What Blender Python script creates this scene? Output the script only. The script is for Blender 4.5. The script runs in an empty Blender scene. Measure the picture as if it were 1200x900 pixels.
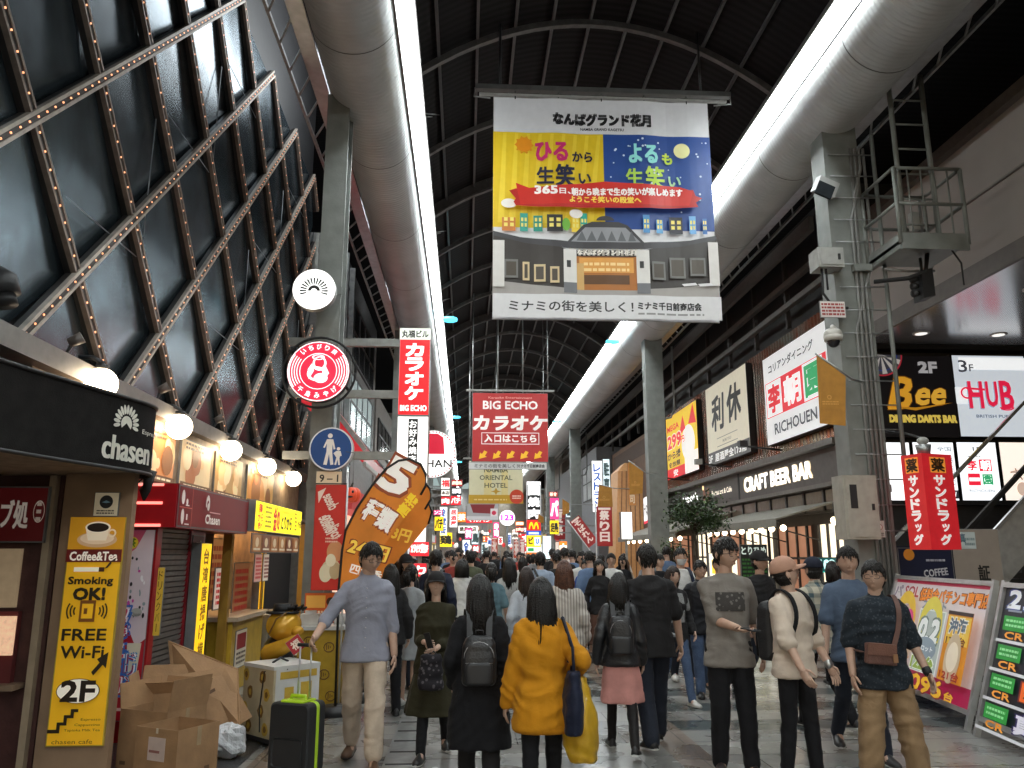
import bpy, math, random
import numpy as np
from mathutils import Vector, Matrix, noise

random.seed(7)
V = Vector
SC = bpy.context.scene
COL = SC.collection

# ---------------------------------------------------------------- camera, sky, exposure
F_PX = 935.0
PITCH = math.atan(200 / F_PX)
YAW = math.atan(55 * math.cos(PITCH) / F_PX)
EYE = V((0, 0, 1.6))
cam = bpy.data.cameras.new('camera')
cam.sensor_width = 36.0
cam.lens = F_PX / 1200 * 36
cam.clip_start = 0.05
cam.clip_end = 600
cam_ob = bpy.data.objects.new('camera', cam)
cam_ob.location = EYE
cam_ob.rotation_euler = (math.pi / 2 + PITCH, 0, -YAW)
COL.objects.link(cam_ob)
SC.camera = cam_ob

world = bpy.data.worlds.new('World')
SC.world = world
world.use_nodes = True
wn = world.node_tree
bg = wn.nodes['Background']
sky = wn.nodes.new('ShaderNodeTexSky')
sky.sky_type = 'NISHITA'
sky.sun_disc = False
sky.sun_elevation = math.radians(22.0)
sky.sun_rotation = math.radians(200)
wn.links.new(sky.outputs[0], bg.inputs[0])
bg.inputs[1].default_value = 0.05           # after nightfall, only a trace of sky
SC.view_settings.view_transform = 'Standard'
SC.view_settings.look = 'None'
SC.view_settings.exposure = 0.42
SC.view_settings.gamma = 1.0
try:
    SC.cycles.use_denoising = True
    SC.cycles.max_bounces = 6
    SC.cycles.diffuse_bounces = 3
    SC.cycles.glossy_bounces = 3
    SC.cycles.transparent_max_bounces = 6
    SC.cycles.sample_clamp_indirect = 6.0
    SC.cycles.use_light_tree = True
except Exception:
    pass
STRIP = 33.0      # radiance of the arcade light strips

# ---------------------------------------------------------------- measuring helpers (real places from survey readings of the photo)
CF = V((math.sin(YAW) * math.cos(PITCH), math.cos(YAW) * math.cos(PITCH), math.sin(PITCH)))
CR = V((math.cos(YAW), -math.sin(YAW), 0))
CU = V((-math.sin(YAW) * math.sin(PITCH), -math.cos(YAW) * math.sin(PITCH), math.cos(PITCH)))
def ray(u, v): return CF + CR * ((u - 600) / F_PX) - CU * ((v - 450) / F_PX)
def at_depth(u, v, y): d = ray(u, v); return EYE + d * (y / d.y)
def at_side(u, v, x): d = ray(u, v); return EYE + d * (x / d.x)
def at_ground(u, v, z=0.0): d = ray(u, v); return EYE + d * ((z - EYE.z) / d.z)

# ---------------------------------------------------------------- materials
MATS = {}
def nd(nt, t, **kw):
    n = nt.nodes.new(t)
    for k, v in kw.items():
        if k.startswith('i_'):
            n.inputs[k[2:].replace('_', ' ')].default_value = v
        else:
            setattr(n, k, v)
    return n

def srgb(h):
    r = [int(h[i:i + 2], 16) / 255 for i in (0, 2, 4)]
    return tuple((c / 12.92 if c < .04045 else ((c + .055) / 1.055) ** 2.4) for c in r)

def mat(name, col=(.5, .5, .5), rough=.6, metal=0.0, emit=0.0, ecol=None, var=.12, scale=9.0, bump=0.0, bscale=40.0, spec=.5):
    """Principled with a procedural noise variation in colour, roughness and optional bump."""
    if name in MATS: return MATS[name]
    if isinstance(col, str): col = srgb(col)
    m = bpy.data.materials.new(name); m.use_nodes = True
    nt = m.node_tree; b = nt.nodes['Principled BSDF']
    b.inputs['Metallic'].default_value = metal
    b.inputs['Roughness'].default_value = rough
    b.inputs['Specular IOR Level'].default_value = spec
    tc = nd(nt, 'ShaderNodeTexCoord')
    nz = nd(nt, 'ShaderNodeTexNoise', i_Scale=scale, i_Detail=4.0)
    nt.links.new(tc.outputs['Object'], nz.inputs['Vector'])
    mr = nd(nt, 'ShaderNodeMapRange')
    mr.inputs['From Min'].default_value = .3; mr.inputs['From Max'].default_value = .7
    mr.inputs['To Min'].default_value = 1 - var; mr.inputs['To Max'].default_value = 1 + var
    nt.links.new(nz.outputs['Fac'], mr.inputs['Value'])
    mx = nd(nt, 'ShaderNodeVectorMath', operation='SCALE')
    mx.inputs[0].default_value = col
    nt.links.new(mr.outputs[0], mx.inputs['Scale'])
    nt.links.new(mx.outputs[0], b.inputs['Base Color'])
    if emit > 0:
        b.inputs['Emission Color'].default_value = (*(ecol or col), 1)
        b.inputs['Emission Strength'].default_value = emit
    if bump > 0:
        n2 = nd(nt, 'ShaderNodeTexNoise', i_Scale=bscale, i_Detail=5.0)
        nt.links.new(tc.outputs['Object'], n2.inputs['Vector'])
        bp = nd(nt, 'ShaderNodeBump', i_Strength=bump, i_Distance=.02)
        nt.links.new(n2.outputs['Fac'], bp.inputs['Height'])
        nt.links.new(bp.outputs[0], b.inputs['Normal'])
    MATS[name] = m
    return m

def ink(h, emit=0.0):
    """Printed colour from a hex code; emit > 0 for backlit print, or a glow added to unlit cloth and paper."""
    return mat('print ' + h + (' lit %.2f' % emit if emit else ''), h, rough=.45, emit=emit, var=.04)

# ---------------------------------------------------------------- mesh building
ORG = {}
class MB:
    def __init__(s): s.v = []; s.f = []; s.m = []; s.sm = []; s.mats = []
    def mi(s, m):
        if m not in s.mats: s.mats.append(m)
        return s.mats.index(m)
    def add(s, vs, fs, m, smooth=False):
        o = len(s.v); k = s.mi(m)
        s.v.extend(tuple(p) for p in vs)
        for f in fs:
            s.f.append(tuple(i + o for i in f)); s.m.append(k); s.sm.append(smooth)
    def obox(s, c, ax, ay, az, m):
        c, ax, ay, az = V(c), V(ax), V(ay), V(az)
        vs = [c + ax * i + ay * j + az * k for k in (-1, 1) for j in (-1, 1) for i in (-1, 1)]
        s.add(vs, [(0, 2, 3, 1), (4, 5, 7, 6), (0, 1, 5, 4), (2, 6, 7, 3), (0, 4, 6, 2), (1, 3, 7, 5)], m)
    def box(s, x0, x1, y0, y1, z0, z1, m):
        s.obox(((x0 + x1) / 2, (y0 + y1) / 2, (z0 + z1) / 2), ((x1 - x0) / 2, 0, 0), (0, (y1 - y0) / 2, 0), (0, 0, (z1 - z0) / 2), m)
    def beam(s, a, b, w, h, m, up=(0, 0, 1)):
        a, b = V(a), V(b); d = b - a
        x = d.cross(V(up))
        if x.length < 1e-6: x = d.cross(V((1, 0, 0)))
        x.normalize(); z = x.cross(d).normalized()
        s.obox((a + b) / 2, x * w / 2, d / 2, z * h / 2, m)
    def loft(s, rings, m, smooth=True, cap=True, closed=True):
        n = len(rings[0]); vs = [p for r in rings for p in r]; fs = []
        for i in range(len(rings) - 1):
            for j in range(n if closed else n - 1):
                k = (j + 1) % n
                fs.append((i * n + j, i * n + k, (i + 1) * n + k, (i + 1) * n + j))
        if cap and closed:
            fs.append(tuple(range(n - 1, -1, -1))); fs.append(tuple((len(rings) - 1) * n + j for j in range(n)))
        s.add(vs, fs, m, smooth)
    def tube(s, pts, r, m, n=8, smooth=True):
        pts = [V(p) for p in pts]; rings = []
        for i, p in enumerate(pts):
            d = (pts[min(i + 1, len(pts) - 1)] - pts[max(i - 1, 0)])
            if d.length < 1e-9: d = V((0, 0, 1))
            d.normalize()
            x = d.cross(V((0, 0, 1)))
            if x.length < .2: x = d.cross(V((0, 1, 0)))
            x.normalize(); y = d.cross(x)
            rr = r[i] if isinstance(r, (list, tuple)) else r
            rings.append([p + (x * math.cos(2 * math.pi * k / n) + y * math.sin(2 * math.pi * k / n)) * rr for k in range(n)])
        s.loft(rings, m, smooth)
    def ball(s, c, r, m, nu=14, nv=9, rot=None):
        c = V(c); r = (r, r, r) if not isinstance(r, (tuple, list)) else r
        vs = []; fs = []
        for j in range(1, nv):
            t = math.pi * j / nv
            for i in range(nu):
                a = 2 * math.pi * i / nu
                p = V((r[0] * math.sin(t) * math.cos(a), r[1] * math.sin(t) * math.sin(a), r[2] * math.cos(t)))
                vs.append(c + (rot @ p if rot else p))
        top = V((0, 0, r[2])); top = rot @ top if rot else top
        vs += [c + top, c - top]
        for j in range(nv - 2):
            for i in range(nu):
                k = (i + 1) % nu
                fs.append((j * nu + i, (j + 1) * nu + i, (j + 1) * nu + k, j * nu + k))
        a, b = len(vs) - 2, len(vs) - 1
        for i in range(nu):
            k = (i + 1) % nu
            fs.append((a, i, k)); fs.append((b, (nv - 2) * nu + k, (nv - 2) * nu + i))
        s.add(vs, fs, m, True)
    def cap(s, a, b, ra, rb, m, n=12, k=3):
        """rounded cone from a to b (closed), for limbs"""
        a, b = V(a), V(b); d = (b - a); L = d.length
        if L < 1e-6: return s.ball(a, ra, m)
        d /= L; pts = []; rr = []
        for i in range(k + 1):
            t = math.pi / 2 * i / k
            pts.append(a - d * ra * math.cos(t)); rr.append(max(ra * math.sin(t), 1e-4))
        for i in range(k + 1):
            t = math.pi / 2 * i / k
            pts.append(b + d * rb * math.sin(t)); rr.append(max(rb * math.cos(t), 1e-4))
        x = d.cross(V((0, 0, 1)))
        if x.length < .2: x = d.cross(V((0, 1, 0)))
        x.normalize(); y = d.cross(x)
        s.loft([[p + (x * math.cos(2 * math.pi * j / n) + y * math.sin(2 * math.pi * j / n)) * r for j in range(n)] for p, r in zip(pts, rr)], m)
    def prism(s, poly, o, ux, uy, depth, m, z0=0.0):
        """polygon in the (ux, uy) frame at o; front face at z0 along the normal, body goes back by depth"""
        o, ux, uy = V(o), V(ux), V(uy); n = ux.cross(uy).normalized(); k = len(poly)
        fr = [o + ux * x + uy * y + n * z0 for x, y in poly]
        if depth <= 0:
            s.add(fr, [tuple(range(k))], m); return
        bk = [p - n * depth for p in fr]
        fs = [tuple(range(k)), tuple(range(2 * k - 1, k - 1, -1))]
        for i in range(k):
            j = (i + 1) % k
            fs.append((i, i + k, j + k, j))
        s.add(fr + bk, fs, m)
    def mesh(s, name):
        me = bpy.data.meshes.new(name)
        me.from_pydata(s.v, [], s.f)
        for m in s.mats: me.materials.append(m)
        me.polygons.foreach_set('material_index', s.m)
        me.polygons.foreach_set('use_smooth', s.sm)
        me.update()
        return me
    def build(s, name, parent=None, org=None):
        o = V(ORG.get(parent.name, (0, 0, 0))) if parent else V(org or (0, 0, 0))
        if o.length > 0: s.v = [(x - o.x, y - o.y, z - o.z) for x, y, z in s.v]
        ob = bpy.data.objects.new(name, s.mesh(name)); COL.objects.link(ob)
        if parent: ob.parent = parent
        else: ob.location = o
        ORG[ob.name] = tuple(o)
        return ob

def tag(o, label=None, cat=None, group=None, kind=None):
    if label: o['label'] = label
    if cat: o['category'] = cat
    if group: o['group'] = group
    if kind: o['kind'] = kind
    return o
def thing(name, label, cat, loc=(0, 0, 0), group=None):
    o = bpy.data.objects.new(name, None); o.empty_display_size = .2
    COL.objects.link(o); o.location = loc; ORG[o.name] = tuple(loc)
    return tag(o, label, cat, group)
KIDS = {}
def dup(o, loc=None, rotz=None, label=None, parent=None, scale=None):
    c = o.copy(); COL.objects.link(c)
    if parent is not None: c.parent = parent
    if loc is not None: c.location = loc
    if rotz is not None: c.rotation_euler = (0, 0, rotz)
    if scale is not None: c.scale = (scale, scale, scale)
    if label: c['label'] = label
    if o.name not in KIDS: KIDS[o.name] = list(o.children)
    for ch in KIDS[o.name]: dup(ch, parent=c)
    return c

# ---------------------------------------------------------------- lettering
TXT = {}
_tc = bpy.data.curves.new('lettering', 'FONT')
_to = bpy.data.objects.new('lettering', _tc)
COL.objects.link(_to)
def glyphs(t, off=0.0, res=2):
    k = (t, off, res)
    if k not in TXT:
        _tc.body = t; _tc.offset = off; _tc.resolution_u = res; _tc.align_x = 'LEFT'
        dg = bpy.context.evaluated_depsgraph_get(); dg.update()
        me = bpy.data.meshes.new_from_object(_to.evaluated_get(dg))
        vs = np.empty(len(me.vertices) * 3); me.vertices.foreach_get('co', vs); vs = vs.reshape(-1, 3)[:, :2]
        fs = [tuple(p.vertices) for p in me.polygons]
        bpy.data.meshes.remove(me)
        if len(vs):
            lo, hi = vs.min(0), vs.max(0)
            TXT[k] = ((vs - lo), fs, hi - lo)
        else:
            TXT[k] = (vs, fs, np.array([.3, .7]))
    return TXT[k]

class Sign:
    """A flat board: frame at its bottom-left corner, u along its width, v up; print layers sit in front."""
    def __init__(s, name, label, cat, o, u, w, h, depth=.06, face='f5f5f2', emit=0.0, side=None, v=(0, 0, 1), group=None, round_=False, root=None, back=None):
        s.o, s.u, s.v_ = V(o), V(u).normalized(), V(v).normalized()
        s.n = s.u.cross(s.v_).normalized(); s.w, s.h = w, h; s.emit = emit; s.k = 0
        c = s.o + s.u * w / 2
        s.own = root is None
        s.root = root or thing(name, label, cat, (c.x, c.y, c.z), group)
        s.pan = MB(); s.pr = MB(); s.depth = depth
        sm = side if side is not None else mat('sign casing grey', (.18, .18, .18), .5, var=.15)
        fm = face if not isinstance(face, str) else ink(face, emit)
        if round_:
            P = [(w / 2 + w / 2 * math.cos(a), h / 2 + h / 2 * math.sin(a)) for a in [2 * math.pi * i / 48 for i in range(48)]]
            s.pan.prism(P, s.o, s.u, s.v_, depth, sm, -.002)
            s.pan.prism([(w / 2 + (x - w / 2) * .985, h / 2 + (y - h / 2) * .985) for x, y in P], s.o, s.u, s.v_, 0, fm)
        else:
            P = [(0, 0), (w, 0), (w, h), (0, h)]
            s.pan.prism(P, s.o, s.u, s.v_, depth, sm, -.002)
            e = min(.012, w * .02)
            s.pan.prism([(e, e), (w - e, e), (w - e, h - e), (e, h - e)], s.o, s.u, s.v_, 0, fm)
    def c(s, col): return ink(col, s.emit) if isinstance(col, str) else col
    def z(s): s.k += 1; return .002 + .0012 * s.k
    def poly(s, pts, col, rel=True):
        q = [(x * s.w, y * s.h) for x, y in pts] if rel else pts
        s.pr.prism(q, s.o, s.u, s.v_, 0, s.c(col), s.z()); return s
    def rect(s, x0, y0, x1, y1, col): return s.poly([(x0, y0), (x1, y0), (x1, y1), (x0, y1)], col)
    def disc(s, cx, cy, r, col, ry=None, n=28, a0=0, a1=2 * math.pi, hole=0):
        """r relative to the board's width"""
        R = r * s.w; RY = (ry if ry is not None else r) * s.w; m = s.c(col); z = s.z()
        full = abs(a1 - a0 - 2 * math.pi) < 1e-6
        A = [a0 + (a1 - a0) * i / n for i in range(n if full else n + 1)]
        o = [(cx * s.w + R * math.cos(a), cy * s.h + RY * math.sin(a)) for a in A]
        if hole:
            i_ = [(cx * s.w + R * hole * math.cos(a), cy * s.h + RY * hole * math.sin(a)) for a in A]
            for k in range(len(A) - (0 if full else 1)):
                j = (k + 1) % len(A)
                s.pr.prism([o[k], o[j], i_[j], i_[k]], s.o, s.u, s.v_, 0, m, z)
        else:
            if not full: o.append((cx * s.w, cy * s.h))
            s.pr.prism(o, s.o, s.u, s.v_, 0, m, z)
        return s
    def text(s, t, cx, cy, hh, col, ww=None, bold=0.0, shear=0.0, rot=0.0, mirror=False, res=2, out=None, ow=.06):
        """t centred at (cx, cy) of the board, hh = height relative to the board height, ww = width relative to its width"""
        if out: s.text(t, cx, cy, hh * (1 + ow * .8), out, ww * (1 + ow * .5) if ww else None, bold + ow, shear, rot, mirror, res)
        vs, fs, sz = glyphs(t, .008 if bold else 0, res)
        if not len(fs): return s
        H = hh * s.h; sy = H / sz[1]; sx = ww * s.w / sz[0] if ww else sy
        m = s.c(col); d = bold * H
        offs = [(0, 0)] if not bold else [(-d / 2, -d / 2), (d / 2, -d / 2), (-d / 2, d / 2), (d / 2, d / 2)]
        base = s.z(); ca, sa = math.cos(rot), math.sin(rot)
        for q, (dx, dy) in enumerate(offs):
            x = (vs[:, 0] - sz[0] / 2) * sx; y = (vs[:, 1] - sz[1] / 2) * sy
            x = x + y * shear
            if mirror: x = -x
            x, y = x + dx, y + dy
            X = cx * s.w + x * ca - y * sa; Y = cy * s.h + x * sa + y * ca
            P = s.o + s.n * (base + q * .0002)
            W = np.array(P)[None] + X[:, None] * np.array(s.u)[None] + Y[:, None] * np.array(s.v_)[None]
            s.pr.add(W.tolist(), [f[::-1] for f in fs] if mirror else fs, m)
        return s
    def vtext(s, t, cx, y1, y0, col, ww, bold=0.0, **k):
        """vertical writing from y1 down to y0"""
        n = len(t); st = (y1 - y0) / n
        for i, ch in enumerate(t):
            cy = y1 - st * (i + .5)
            if ch in 'ー-–': s.text('|', cx, cy, st * .75, col, ww * .16, bold)
            elif ch in 'っャュョッ': s.text(ch, cx + ww * .1, cy, st * .6, col, ww * .65, bold, **k)
            elif ch != ' ': s.text(ch, cx, cy, st * .84, col, ww, bold, **k)
        return s
    def scatter(s, x0, y0, x1, y1, rows, col, seed=0, fill=.5):
        """lines of print too small to read: thin bars"""
        r = random.Random(seed)
        for i in range(rows):
            y = y1 - (y1 - y0) * (i + .5) / rows; hh = (y1 - y0) / rows * fill / 2; x = x0
            while x < x1 - .02 * (x1 - x0):
                l = min((x1 - x0) * r.uniform(.06, .2), x1 - x)
                s.rect(x, y - hh, x + l, y + hh, col); s.k -= 1
                x += l + (x1 - x0) * .03
            s.k += 1
        return s
    def done(s, pname='panel', prname='print'):
        s.pan.build(pname, s.root)
        if s.pr.f: s.pr.build(prname, s.root)
        return s.root
def ripple(root, x0, x1, n, amp, seed=0):
    """hang a flat cloth in soft vertical folds: cut it into strips and sway them"""
    import bmesh
    ox = root.location.x
    for ob in root.children:
        if ob.name.startswith('hanger'): continue
        bm = bmesh.new(); bm.from_mesh(ob.data)
        for i in range(1, n):
            bmesh.ops.bisect_plane(bm, geom=bm.verts[:] + bm.edges[:] + bm.faces[:], plane_co=(x0 + (x1 - x0) * i / n - ox, 0, 0), plane_no=(1, 0, 0))
        for v in bm.verts:
            t = (v.co.x + ox - x0) / (x1 - x0)
            v.co.y += amp * (math.sin(t * 17 + seed) + .7 * math.sin(t * 31 + 2 + seed) + .5 * math.sin(t * 7))
        bm.to_mesh(ob.data); bm.free()
FRONT = (1, 0, 0); RIGHT = (0, -1, 0); LEFT = (0, 1, 0)
def front_sign(name, label, cat, u0, v0, u1, v1, y, **k):
    a = at_depth(u0, max(v0, v1), y); b = at_depth(u1, min(v0, v1), y)
    vm = (v0 + v1) / 2; a.x = at_depth(u0, vm, y).x; b.x = at_depth(u1, vm, y).x
    return Sign(name, label, cat, a, FRONT, b.x - a.x, b.z - a.z, **k)
def side_sign(name, label, cat, ua, va0, va1, ub, x, **k):
    """on a wall along the street: left end at column ua (top va0, bottom va1), right end at column ub"""
    a = at_side(ua, va1, x); t = at_side(ua, va0, x); b = at_side(ub, va1, x)
    return Sign(name, label, cat, a, RIGHT if x > 0 else LEFT, abs(b.y - a.y), t.z - a.z, **k)
# ================================================================ STREET
def paving():
    m = bpy.data.materials.new('stone paving'); m.use_nodes = True
    nt = m.node_tree; b = nt.nodes['Principled BSDF']; L = nt.links.new
    tc = nd(nt, 'ShaderNodeTexCoord')
    def bricks(w, h, off, mort, c1, c2, cm, bias=0.0, rot=0.0):
        mp = nd(nt, 'ShaderNodeMapping'); mp.inputs['Rotation'].default_value = (0, 0, rot)
        L(tc.outputs['Object'], mp.inputs['Vector'])
        t = nd(nt, 'ShaderNodeTexBrick', offset=off, squash=1.0)
        t.inputs['Color1'].default_value = (*c1, 1); t.inputs['Color2'].default_value = (*c2, 1); t.inputs['Mortar'].default_value = (*cm, 1)
        t.inputs['Scale'].default_value = 1; t.inputs['Mortar Size'].default_value = mort; t.inputs['Bias'].default_value = bias
        t.inputs['Brick Width'].default_value = w; t.inputs['Row Height'].default_value = h
        L(mp.outputs[0], t.inputs['Vector']); return t
    base = bricks(.95, .46, .5, .006, (.275, .265, .245), (.18, .18, .175), (.055, .053, .05))
    slate = bricks(.95, .46, .5, .006, (.042, .055, .058), (.075, .088, .086), (.02, .02, .02))
    pick = bricks(1.9, .46, .5, 0, (0, 0, 0), (1, 1, 1), (0, 0, 0), bias=0.0)
    sx = nd(nt, 'ShaderNodeSeparateXYZ'); L(tc.outputs['Object'], sx.inputs[0])
    def math_(op, a, b_=None):
        n = nd(nt, 'ShaderNodeMath', operation=op)
        for i, q in enumerate((a, b_)):
            if q is None: continue
            if isinstance(q, (int, float)): n.inputs[i].default_value = q
            else: L(q, n.inputs[i])
        return n.outputs[0]
    bw = nd(nt, 'ShaderNodeRGBToBW'); L(pick.outputs['Color'], bw.inputs[0])
    row = math_('LESS_THAN', math_('MODULO', math_('ADD', sx.outputs['Y'], 40.0), .92), .46)
    fac = math_('MULTIPLY', math_('GREATER_THAN', bw.outputs[0], .5), row)
    m1 = nd(nt, 'ShaderNodeMix', data_type='RGBA'); L(fac, m1.inputs['Factor']); L(base.outputs['Color'], m1.inputs[6]); L(slate.outputs['Color'], m1.inputs[7])
    # brown bands that run along the street
    d1 = math_('LESS_THAN', math_('ABSOLUTE', math_('SUBTRACT', sx.outputs['X'], 1.86)), .16)
    d2 = math_('LESS_THAN', math_('ABSOLUTE', math_('SUBTRACT', sx.outputs['X'], -1.5)), .16)
    band = bricks(.9, .32, .5, .006, (.20, .15, .115), (.16, .12, .095), (.03, .028, .025), rot=math.pi / 2)
    m2 = nd(nt, 'ShaderNodeMix', data_type='RGBA'); L(math_('MAXIMUM', d1, d2), m2.inputs['Factor']); L(m1.outputs[2], m2.inputs[6]); L(band.outputs['Color'], m2.inputs[7])
    # dark asphalt strip in front of the left shops
    nz = nd(nt, 'ShaderNodeTexNoise', i_Scale=1.7, i_Detail=6.0); L(tc.outputs['Object'], nz.inputs['Vector'])
    n3 = nd(nt, 'ShaderNodeTexNoise', i_Scale=22.0, i_Detail=6.0); L(tc.outputs['Object'], n3.inputs['Vector'])
    dirt = nd(nt, 'ShaderNodeMapRange'); L(nz.outputs['Fac'], dirt.inputs[0])
    dirt.inputs[1].default_value = .3; dirt.inputs[2].default_value = .72; dirt.inputs[3].default_value = .62; dirt.inputs[4].default_value = 1.12
    d3 = nd(nt, 'ShaderNodeMapRange'); L(n3.outputs['Fac'], d3.inputs[0]); d3.inputs[3].default_value = .8; d3.inputs[4].default_value = 1.2
    mu = math_('MULTIPLY', dirt.outputs[0], d3.outputs[0])
    sc_ = nd(nt, 'ShaderNodeVectorMath', operation='SCALE'); L(m2.outputs[2], sc_.inputs[0]); L(mu, sc_.inputs['Scale'])
    L(sc_.outputs[0], b.inputs['Base Color'])
    rr = nd(nt, 'ShaderNodeMapRange'); L(nz.outputs['Fac'], rr.inputs[0]); rr.inputs[1].default_value = .3; rr.inputs[2].default_value = .7; rr.inputs[3].default_value = .17; rr.inputs[4].default_value = .38
    L(rr.outputs[0], b.inputs['Roughness'])
    bp = nd(nt, 'ShaderNodeBump', i_Strength=.35, i_Distance=.004)
    h = math_('ADD', math_('MULTIPLY', base.outputs['Fac'], -1.0), math_('MULTIPLY', n3.outputs['Fac'], .5))
    L(h, bp.inputs['Height']); L(bp.outputs[0], b.inputs['Normal'])
    return m
mb = MB(); pv = paving()
mb.add([(-60, -40, 0), (60, -40, 0), (60, 160, 0), (-60, 160, 0)], [(0, 1, 2, 3)], pv)
tag(mb.build('street'), kind='structure')
asph = mat('dark wet asphalt', (.035, .035, .037), .35, var=.3, scale=14, bump=.5, bscale=90)
mb = MB(); mb.add([(-6, -4, .004), (-1.72, -4, .004), (-1.72, 9.2, .004), (-6, 9.2, .004)], [(0, 1, 2, 3)], asph)
tag(mb.build('pavement'), kind='structure')

# tactile and metal drain strip down the left of the street
steel = mat('galvanised steel', (.33, .34, .34), .42, .75, var=.2)
mb = MB()
mb.box(-.62, -.36, 3, 60, .002, .008, steel)
for i in range(140): mb.box(-.6, -.38, 3.1 + i * .4, 3.13 + i * .4, .006, .012, mat('dark slot', (.02, .02, .02)))
tag(mb.build('drain_channel'), 'long metal drain cover strip let into the street paving', 'drain')

# ================================================================ ARCADE ROOF
LX, RX, TZ, TR = -1.44, 5.22, 8.07, .54         # tube axes
Y0, Y1 = -34.0, 92.0
ribm = mat('arcade rib steel', (.13, .12, .115), .5, .4, var=.2)
roofm = bpy.data.materials.new('smoked roof sheet'); roofm.use_nodes = True
nt = roofm.node_tree; b = nt.nodes['Principled BSDF']
tc = nd(nt, 'ShaderNodeTexCoord'); wv = nd(nt, 'ShaderNodeTexWave', bands_direction='Y', i_Scale=2.2)
nt.links.new(tc.outputs['Object'], wv.inputs[0])
rp = nd(nt, 'ShaderNodeValToRGB'); rp.color_ramp.elements[0].color = (.011, .0095, .0095, 1); rp.color_ramp.elements[1].color = (.018, .0155, .016, 1)
nt.links.new(wv.outputs['Fac'], rp.inputs[0]); nt.links.new(rp.outputs[0], b.inputs['Base Color'])
b.inputs['Roughness'].default_value = .7; b.inputs['Specular IOR Level'].default_value = .1
def arch(t, z0=8.72, rise=1.2, x0=-1.1, x1=4.9):
    return x0 + (x1 - x0) * t, z0 + rise * (1 - (2 * t - 1) ** 2)
roof = thing('arcade_roof', 'dark barrel vaulted arcade roof with thin steel ribs over the street', 'roof', (1.9, 10, 9))
N = 20
mb = MB()
rings = [[V((arch(i / N)[0], y, arch(i / N)[1] + .12)) for i in range(N + 1)] for y in (Y0, Y1)]
mb.loft(rings, roofm, cap=False, closed=False); mb.build('roof_sheet', roof)
mb = MB()
mb.box(-14, LX - .2, Y0, Y1, 13.5, 13.55, roofm); mb.box(LX - .2, LX - .16, Y0, Y1, 8.55, 13.5, roofm); mb.box(LX - .16, -1.0, Y0, Y1, 8.8, 8.84, roofm)
mb.box(RX - .4, 16, Y0, Y1, 9.0, 9.05, roofm)
mb.build('eave_sheet', roof)
y = 8.6 - 2.6 * 8; k = 2
while y < 85:
    mb = MB()
    big = (k % 4 == 1)
    for i in range(N):
        a, c = arch(i / N), arch((i + 1) / N)
        mb.beam((a[0], y, a[1]), (c[0], y, c[1]), .09 if not big else .2, .10 if not big else .22, ribm if not big else mat('arcade main rib', (.06, .05, .047), .5, var=.2))
        if big: mb.beam((a[0], y - .06, a[1] - .14), (c[0], y - .06, c[1] - .14), .05, .03, ribm)
    mb.build('rib', roof); y += 2.6; k += 1
for i in range(1, 10):
    a = arch(i / 10); mb = MB(); mb.beam((a[0], Y0, a[1] + .06), (a[0], Y1, a[1] + .06), .045, .05, mat('purlin steel', (.12, .115, .115), .5, .3)); mb.build('purlin', roof)
mb = MB()
for yy in (12.3, 17.5, 22.7):
    mb.tube([(LX + .5, yy, 8.9), (LX + 1.0, yy + .8, 9.35)], .012, steel, 6); mb.tube([(LX + .5, yy + .15, 8.9), (LX + 1.0, yy + .9, 9.4)], .012, steel, 6)
mb.build('tie_rod', roof)

# light tubes: a ribbed cylinder with a fluorescent strip on its inner side
tubem = bpy.data.materials.new('ribbed white tube cladding'); tubem.use_nodes = True
nt = tubem.node_tree; b = nt.nodes['Principled BSDF']
tc = nd(nt, 'ShaderNodeTexCoord'); wv = nd(nt, 'ShaderNodeTexWave', bands_direction='Y', i_Scale=4.0, i_Distortion=.0)
nt.links.new(tc.outputs['Object'], wv.inputs[0])
nz = nd(nt, 'ShaderNodeTexNoise', i_Scale=1.3, i_Detail=5.0); nt.links.new(tc.outputs['Object'], nz.inputs['Vector'])
rp = nd(nt, 'ShaderNodeValToRGB'); rp.color_ramp.elements[0].color = (.42, .43, .43, 1); rp.color_ramp.elements[1].color = (.54, .55, .55, 1)
rp.color_ramp.elements[0].position = .3; rp.color_ramp.elements[1].position = .7
nt.links.new(nz.outputs['Fac'], rp.inputs[0]); nt.links.new(rp.outputs[0], b.inputs['Base Color'])
bp = nd(nt, 'ShaderNodeBump', i_Strength=.42, i_Distance=.02); nt.links.new(wv.outputs['Fac'], bp.inputs['Height']); nt.links.new(bp.outputs[0], b.inputs['Normal'])
b.inputs['Roughness'].default_value = .42; b.inputs['Metallic'].default_value = .15
stripm = mat('fluorescent strip', (.9, .9, .9), emit=STRIP, ecol=(.93, 1.0, 1.0), var=0)
seam = mat('tube seam', (.12, .115, .11), .6)
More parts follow.
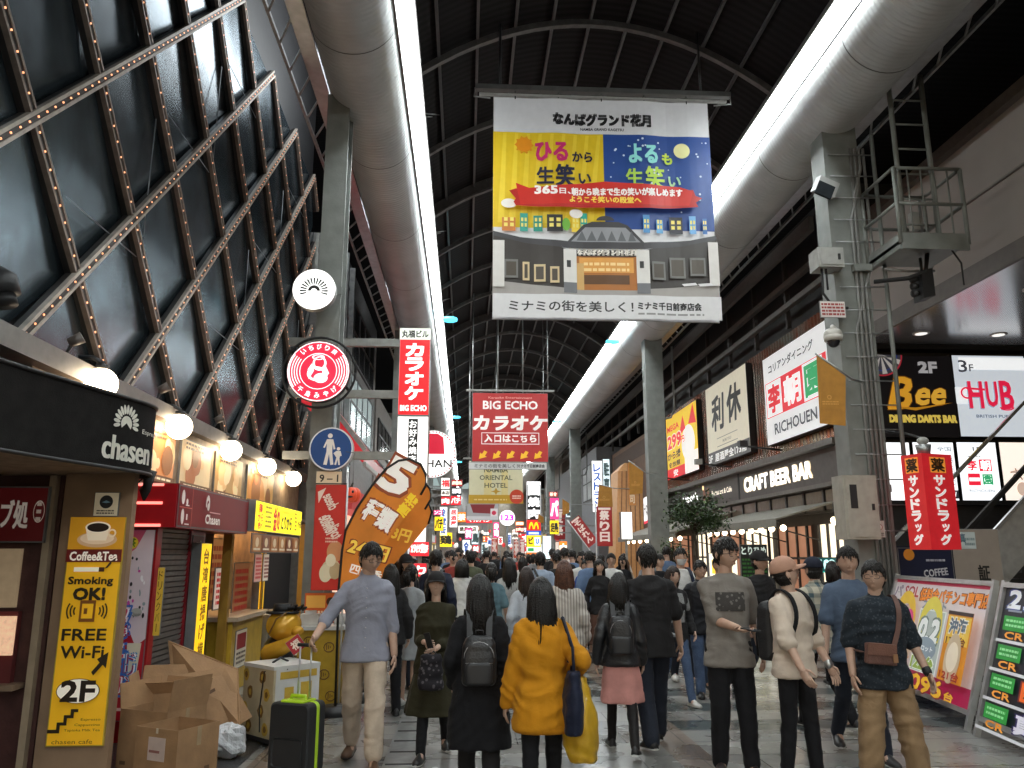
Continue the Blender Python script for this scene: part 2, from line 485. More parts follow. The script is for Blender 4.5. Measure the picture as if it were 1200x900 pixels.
for sgn, cx, side in ((1, LX, 'left'), (-1, RX, 'right')):
    tb = thing('arcade_light_tube', 'long ribbed white roof tube above the %s side of the street' % ('left shopfronts' if sgn > 0 else 'right-hand shops and columns'), 'roof tube', (cx, 10, TZ), 'arcade roof tubes')
    mb = MB(); n = 40
    mb.loft([[V((cx + TR * math.cos(2 * math.pi * i / n), y, TZ + TR * math.sin(2 * math.pi * i / n))) for i in range(n)] for y in (Y0, Y1)], tubem)
    mb.build('cladding', tb)
    mb = MB(); yy = Y0 + 1.4
    while yy < Y1:
        mb.loft([[V((cx + (TR + .006) * math.cos(2 * math.pi * i / n), yy + d, TZ + (TR + .006) * math.sin(2 * math.pi * i / n))) for i in range(n)] for d in (0, .02)], seam, cap=False); yy += 2.95
    mb.build('seam', tb)
    # strip: a slim lamp with a cover on top, bracketed off the inner side of the tube
    sx_, sz_ = (LX + .64, 8.06) if sgn > 0 else (RX - .65, 8.27)
    ls = thing('light_strip', 'continuous white fluorescent strip along the roof tube above the %s' % ('left shopfronts' if sgn > 0 else 'right-hand shops'), 'strip light', (sx_, 10, sz_), 'arcade strip lights')
    mb = MB(); y = Y0
    while y < Y1 - 1: mb.box(sx_ - .085, sx_ + .085, y + .01, y + 2.94, sz_ - .06, sz_ + .03, stripm); y += 2.95
    mb.build('lamp', ls)
    mb = MB(); rail = mat('lamp rail', (.16, .155, .15), .5, .3)
    mb.box(sx_ - .13, sx_ + .13, Y0, Y1, sz_ + .032, sz_ + .06, rail); xr = sx_ - sgn * .108; mb.box(xr - .014, xr + .014, Y0, Y1, sz_ - .16, sz_ + .032, rail); xr = sx_ + sgn * .12; mb.box(xr - .01, xr + .01, Y0, Y1, sz_ - .02, sz_ + .032, rail)
    yy = Y0
    while yy < Y1: mb.beam((sx_, yy, sz_ + .05), (cx + sgn * TR * .7, yy, TZ + TR * .6), .05, .05, rail); yy += 2.95
    mb.build('housing', ls)
    # outer service truss with its gutter lamp
    ox = cx - sgn * .62
    tr = thing('service_gutter', 'bright metal service gutter under the outer edge of the %s roof tube' % ('left' if sgn > 0 else 'right'), 'gutter', (ox, 10, 8.0), 'service gutters')
    mb = MB()
    mb.box(ox - .1, ox + .1, Y0, Y1, 7.86, 7.9, mat('gutter sheet', (.45, .46, .48), .3, .7))
    mb.beam((ox - sgn * .1, Y0, 7.94), (ox - sgn * .1, Y1, 7.94), .02, .12, steel)
    mb.beam((ox - sgn * .38, Y0, 7.98), (ox - sgn * .38, Y1, 7.98), .04, .05, steel)
    yy = Y0
    while yy < Y1:
        mb.beam((ox - sgn * .1, yy, 7.93), (ox - sgn * .38, yy + .6, 7.98), .025, .025, steel); yy += .6
    mb.build('tray', tr)
    mb = MB(); yy = 9.2 if sgn > 0 else 6.0
    while yy < 70:
        mb.box(ox - .04, ox + .04, yy, yy + 1.2, 7.905, 7.955, mat('gutter lamp', (.9, .9, .9), emit=12.0, ecol=(.9, .96, 1))); yy += 4.5 if sgn > 0 else 5.2
    mb.build('lamp', tr)
# cyan marker lamps under the strips
cy = mat('cyan lamp', (.1, .7, .9), emit=1.3, ecol=(.12, .72, .95))
for (sgn, x0, ys) in ((1, LX + .80, (20.5, 36, 54)), (-1, RX - .80, (22.5, 37, 55))):
    for i, yy in enumerate(ys):
        t = thing('marker_lamp', '%s cyan disc lamp sticking out of the %s strip light' % (('nearest', 'second', 'farthest')[i], 'left' if sgn > 0 else 'right'), 'lamp', (x0, yy, TZ - .35), 'cyan marker lamps')
        mb = MB(); mb.loft([[V((x0 + sgn * .16 + .2 * math.cos(a * math.pi / 10), yy + .2 * math.sin(a * math.pi / 10), z)) for a in range(20)] for z in (TZ - .37, TZ - .31)], cy, smooth=False); mb.build('shade', t)
        mb = MB(); mb.beam((x0 - sgn * .12, yy, TZ - .32), (x0 + sgn * .02, yy, TZ - .33), .03, .03, steel); mb.build('bracket', t)

# ================================================================ ARCADE COLUMNS
colm = mat('grey painted steel column', (.20, .212, .20), .5, .1, var=.14, scale=5, bump=.1)
darkm = mat('dark metal', (.035, .035, .037), .45, .3)
blackm = mat('black matt', (.012, .012, .013), .6)
def column(x, yy, side, label, ladder=False, w=.5):
    t = thing('arcade_column', label, 'column', (x, yy, 0), 'arcade roof columns')
    mb = MB(); mb.box(x - w / 2, x + w / 2, yy - .2, yy - .16, 0, 7.78, colm); mb.box(x - w / 2, x + w / 2, yy + .16, yy + .2, 0, 7.78, colm)
    mb.box(x - .03, x + .03, yy - .16, yy + .16, 0, 7.75, colm); mb.box(x - w / 2, x - w / 2 + .02, yy - .16, yy + .16, 0, 7.75, colm)
    for z_ in (2.4, 4.9): mb.box(x - w / 2 - .012, x + w / 2 + .012, yy - .212, yy - .2, z_, z_ + .1, colm)
    mb.box(x - w / 2 - .08, x + w / 2 + .08, yy - .26, yy + .26, 0, .06, colm)
    mb.build('shaft', t)
    mb = MB()
    for q, dx in enumerate((-.02, .05, .11, .17) if ladder else ()):
        zt_ = (4.6, 6.2, 6.5, 5.2)[q]
        mb.tube([(x + dx, yy - .23, .3), (x + dx, yy - .23, zt_), (x + dx + .14, yy - .23, zt_ + .45), (x + dx + .16, yy - .2, 7.3)], .022, mat('conduit', (.2, .2, .195), .5), 7)
    if not ladder and side > 0: mb.tube([(x + w / 2 + .3, yy - .1, 7.4), (x + w / 2 + .3, yy - .1, 5.6), (x + w / 2 + .2, yy - .1, 5.35), (x + w / 2, yy - .1, 5.3)], .03, mat('conduit', (.2, .2, .195), .5), 8)
    if mb.f: mb.build('conduit', t)
    if ladder:
        mb = MB(); lx = x + w / 2 + .2
        mb.tube([(lx, yy - .25, 1.8), (lx, yy - .25, 7.5)], .03, colm, 8)
        z = 1.9
        while z < 7.4: mb.tube([(x - w / 2 + .05, yy - .24, z), (lx, yy - .25, z)], .009, steel, 6); z += .33
        mb.build('rung', t)
    return t
column(5.3, 10.4, 1, 'nearest grey steel column on the right with cables, ladder rungs and a small camera', True, .5)
column(5.25, 21.8, 1, 'grey steel column standing behind the little street tree on the right')
column(5.25, 38.2, 1, 'slim grey steel column beyond the orange pennants on the right')
column(5.25, 49.6, 1, 'farthest grey steel column in view on the right by the barbecue sign')
column(-1.8, 10.2, -1, 'grey steel column on the left carrying the round red and white signs', False, .3)
column(-1.8, 22, -1, 'grey steel column behind the karaoke sign on the left')
column(-1.8, 38, -1, 'far grey steel column on the left beyond the round bordered sign')
# ================================================================ LEFT: BLACK LATTICE BUILDING
FXL = -3.6
clad = mat('blue black metal panel', (.125, .162, .19), .25, .85, var=.3, scale=3, bump=.10, bscale=2.5)
barm = mat('weathered lattice bar', (.24, .185, .15), .5, .3, var=.25); barl = mat('pale lattice bar', (.44, .39, .34), .5, .25, var=.2)  # rising bars coloured paler for the strip light falling on them
bulb = mat('amber bulb', (.9, .5, .3), emit=1.3, ecol=(1, .42, .2))
lb = thing('lattice_building', 'tall black panelled building with a diamond lattice of bars studded with small amber bulbs', 'building', (FXL, 10, 0))
YA, YB, ZA, ZB = 3.0, 18.1, 3.2, 10.25
P_ = 2.045
mb = MB(); rnd = random.Random(3)
# diamonds between the bars, each panel set slightly out of true so that reflections break from panel to panel
for i in range(-8, 12):
    for j in range(-4, 14):
        cy_ = 7.27 + (i + j * .0) * P_ / 2; cz = 5.16 + j * P_ / 2
        if (i + j) % 2: continue
        h = P_ / 2
        if cy_ + h < YA or cy_ - h > YB or cz + h < ZA or cz - h > ZB: continue
        t1, t2 = rnd.gauss(0, .012), rnd.gauss(.045, .010)
        pts = []
        for dy, dz in ((0, -h), (h, 0), (0, h), (-h, 0)):
            yy, zz = min(max(cy_ + dy, YA), YB), min(max(cz + dz, ZA), ZB)
            pts.append((FXL - .13 + (yy - cy_) * t1 + (zz - cz) * t2, yy, zz))
        mb.add(pts, [(0, 1, 2, 3)], clad)
mb.box(FXL - 4, FXL - .2, YA, YB, 0, 14, mat('building core', (.02, .02, .022), .6))
mb.build('cladding', lb)
def clip(sg, c):
    pts = []
    for yy in (YA, YB):
        z = c + sg * yy
        if ZA <= z <= ZB: pts.append((yy, z))
    for z in (ZA, ZB):
        yy = (z - c) / sg
        if YA < yy < YB: pts.append((yy, z))
    return pts if len(pts) == 2 and pts[0] != pts[1] else None
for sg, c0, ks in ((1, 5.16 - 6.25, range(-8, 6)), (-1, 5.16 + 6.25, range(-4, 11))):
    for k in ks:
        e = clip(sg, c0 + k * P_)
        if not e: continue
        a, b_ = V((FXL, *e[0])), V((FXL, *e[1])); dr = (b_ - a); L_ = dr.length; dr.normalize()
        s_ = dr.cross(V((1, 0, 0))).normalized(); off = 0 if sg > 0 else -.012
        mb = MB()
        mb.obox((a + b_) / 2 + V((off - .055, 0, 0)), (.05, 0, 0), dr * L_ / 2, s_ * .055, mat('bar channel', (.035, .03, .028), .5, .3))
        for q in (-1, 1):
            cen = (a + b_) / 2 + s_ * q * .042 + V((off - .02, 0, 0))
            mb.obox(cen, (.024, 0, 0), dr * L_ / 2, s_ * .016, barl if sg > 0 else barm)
        n = int(L_ / .16)
        for q in range(n):
            p = a + dr * (q + .5) * .16 + V((off - .002, 0, 0))
            mb.obox(p, (.007, 0, 0), dr * .0075, s_ * .0075, bulb)
        mb.build('lattice_bar', lb)
wm_ = mat('tie wire', (.30, .32, .34), .4, .6)
for i in range(-3, 6):
    for j in range(-1, 4):
        if (i + j) % 2: continue
        for (u0, v0, u1, v1) in ((107, 0, 180, 105), (84, 0, 60, 171)):
            p, q = at_side(u0, v0, FXL - .06), at_side(u1, v1, FXL - .06); d = V((0, i * P_, (j - 1) * P_)); p, q = p + d, q + d
            if min(p.y, q.y) > YA and max(p.y, q.y) < YB and max(p.z, q.z) < ZB and min(p.z, q.z) > ZA: mb = MB(); mb.tube([p, q], .006, wm_, 5); mb.build('tie_wire', lb)
fl = thing('floodlight_bank', 'bank of white floodlights mirrored in the upper black lattice panels, above the left roof tube', 'floodlight', (-1.8, 14.5, 11.4))
for yy in (12.6, 14.2, 15.8):
    mb = MB(); mb.obox((-1.8, yy, 11.5), (.05, 0, .02), (0, .7, 0), (-.06, 0, .35), mat('flood lamp', (.9, .9, .9), emit=15.0, ecol=(.93, .98, 1))); mb.build('lamp', fl)
mb = MB(); mb.box(-1.74, -1.68, 11.7, 16.7, 11.1, 11.9, darkm); mb.build('housing', fl)
# lower storey: lintel, picture fascia, brown wall
warmw = mat('warm beige board', (.36, .27, .18), .6, var=.2)
mb = MB()
mb.box(FXL - .05, FXL + .16, 3, 17.6, 3.12, 3.3, mat('grey lintel beam', (.2, .19, .175), .5, .2)); mb.build('lintel', lb)
mb = MB(); mb.box(FXL - .1, FXL + .03, 6.6, 17.4, 2.2, 3.12, warmw); mb.build('fascia', lb)
# food pictures along the fascia
def picture(y0, y1, i, desc, base, blobs):
    s = Sign('menu_picture', desc, 'picture board', (FXL + .06, y0, 2.42), LEFT, y1 - y0, .62, .03, base, .32)  # glow put into the print to brighten the boards
    r = random.Random(i)
    for _ in range(blobs):
        s.disc(r.uniform(.15, .85), r.uniform(.2, .75), r.uniform(.05, .16), r.choice(['c98a4a', '8a5a30', 'e8cfa0', 'a8643a', 'd9b27a']), n=14)
    s.scatter(.1, .78, .7, .95, 2, '5a3a20', i); s.rect(0, 0, 1, .12, '6b4a2c'); s.scatter(.1, .02, .9, .1, 1, 'e8d8b8', i + 9)
    s.done()
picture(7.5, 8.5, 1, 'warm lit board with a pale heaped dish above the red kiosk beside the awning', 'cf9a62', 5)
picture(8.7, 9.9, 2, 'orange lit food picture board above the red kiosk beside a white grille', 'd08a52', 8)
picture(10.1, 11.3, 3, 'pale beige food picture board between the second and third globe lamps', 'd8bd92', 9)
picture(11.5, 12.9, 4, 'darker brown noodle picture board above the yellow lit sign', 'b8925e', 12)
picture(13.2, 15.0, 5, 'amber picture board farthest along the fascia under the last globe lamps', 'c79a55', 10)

# globe lamps
gm = mat('glowing globe', (1, .95, .85), emit=15.0, ecol=(1, .80, .55), var=0)
gw = ['nearest', 'second', 'third', 'fourth', 'farthest']
gx = ['half hidden by the black awning', 'past the end of the awning', 'above the red kiosk', 'above the yellow lit sign', 'beside the red cheese banner']
for i, (u, v) in enumerate([(118, 450), (210, 500), (271, 528), (313, 547), (344, 561)]):
    p = at_side(u, v, -3.36)
    t = thing('globe_lamp', 'glowing globe lamp, %s of five on the lattice wall, %s' % (gw[i], gx[i]), 'lamp', p, 'globe lamps along the lattice wall')
    mb = MB(); mb.ball(p, .148, gm, 20, 14); mb.build('globe', t)
    mb = MB(); mb.tube([p + V((0, 0, .12)), p + V((0, 0, .2)), p + V((-.1, 0, .25)), p + V((-.22, 0, .25))], .022, darkm); mb.tube([p + V((0, 0, .125)), p + V((0, 0, .18))], .06, darkm, 10); mb.build('bracket', t)
# little wall spotlights between the globes
for i in range(5):
    p = V((FXL + .1, 7.0 + 2.1 * i, 3.42))
    t = thing('wall_spotlight', 'small dark spotlight on the lintel of the lattice wall, number %s from the awning' % ['one', 'two', 'three', 'four', 'five'][i], 'spotlight', p, 'small spotlights on the lintel')
    mb = MB(); mb.tube([p, p + V((.1, .02, .06))], [.045, .055], mat('spot body', (.12, .1, .09), .5)); mb.build('body', t)
    mb = MB(); mb.tube([p + V((-.02, 0, -.11)), p + V((.02, 0, -.02))], .015, darkm); mb.build('stem', t)
# big floodlight at the left edge of the picture
p = at_depth(2, 342, 6.0)
t = thing('floodlight', 'black cylindrical floodlight hanging high at the left edge', 'floodlight', p)
mb = MB(); mb.tube([p + V((-.1, 0, .16)), p + V((.0, 0, .09)), p + V((.03, 0, -.02))], [.075, .10, .105], darkm, 18); mb.build('housing', t)
mb = MB(); mb.tube([p + V((.02, 0, -.03)), p + V((.045, 0, -.11))], [.08, .085], blackm, 18); mb.build('snout', t)
mb = MB(); mb.beam(p + V((-.08, 0, .12)), V((FXL, p.y, p.z + .2)), .04, .04, darkm); mb.build('arm', t)

# ================================================================ LEFT: BLACK AWNING OF THE COFFEE SHOP
aw = thing('curved_awning', 'black bowed awning with white lettering and fan emblem over the corner coffee shop', 'awning', (-2.8, 5.6, 2.2))
plan = [(-2.92, 3.4), (-2.82, 4.2), (-2.73, 4.8), (-2.60, 5.4), (-2.47, 5.9), (-2.42, 6.15), (-2.44, 6.34), (-2.55, 6.48), (-2.8, 6.56), (-3.5, 6.6)]
def smooth_path(P, n=6):
    out = []
    for i in range(len(P) - 1):
        p0, p1, p2, p3 = [V((*P[max(0, min(len(P) - 1, i + q))], 0)) for q in (-1, 0, 1, 2)]
        for k in range(n):
            t = k / n
            out.append(.5 * ((2 * p1) + (p2 - p0) * t + (2 * p0 - 5 * p1 + 4 * p2 - p3) * t * t + (3 * p1 - p0 - 3 * p2 + p3) * t ** 3))
    out.append(V((*P[-1], 0))); return out
AP = smooth_path(plan)
canvas = mat('black awning canvas', (.012, .0105, .01), .8, var=.3, bump=.25, bscale=120, spec=.15)
mb = MB()
mb.loft([[p + V((0, 0, z)) for p in AP] for z in (2.2, 2.45, 2.72)], canvas, cap=False, closed=False)
mb.loft([[p + V((0, 0, 2.72)) for p in AP], [V((-3.55, p.y, 2.86)) for p in AP]], canvas, cap=False, closed=False)
mb.build('canvas', aw)
mb = MB(); mb.loft([[p + V((0, 0, 2.22)) for p in AP], [V((-3.55, min(p.y, 6.58), 2.2)) for p in AP]], mat('warm soffit', (.34, .25, .17), .6, var=.25), cap=False, closed=False); mb.build('soffit', aw)
mb = MB()
for z in (2.2, 2.72): mb.tube([p + V((.003, 0, z)) for p in AP], .014, darkm, 6)
mb.build('frame', aw)
# lettering bent round the canvas
cl = [0]
for a, b_ in zip(AP, AP[1:]): cl.append(cl[-1] + (b_ - a).length)
def on_curve(s_, z, push=.006):
    for i in range(len(cl) - 1):
        if cl[i + 1] >= s_: break
    f_ = (s_ - cl[i]) / (cl[i + 1] - cl[i]); d = (AP[i + 1] - AP[i]).normalized(); n_ = V((d.y, -d.x, 0))
    return AP[i] + d * (s_ - cl[i]) + n_ * push + V((0, 0, z))
cream = mat('print e2ddd0', 'e2ddd0', .5)
mb = MB()
def bent(t, s0, z0, h, wd=None, bold=0):
    vs, fs, sz = glyphs(t, .008 if bold else 0, 4); k = h / sz[1]; kx = wd / sz[0] if wd else k
    for q in range(3 if bold else 1):
        mb.add([on_curve(s0 + x * kx + q * bold, z0 + y * k, .006 + q * .0004) for x, y in vs], fs, cream)
bent('chasen cafe', 2.30, 2.26, .175, .94, .007)
bent('Espresso cafe', 2.72, 2.475, .045, .42)
for i in range(13):
    a = math.radians(-12 + i * 17); c = (2.53 + .105 * math.cos(a), 2.53 + .105 * math.sin(a))
    P1 = []
    for k in range(10):
        bb = 2 * math.pi * k / 10; dx, dy = .036 * math.cos(bb), .014 * math.sin(bb)
        P1.append(on_curve(c[0] + dx * math.cos(a) - dy * math.sin(a), c[1] + dx * math.sin(a) + dy * math.cos(a)))
    mb.add(P1, [tuple(range(10))], cream)
P1 = [on_curve(2.53 + .062 * math.cos(a), 2.525 + .062 * math.sin(a), .0055) for a in [math.pi * k / 12 for k in range(13)]] + [on_curve(2.48, 2.495, .0055), on_curve(2.53, 2.535, .0055), on_curve(2.58, 2.495, .0055)]
mb.add(P1, [tuple(range(len(P1)))], cream)
mb.build('lettering', aw)
p = at_depth(170, 572, 6.5)
t = thing('hanging_lamp', 'black pointed lamp bracket hanging under the far end of the black awning', 'lamp', p)
mb = MB(); mb.tube([p + V((-.1, 0, .14)), p + V((.03, 0, .1)), p + V((0, 0, -.02)), p + V((0.0, 0, -.10))], [.04, .06, .045, .008], blackm); mb.build('body', t)
mb = MB(); mb.tube([p + V((-.22, 0, .06)), p + V((-.12, 0, -.02)), p + V((-.02, 0, .08))], .006, blackm, 5); mb.build('cable', t)

# ================================================================ LEFT: TICKET STALL AND WOODEN PILLAR
wine = mat('dark wine wall', (.075, .026, .022), .5, var=.25, bump=.15)
st = thing('ticket_stall', 'dark wine red stall front with a warm serving window at the left edge', 'stall', (-4, 6.5, 0))
mb = MB(); mb.box(-5.5, -3.12, 6.42, 6.7, 0, 2.2, wine); mb.build('wall', st)
mb = MB()
a, b_ = at_depth(-30, 712, 6.4), at_depth(27, 643, 6.4); mb.box(a.x, b_.x, 6.39, 6.415, a.z, b_.z, mat('lit beige blind', (.42, .30, .18), .6, emit=.22, var=.15)); mb.build('window', st)
mb = MB()
a, b_ = at_depth(-30, 800, 6.4), at_depth(25, 716, 6.4); mb.box(a.x, b_.x, 6.36, 6.412, a.z, b_.z, mat('counter front red', (.16, .03, .03), .4))
mb.box(a.x, b_.x + .08, 6.25, 6.412, a.z - .04, a.z, mat('counter lip', (.3, .2, .13), .5)); mb.build('counter', st)
mb = MB()
for (u0, v0, u1, v1) in ((0, 790, 22, 726),):
    a, b_ = at_depth(-20, 768, 6.35), at_depth(20, 722, 6.35); mb.box(a.x, b_.x, 6.33, 6.355, a.z, b_.z, mat('lit food case', (.5, .3, .15), .4, emit=.55, ecol=(.9, .55, .35), var=.5, scale=25)); 
mb.build('display_case', st)
mb = MB(); a = at_depth(72, 640, 6.35); mb.box(-3.20, -3.15, 6.36, 6.43, 0, 2.2, mat('pale door post', (.4, .3, .2), .5)); mb.box(-3.13, -3.08, 6.44, 6.50, 0, 2.2, blackm); mb.build('post', st)
s = front_sign('noren_sign', 'dark red sign board with white brush writing above the stall window at the left edge', 'sign', -40, 636, 55, 570, 6.33, depth=.03, face='5a1114', emit=.12)
s.text('ブ処', .60, .5, .5, 'e0d4c8', .34, .03).disc(.90, .55, .07, 'd8cabc', ry=.14, hole=.9).scatter(.87, .35, .93, .75, 3, 'd8cabc', 3); s.done()
pl = thing('wooden_pillar', 'pale brown wooden pillar carrying the tall yellow coffee and tea sign', 'pillar', (-3.0, 6.55, 0))
mb = MB(); mb.box(-3.07, -2.555, 6.34, 6.42, 0, 2.22, mat('pale brown wood', (.30, .19, .115), .5, var=.2, scale=3)); mb.build('post', pl)
mb = MB(); mb.box(-3.09, -2.52, 6.325, 6.44, 0, .08, darkm); mb.build('foot', pl)
# yellow panel
a = at_depth(57, 876, 6.3); b_ = at_depth(138, 606, 6.3); w_ = .405
s = Sign('yellow_sign', 'tall yellow panel advertising coffee, tea, smoking and free Wi-Fi on the second floor', 'sign', (-2.99, 6.32, a.z), FRONT, w_, b_.z - a.z, .02, 'e0a818', .22, side=mat('yellow edge', (.5, .35, .05)))
def cup(s, cx, cy, k):
    s.disc(cx, cy - .018, .33 * k, 'c9a27c', ry=.13 * k).disc(cx, cy - .012, .28 * k, 'e0c3a0', ry=.1 * k)
    s.poly([(cx - .21 * k, cy + .035 * k), (cx - .15 * k, cy - .02 * k), (cx + .15 * k, cy - .02 * k), (cx + .21 * k, cy + .035 * k)], 'f0dcc0')
    s.disc(cx + .24 * k, cy + .012, .07 * k, 'e6cdaa', hole=.6).disc(cx, cy + .035 * k, .21 * k, 'f4e4cc', ry=.095 * k).disc(cx, cy + .034 * k, .18 * k, '1c100a', ry=.075 * k)
s.rect(0, .80, 1, 1, 'c98d1c'); cup(s, .52, .915, 1.1)
s.rect(0, .795, 1, .853, '5a100e').text('Coffee&Tea', .5, .822, .04, 'f2e6d8', .86, .05)
s.rect(.17, .752, .62, .772, 'f4ead0').rect(.62, .752, .72, .772, '3a1a0c').poly([(.72, .765), (.78, .77), (.84, .79), (.82, .80), (.77, .782)], '2a1a10').poly([(.8, .79), (.9, .80), (.92, .815), (.86, .806)], '2a1a10')
s.text('Smoking', .5, .708, .042, '1a1208', .8, .06).text('OK!', .5, .653, .052, '1a1208', .56, .1)
s.rect(.36, .53, .64, .625, '6a3c10').rect(.40, .545, .60, .61, 'e0a818').rect(.44, .565, .5, .59, '6a3c10')
for q in (-1, 1):
    for rr in (.13, .19, .25): s.disc(.5 + q * .12, .578, rr, '1a1208', n=10, a0=(-.6 if q > 0 else math.pi - .6), a1=(.6 if q > 0 else math.pi + .6), hole=1 - .028 / rr)
s.text('FREE', .5, .475, .05, '1a1208', .78, .04).text('Wi-Fi', .5, .40, .052, '1a1208', .76, .04)
s.disc(.5, .235, .38, '1a1208', ry=.21).disc(.5, .235, .365, 'f4ead8', ry=.20).text('2F', .5, .235, .085, '1a1208', .58, .07)
s.poly([(.70, .315), (.83, .355), (.78, .37), (.97, .40), (.95, .33), (.89, .345), (.74, .30)], '1a1208')
s.poly([(.05, .075), (.2, .075), (.2, .105), (.31, .105), (.31, .135), (.42, .135), (.42, .16), (.55, .16), (.55, .147), (.48, .147), (.48, .122), (.37, .122), (.37, .092), (.26, .092), (.26, .06), (.05, .06)], '1a1208')
for i, tx in enumerate(('Espresso', 'Cappuccino', 'Tapioka Milk Tea')): s.text(tx, .95 - [.17, .22, .30][i], .115 - i * .022, .013, '3a240c', [.34, .44, .62][i])
s.text('chasen cafe', .5, .025, .018, '4a3010', .7); s.done()
s = front_sign('round_plaque_sign', 'small cream plaque with a black disc above the yellow coffee panel', 'sign', 110, 605, 139, 577, 6.31, depth=.015, face='d8c8a8', emit=.1)
s.disc(.5, .6, .27, '15181c').poly([(.32, .58), (.5, .66), (.68, .58), (.5, .55)], '6a8a9a').scatter(.15, .08, .85, .28, 2, '3a3024', 2); s.done()
s = front_sign('small_red_plate', 'small red plate with dark characters under the black awning', 'sign', 120, 562, 147, 548, 6.45, depth=.02, face='5a1410')
s.text('極楽町', .5, .5, .6, 'e6c8b0', .8, .03); s.done()
s = front_sign('small_green_plate', 'small dull green plate under the black awning beside a red plate', 'sign', 88, 557, 119, 542, 6.46, depth=.02, face='4a5240')
s.scatter(.1, .2, .9, .8, 2, '8a8f78', 4); s.done()

# ================================================================ LEFT: RED KIOSK
red = mat('glossy red panel', (.42, .012, .018), .28, var=.1)
dred = mat('deep red panel', (.27, .012, .02), .35, var=.12)
ks = thing('red_kiosk', 'red tapioca drink kiosk with a rolled down grey shutter and deep red fascia', 'kiosk', (-3.2, 8.6, 0))
KX = -2.87
mb = MB(); mb.box(-3.62, -2.81, 7.60, 7.72, 0, 1.92, red); mb.box(-3.62, KX - .1, 7.72, 9.8, 0, 1.9, mat('kiosk dark core', (.05, .02, .018), .6)); mb.build('wall', ks)
mb = MB(); a = at_depth(145, 626, 7.6); b_ = at_depth(219, 571, 7.6)
mb.box(-3.62, -2.62, 7.5, 9.92, 1.84, 2.24, dred)
mb.box(-3.61, -2.63, 7.485, 7.5, 1.845, 2.235, red)
for z in (1.86, 2.06, 2.225): mb.box(-3.6, -2.75, 7.472, 7.485, z - .012, z + .012, mat('red lamp bar', (.8, .12, .12), .4, emit=1.4, ecol=(1, .25, .2)))
mb.build('fascia', ks)
mb = MB(); z = .5; shm = mat('grey shutter slat', (.27, .25, .23), .45, .4, var=.15)
while z < 1.84:
    mb.obox((KX - .02, 8.18, z + .022), (.016, 0, .012), (0, .46, 0), (0.004, 0, .02), shm); z += .052
mb.build('shutter', ks)
mb = MB(); mb.box(KX - .1, KX + .02, 7.72, 7.76, 0, 1.84, dred); mb.box(KX - .1, KX + .02, 8.64, 9.1, 0, 1.84, dred); mb.box(KX - .1, KX - .02, 7.76, 8.64, 0, .5, mat('kiosk base', (.10, .05, .04), .5)); mb.build('post', ks)
s = Sign('x', '', '', (KX + .03, 8.68, .4), LEFT, .36, 1.4, .01, '6a1216', root=ks); s.vtext('プレミアムドリンク', .5, .97, .03, 'd8c4b8', .42, .04); s.done('pillar_board', 'pillar_lettering')
s = Sign('x', '', '', (-2.615, 7.51, 1.85), LEFT, 2.39, .38, .005, '7a0f18', .12, root=ks)
s.disc(.045, .72, .018, 'e8dcd4', ry=.028).disc(.09, .62, .012, 'e8dcd4').rect(.075, .52, .115, .55, 'e8dcd4').disc(.045, .25, .018, 'e8dcd4', ry=.03).rect(.085, .18, .10, .32, 'e8dcd4').rect(.07, .06, .12, .09, 'e8dcd4')
s.rect(.142, 0, .146, 1, 'c85a50').rect(0, .46, .144, .485, 'c85a50')
for i in range(9):
    a = math.radians(5 + i * 21); s.disc(.33 + .026 * math.cos(a), .60 + .22 * math.sin(a), .0065, 'e8dcd4', ry=.012, n=10)
s.disc(.33, .58, .016, 'd8ccc4', ry=.016, n=16).text('Chasen', .40, .26, .24, 'eee4dc', .20, .06).rect(.35, .43, .5, .46, 'd8a0a0'); s.done('fascia_panel', 'fascia_lettering')
# tapioca banner on the front wall
s = Sign('drink_banner', 'tall pink and white bubble tea banner on the red kiosk front', 'banner', (-3.14, 7.59, .18), FRONT, .31, 1.64, .012, 'a8182a', .08)
s.poly([(.42, 1), (1, 1), (1, .42), (.74, .38), (.3, .55)], 'd8c8cc').poly([(.2, 1), (.75, 1), (.5, .9), (.25, .86)], 'c85a7a')
r = random.Random(5)
for i in range(26): s.disc(.45 + r.uniform(-.2, .45), .66 + r.uniform(-.12, .2), r.uniform(.015, .045), r.choice(['2a2226', '1e1a1c', 'f0ecec', '8a9a9a', 'c84a9a']), ry=r.uniform(.04, .08), n=8)
s.disc(.42, .93, .17, 'd8c030').text('茶', .42, .93, .05, '5a7a20', .2, .05).disc(.72, .56, .16, 'a8a8a0', ry=.12).text('Chasen', .72, .55, .018, '3a3a3a', .26)
s.poly([(.55, .4), (.95, .4), (.88, .24), (.62, .24)], 'd8d0b8')
s.vtext('タピオカ', .33, .60, .14, 'f4f0f4', .36, .10, out='3a6ab8', ow=.22); 
s.vtext('タピオカ', .33, .60, .14, 'c8285a', .30, .06)
s.vtext('ドリンク', .72, .35, .12, 'f4f0f4', .26, .08, out='4a8ac0', ow=.16); s.vtext('ドリンク', .72, .35, .12, '8a2a5a', .2, .03)
s.rect(.05, .06, .6, .075, 'e8c0b8'); s.done()
s = front_sign('yellow_strip_sign', 'narrow yellow strip hanging beside the grey shutter', 'sign', 182, 745, 190, 665, 7.55, depth=.02, face='c8a23a', emit=.15)
s.vtext('ドリンクバー', .5, .96, .04, '3a2a12', .6); s.done()

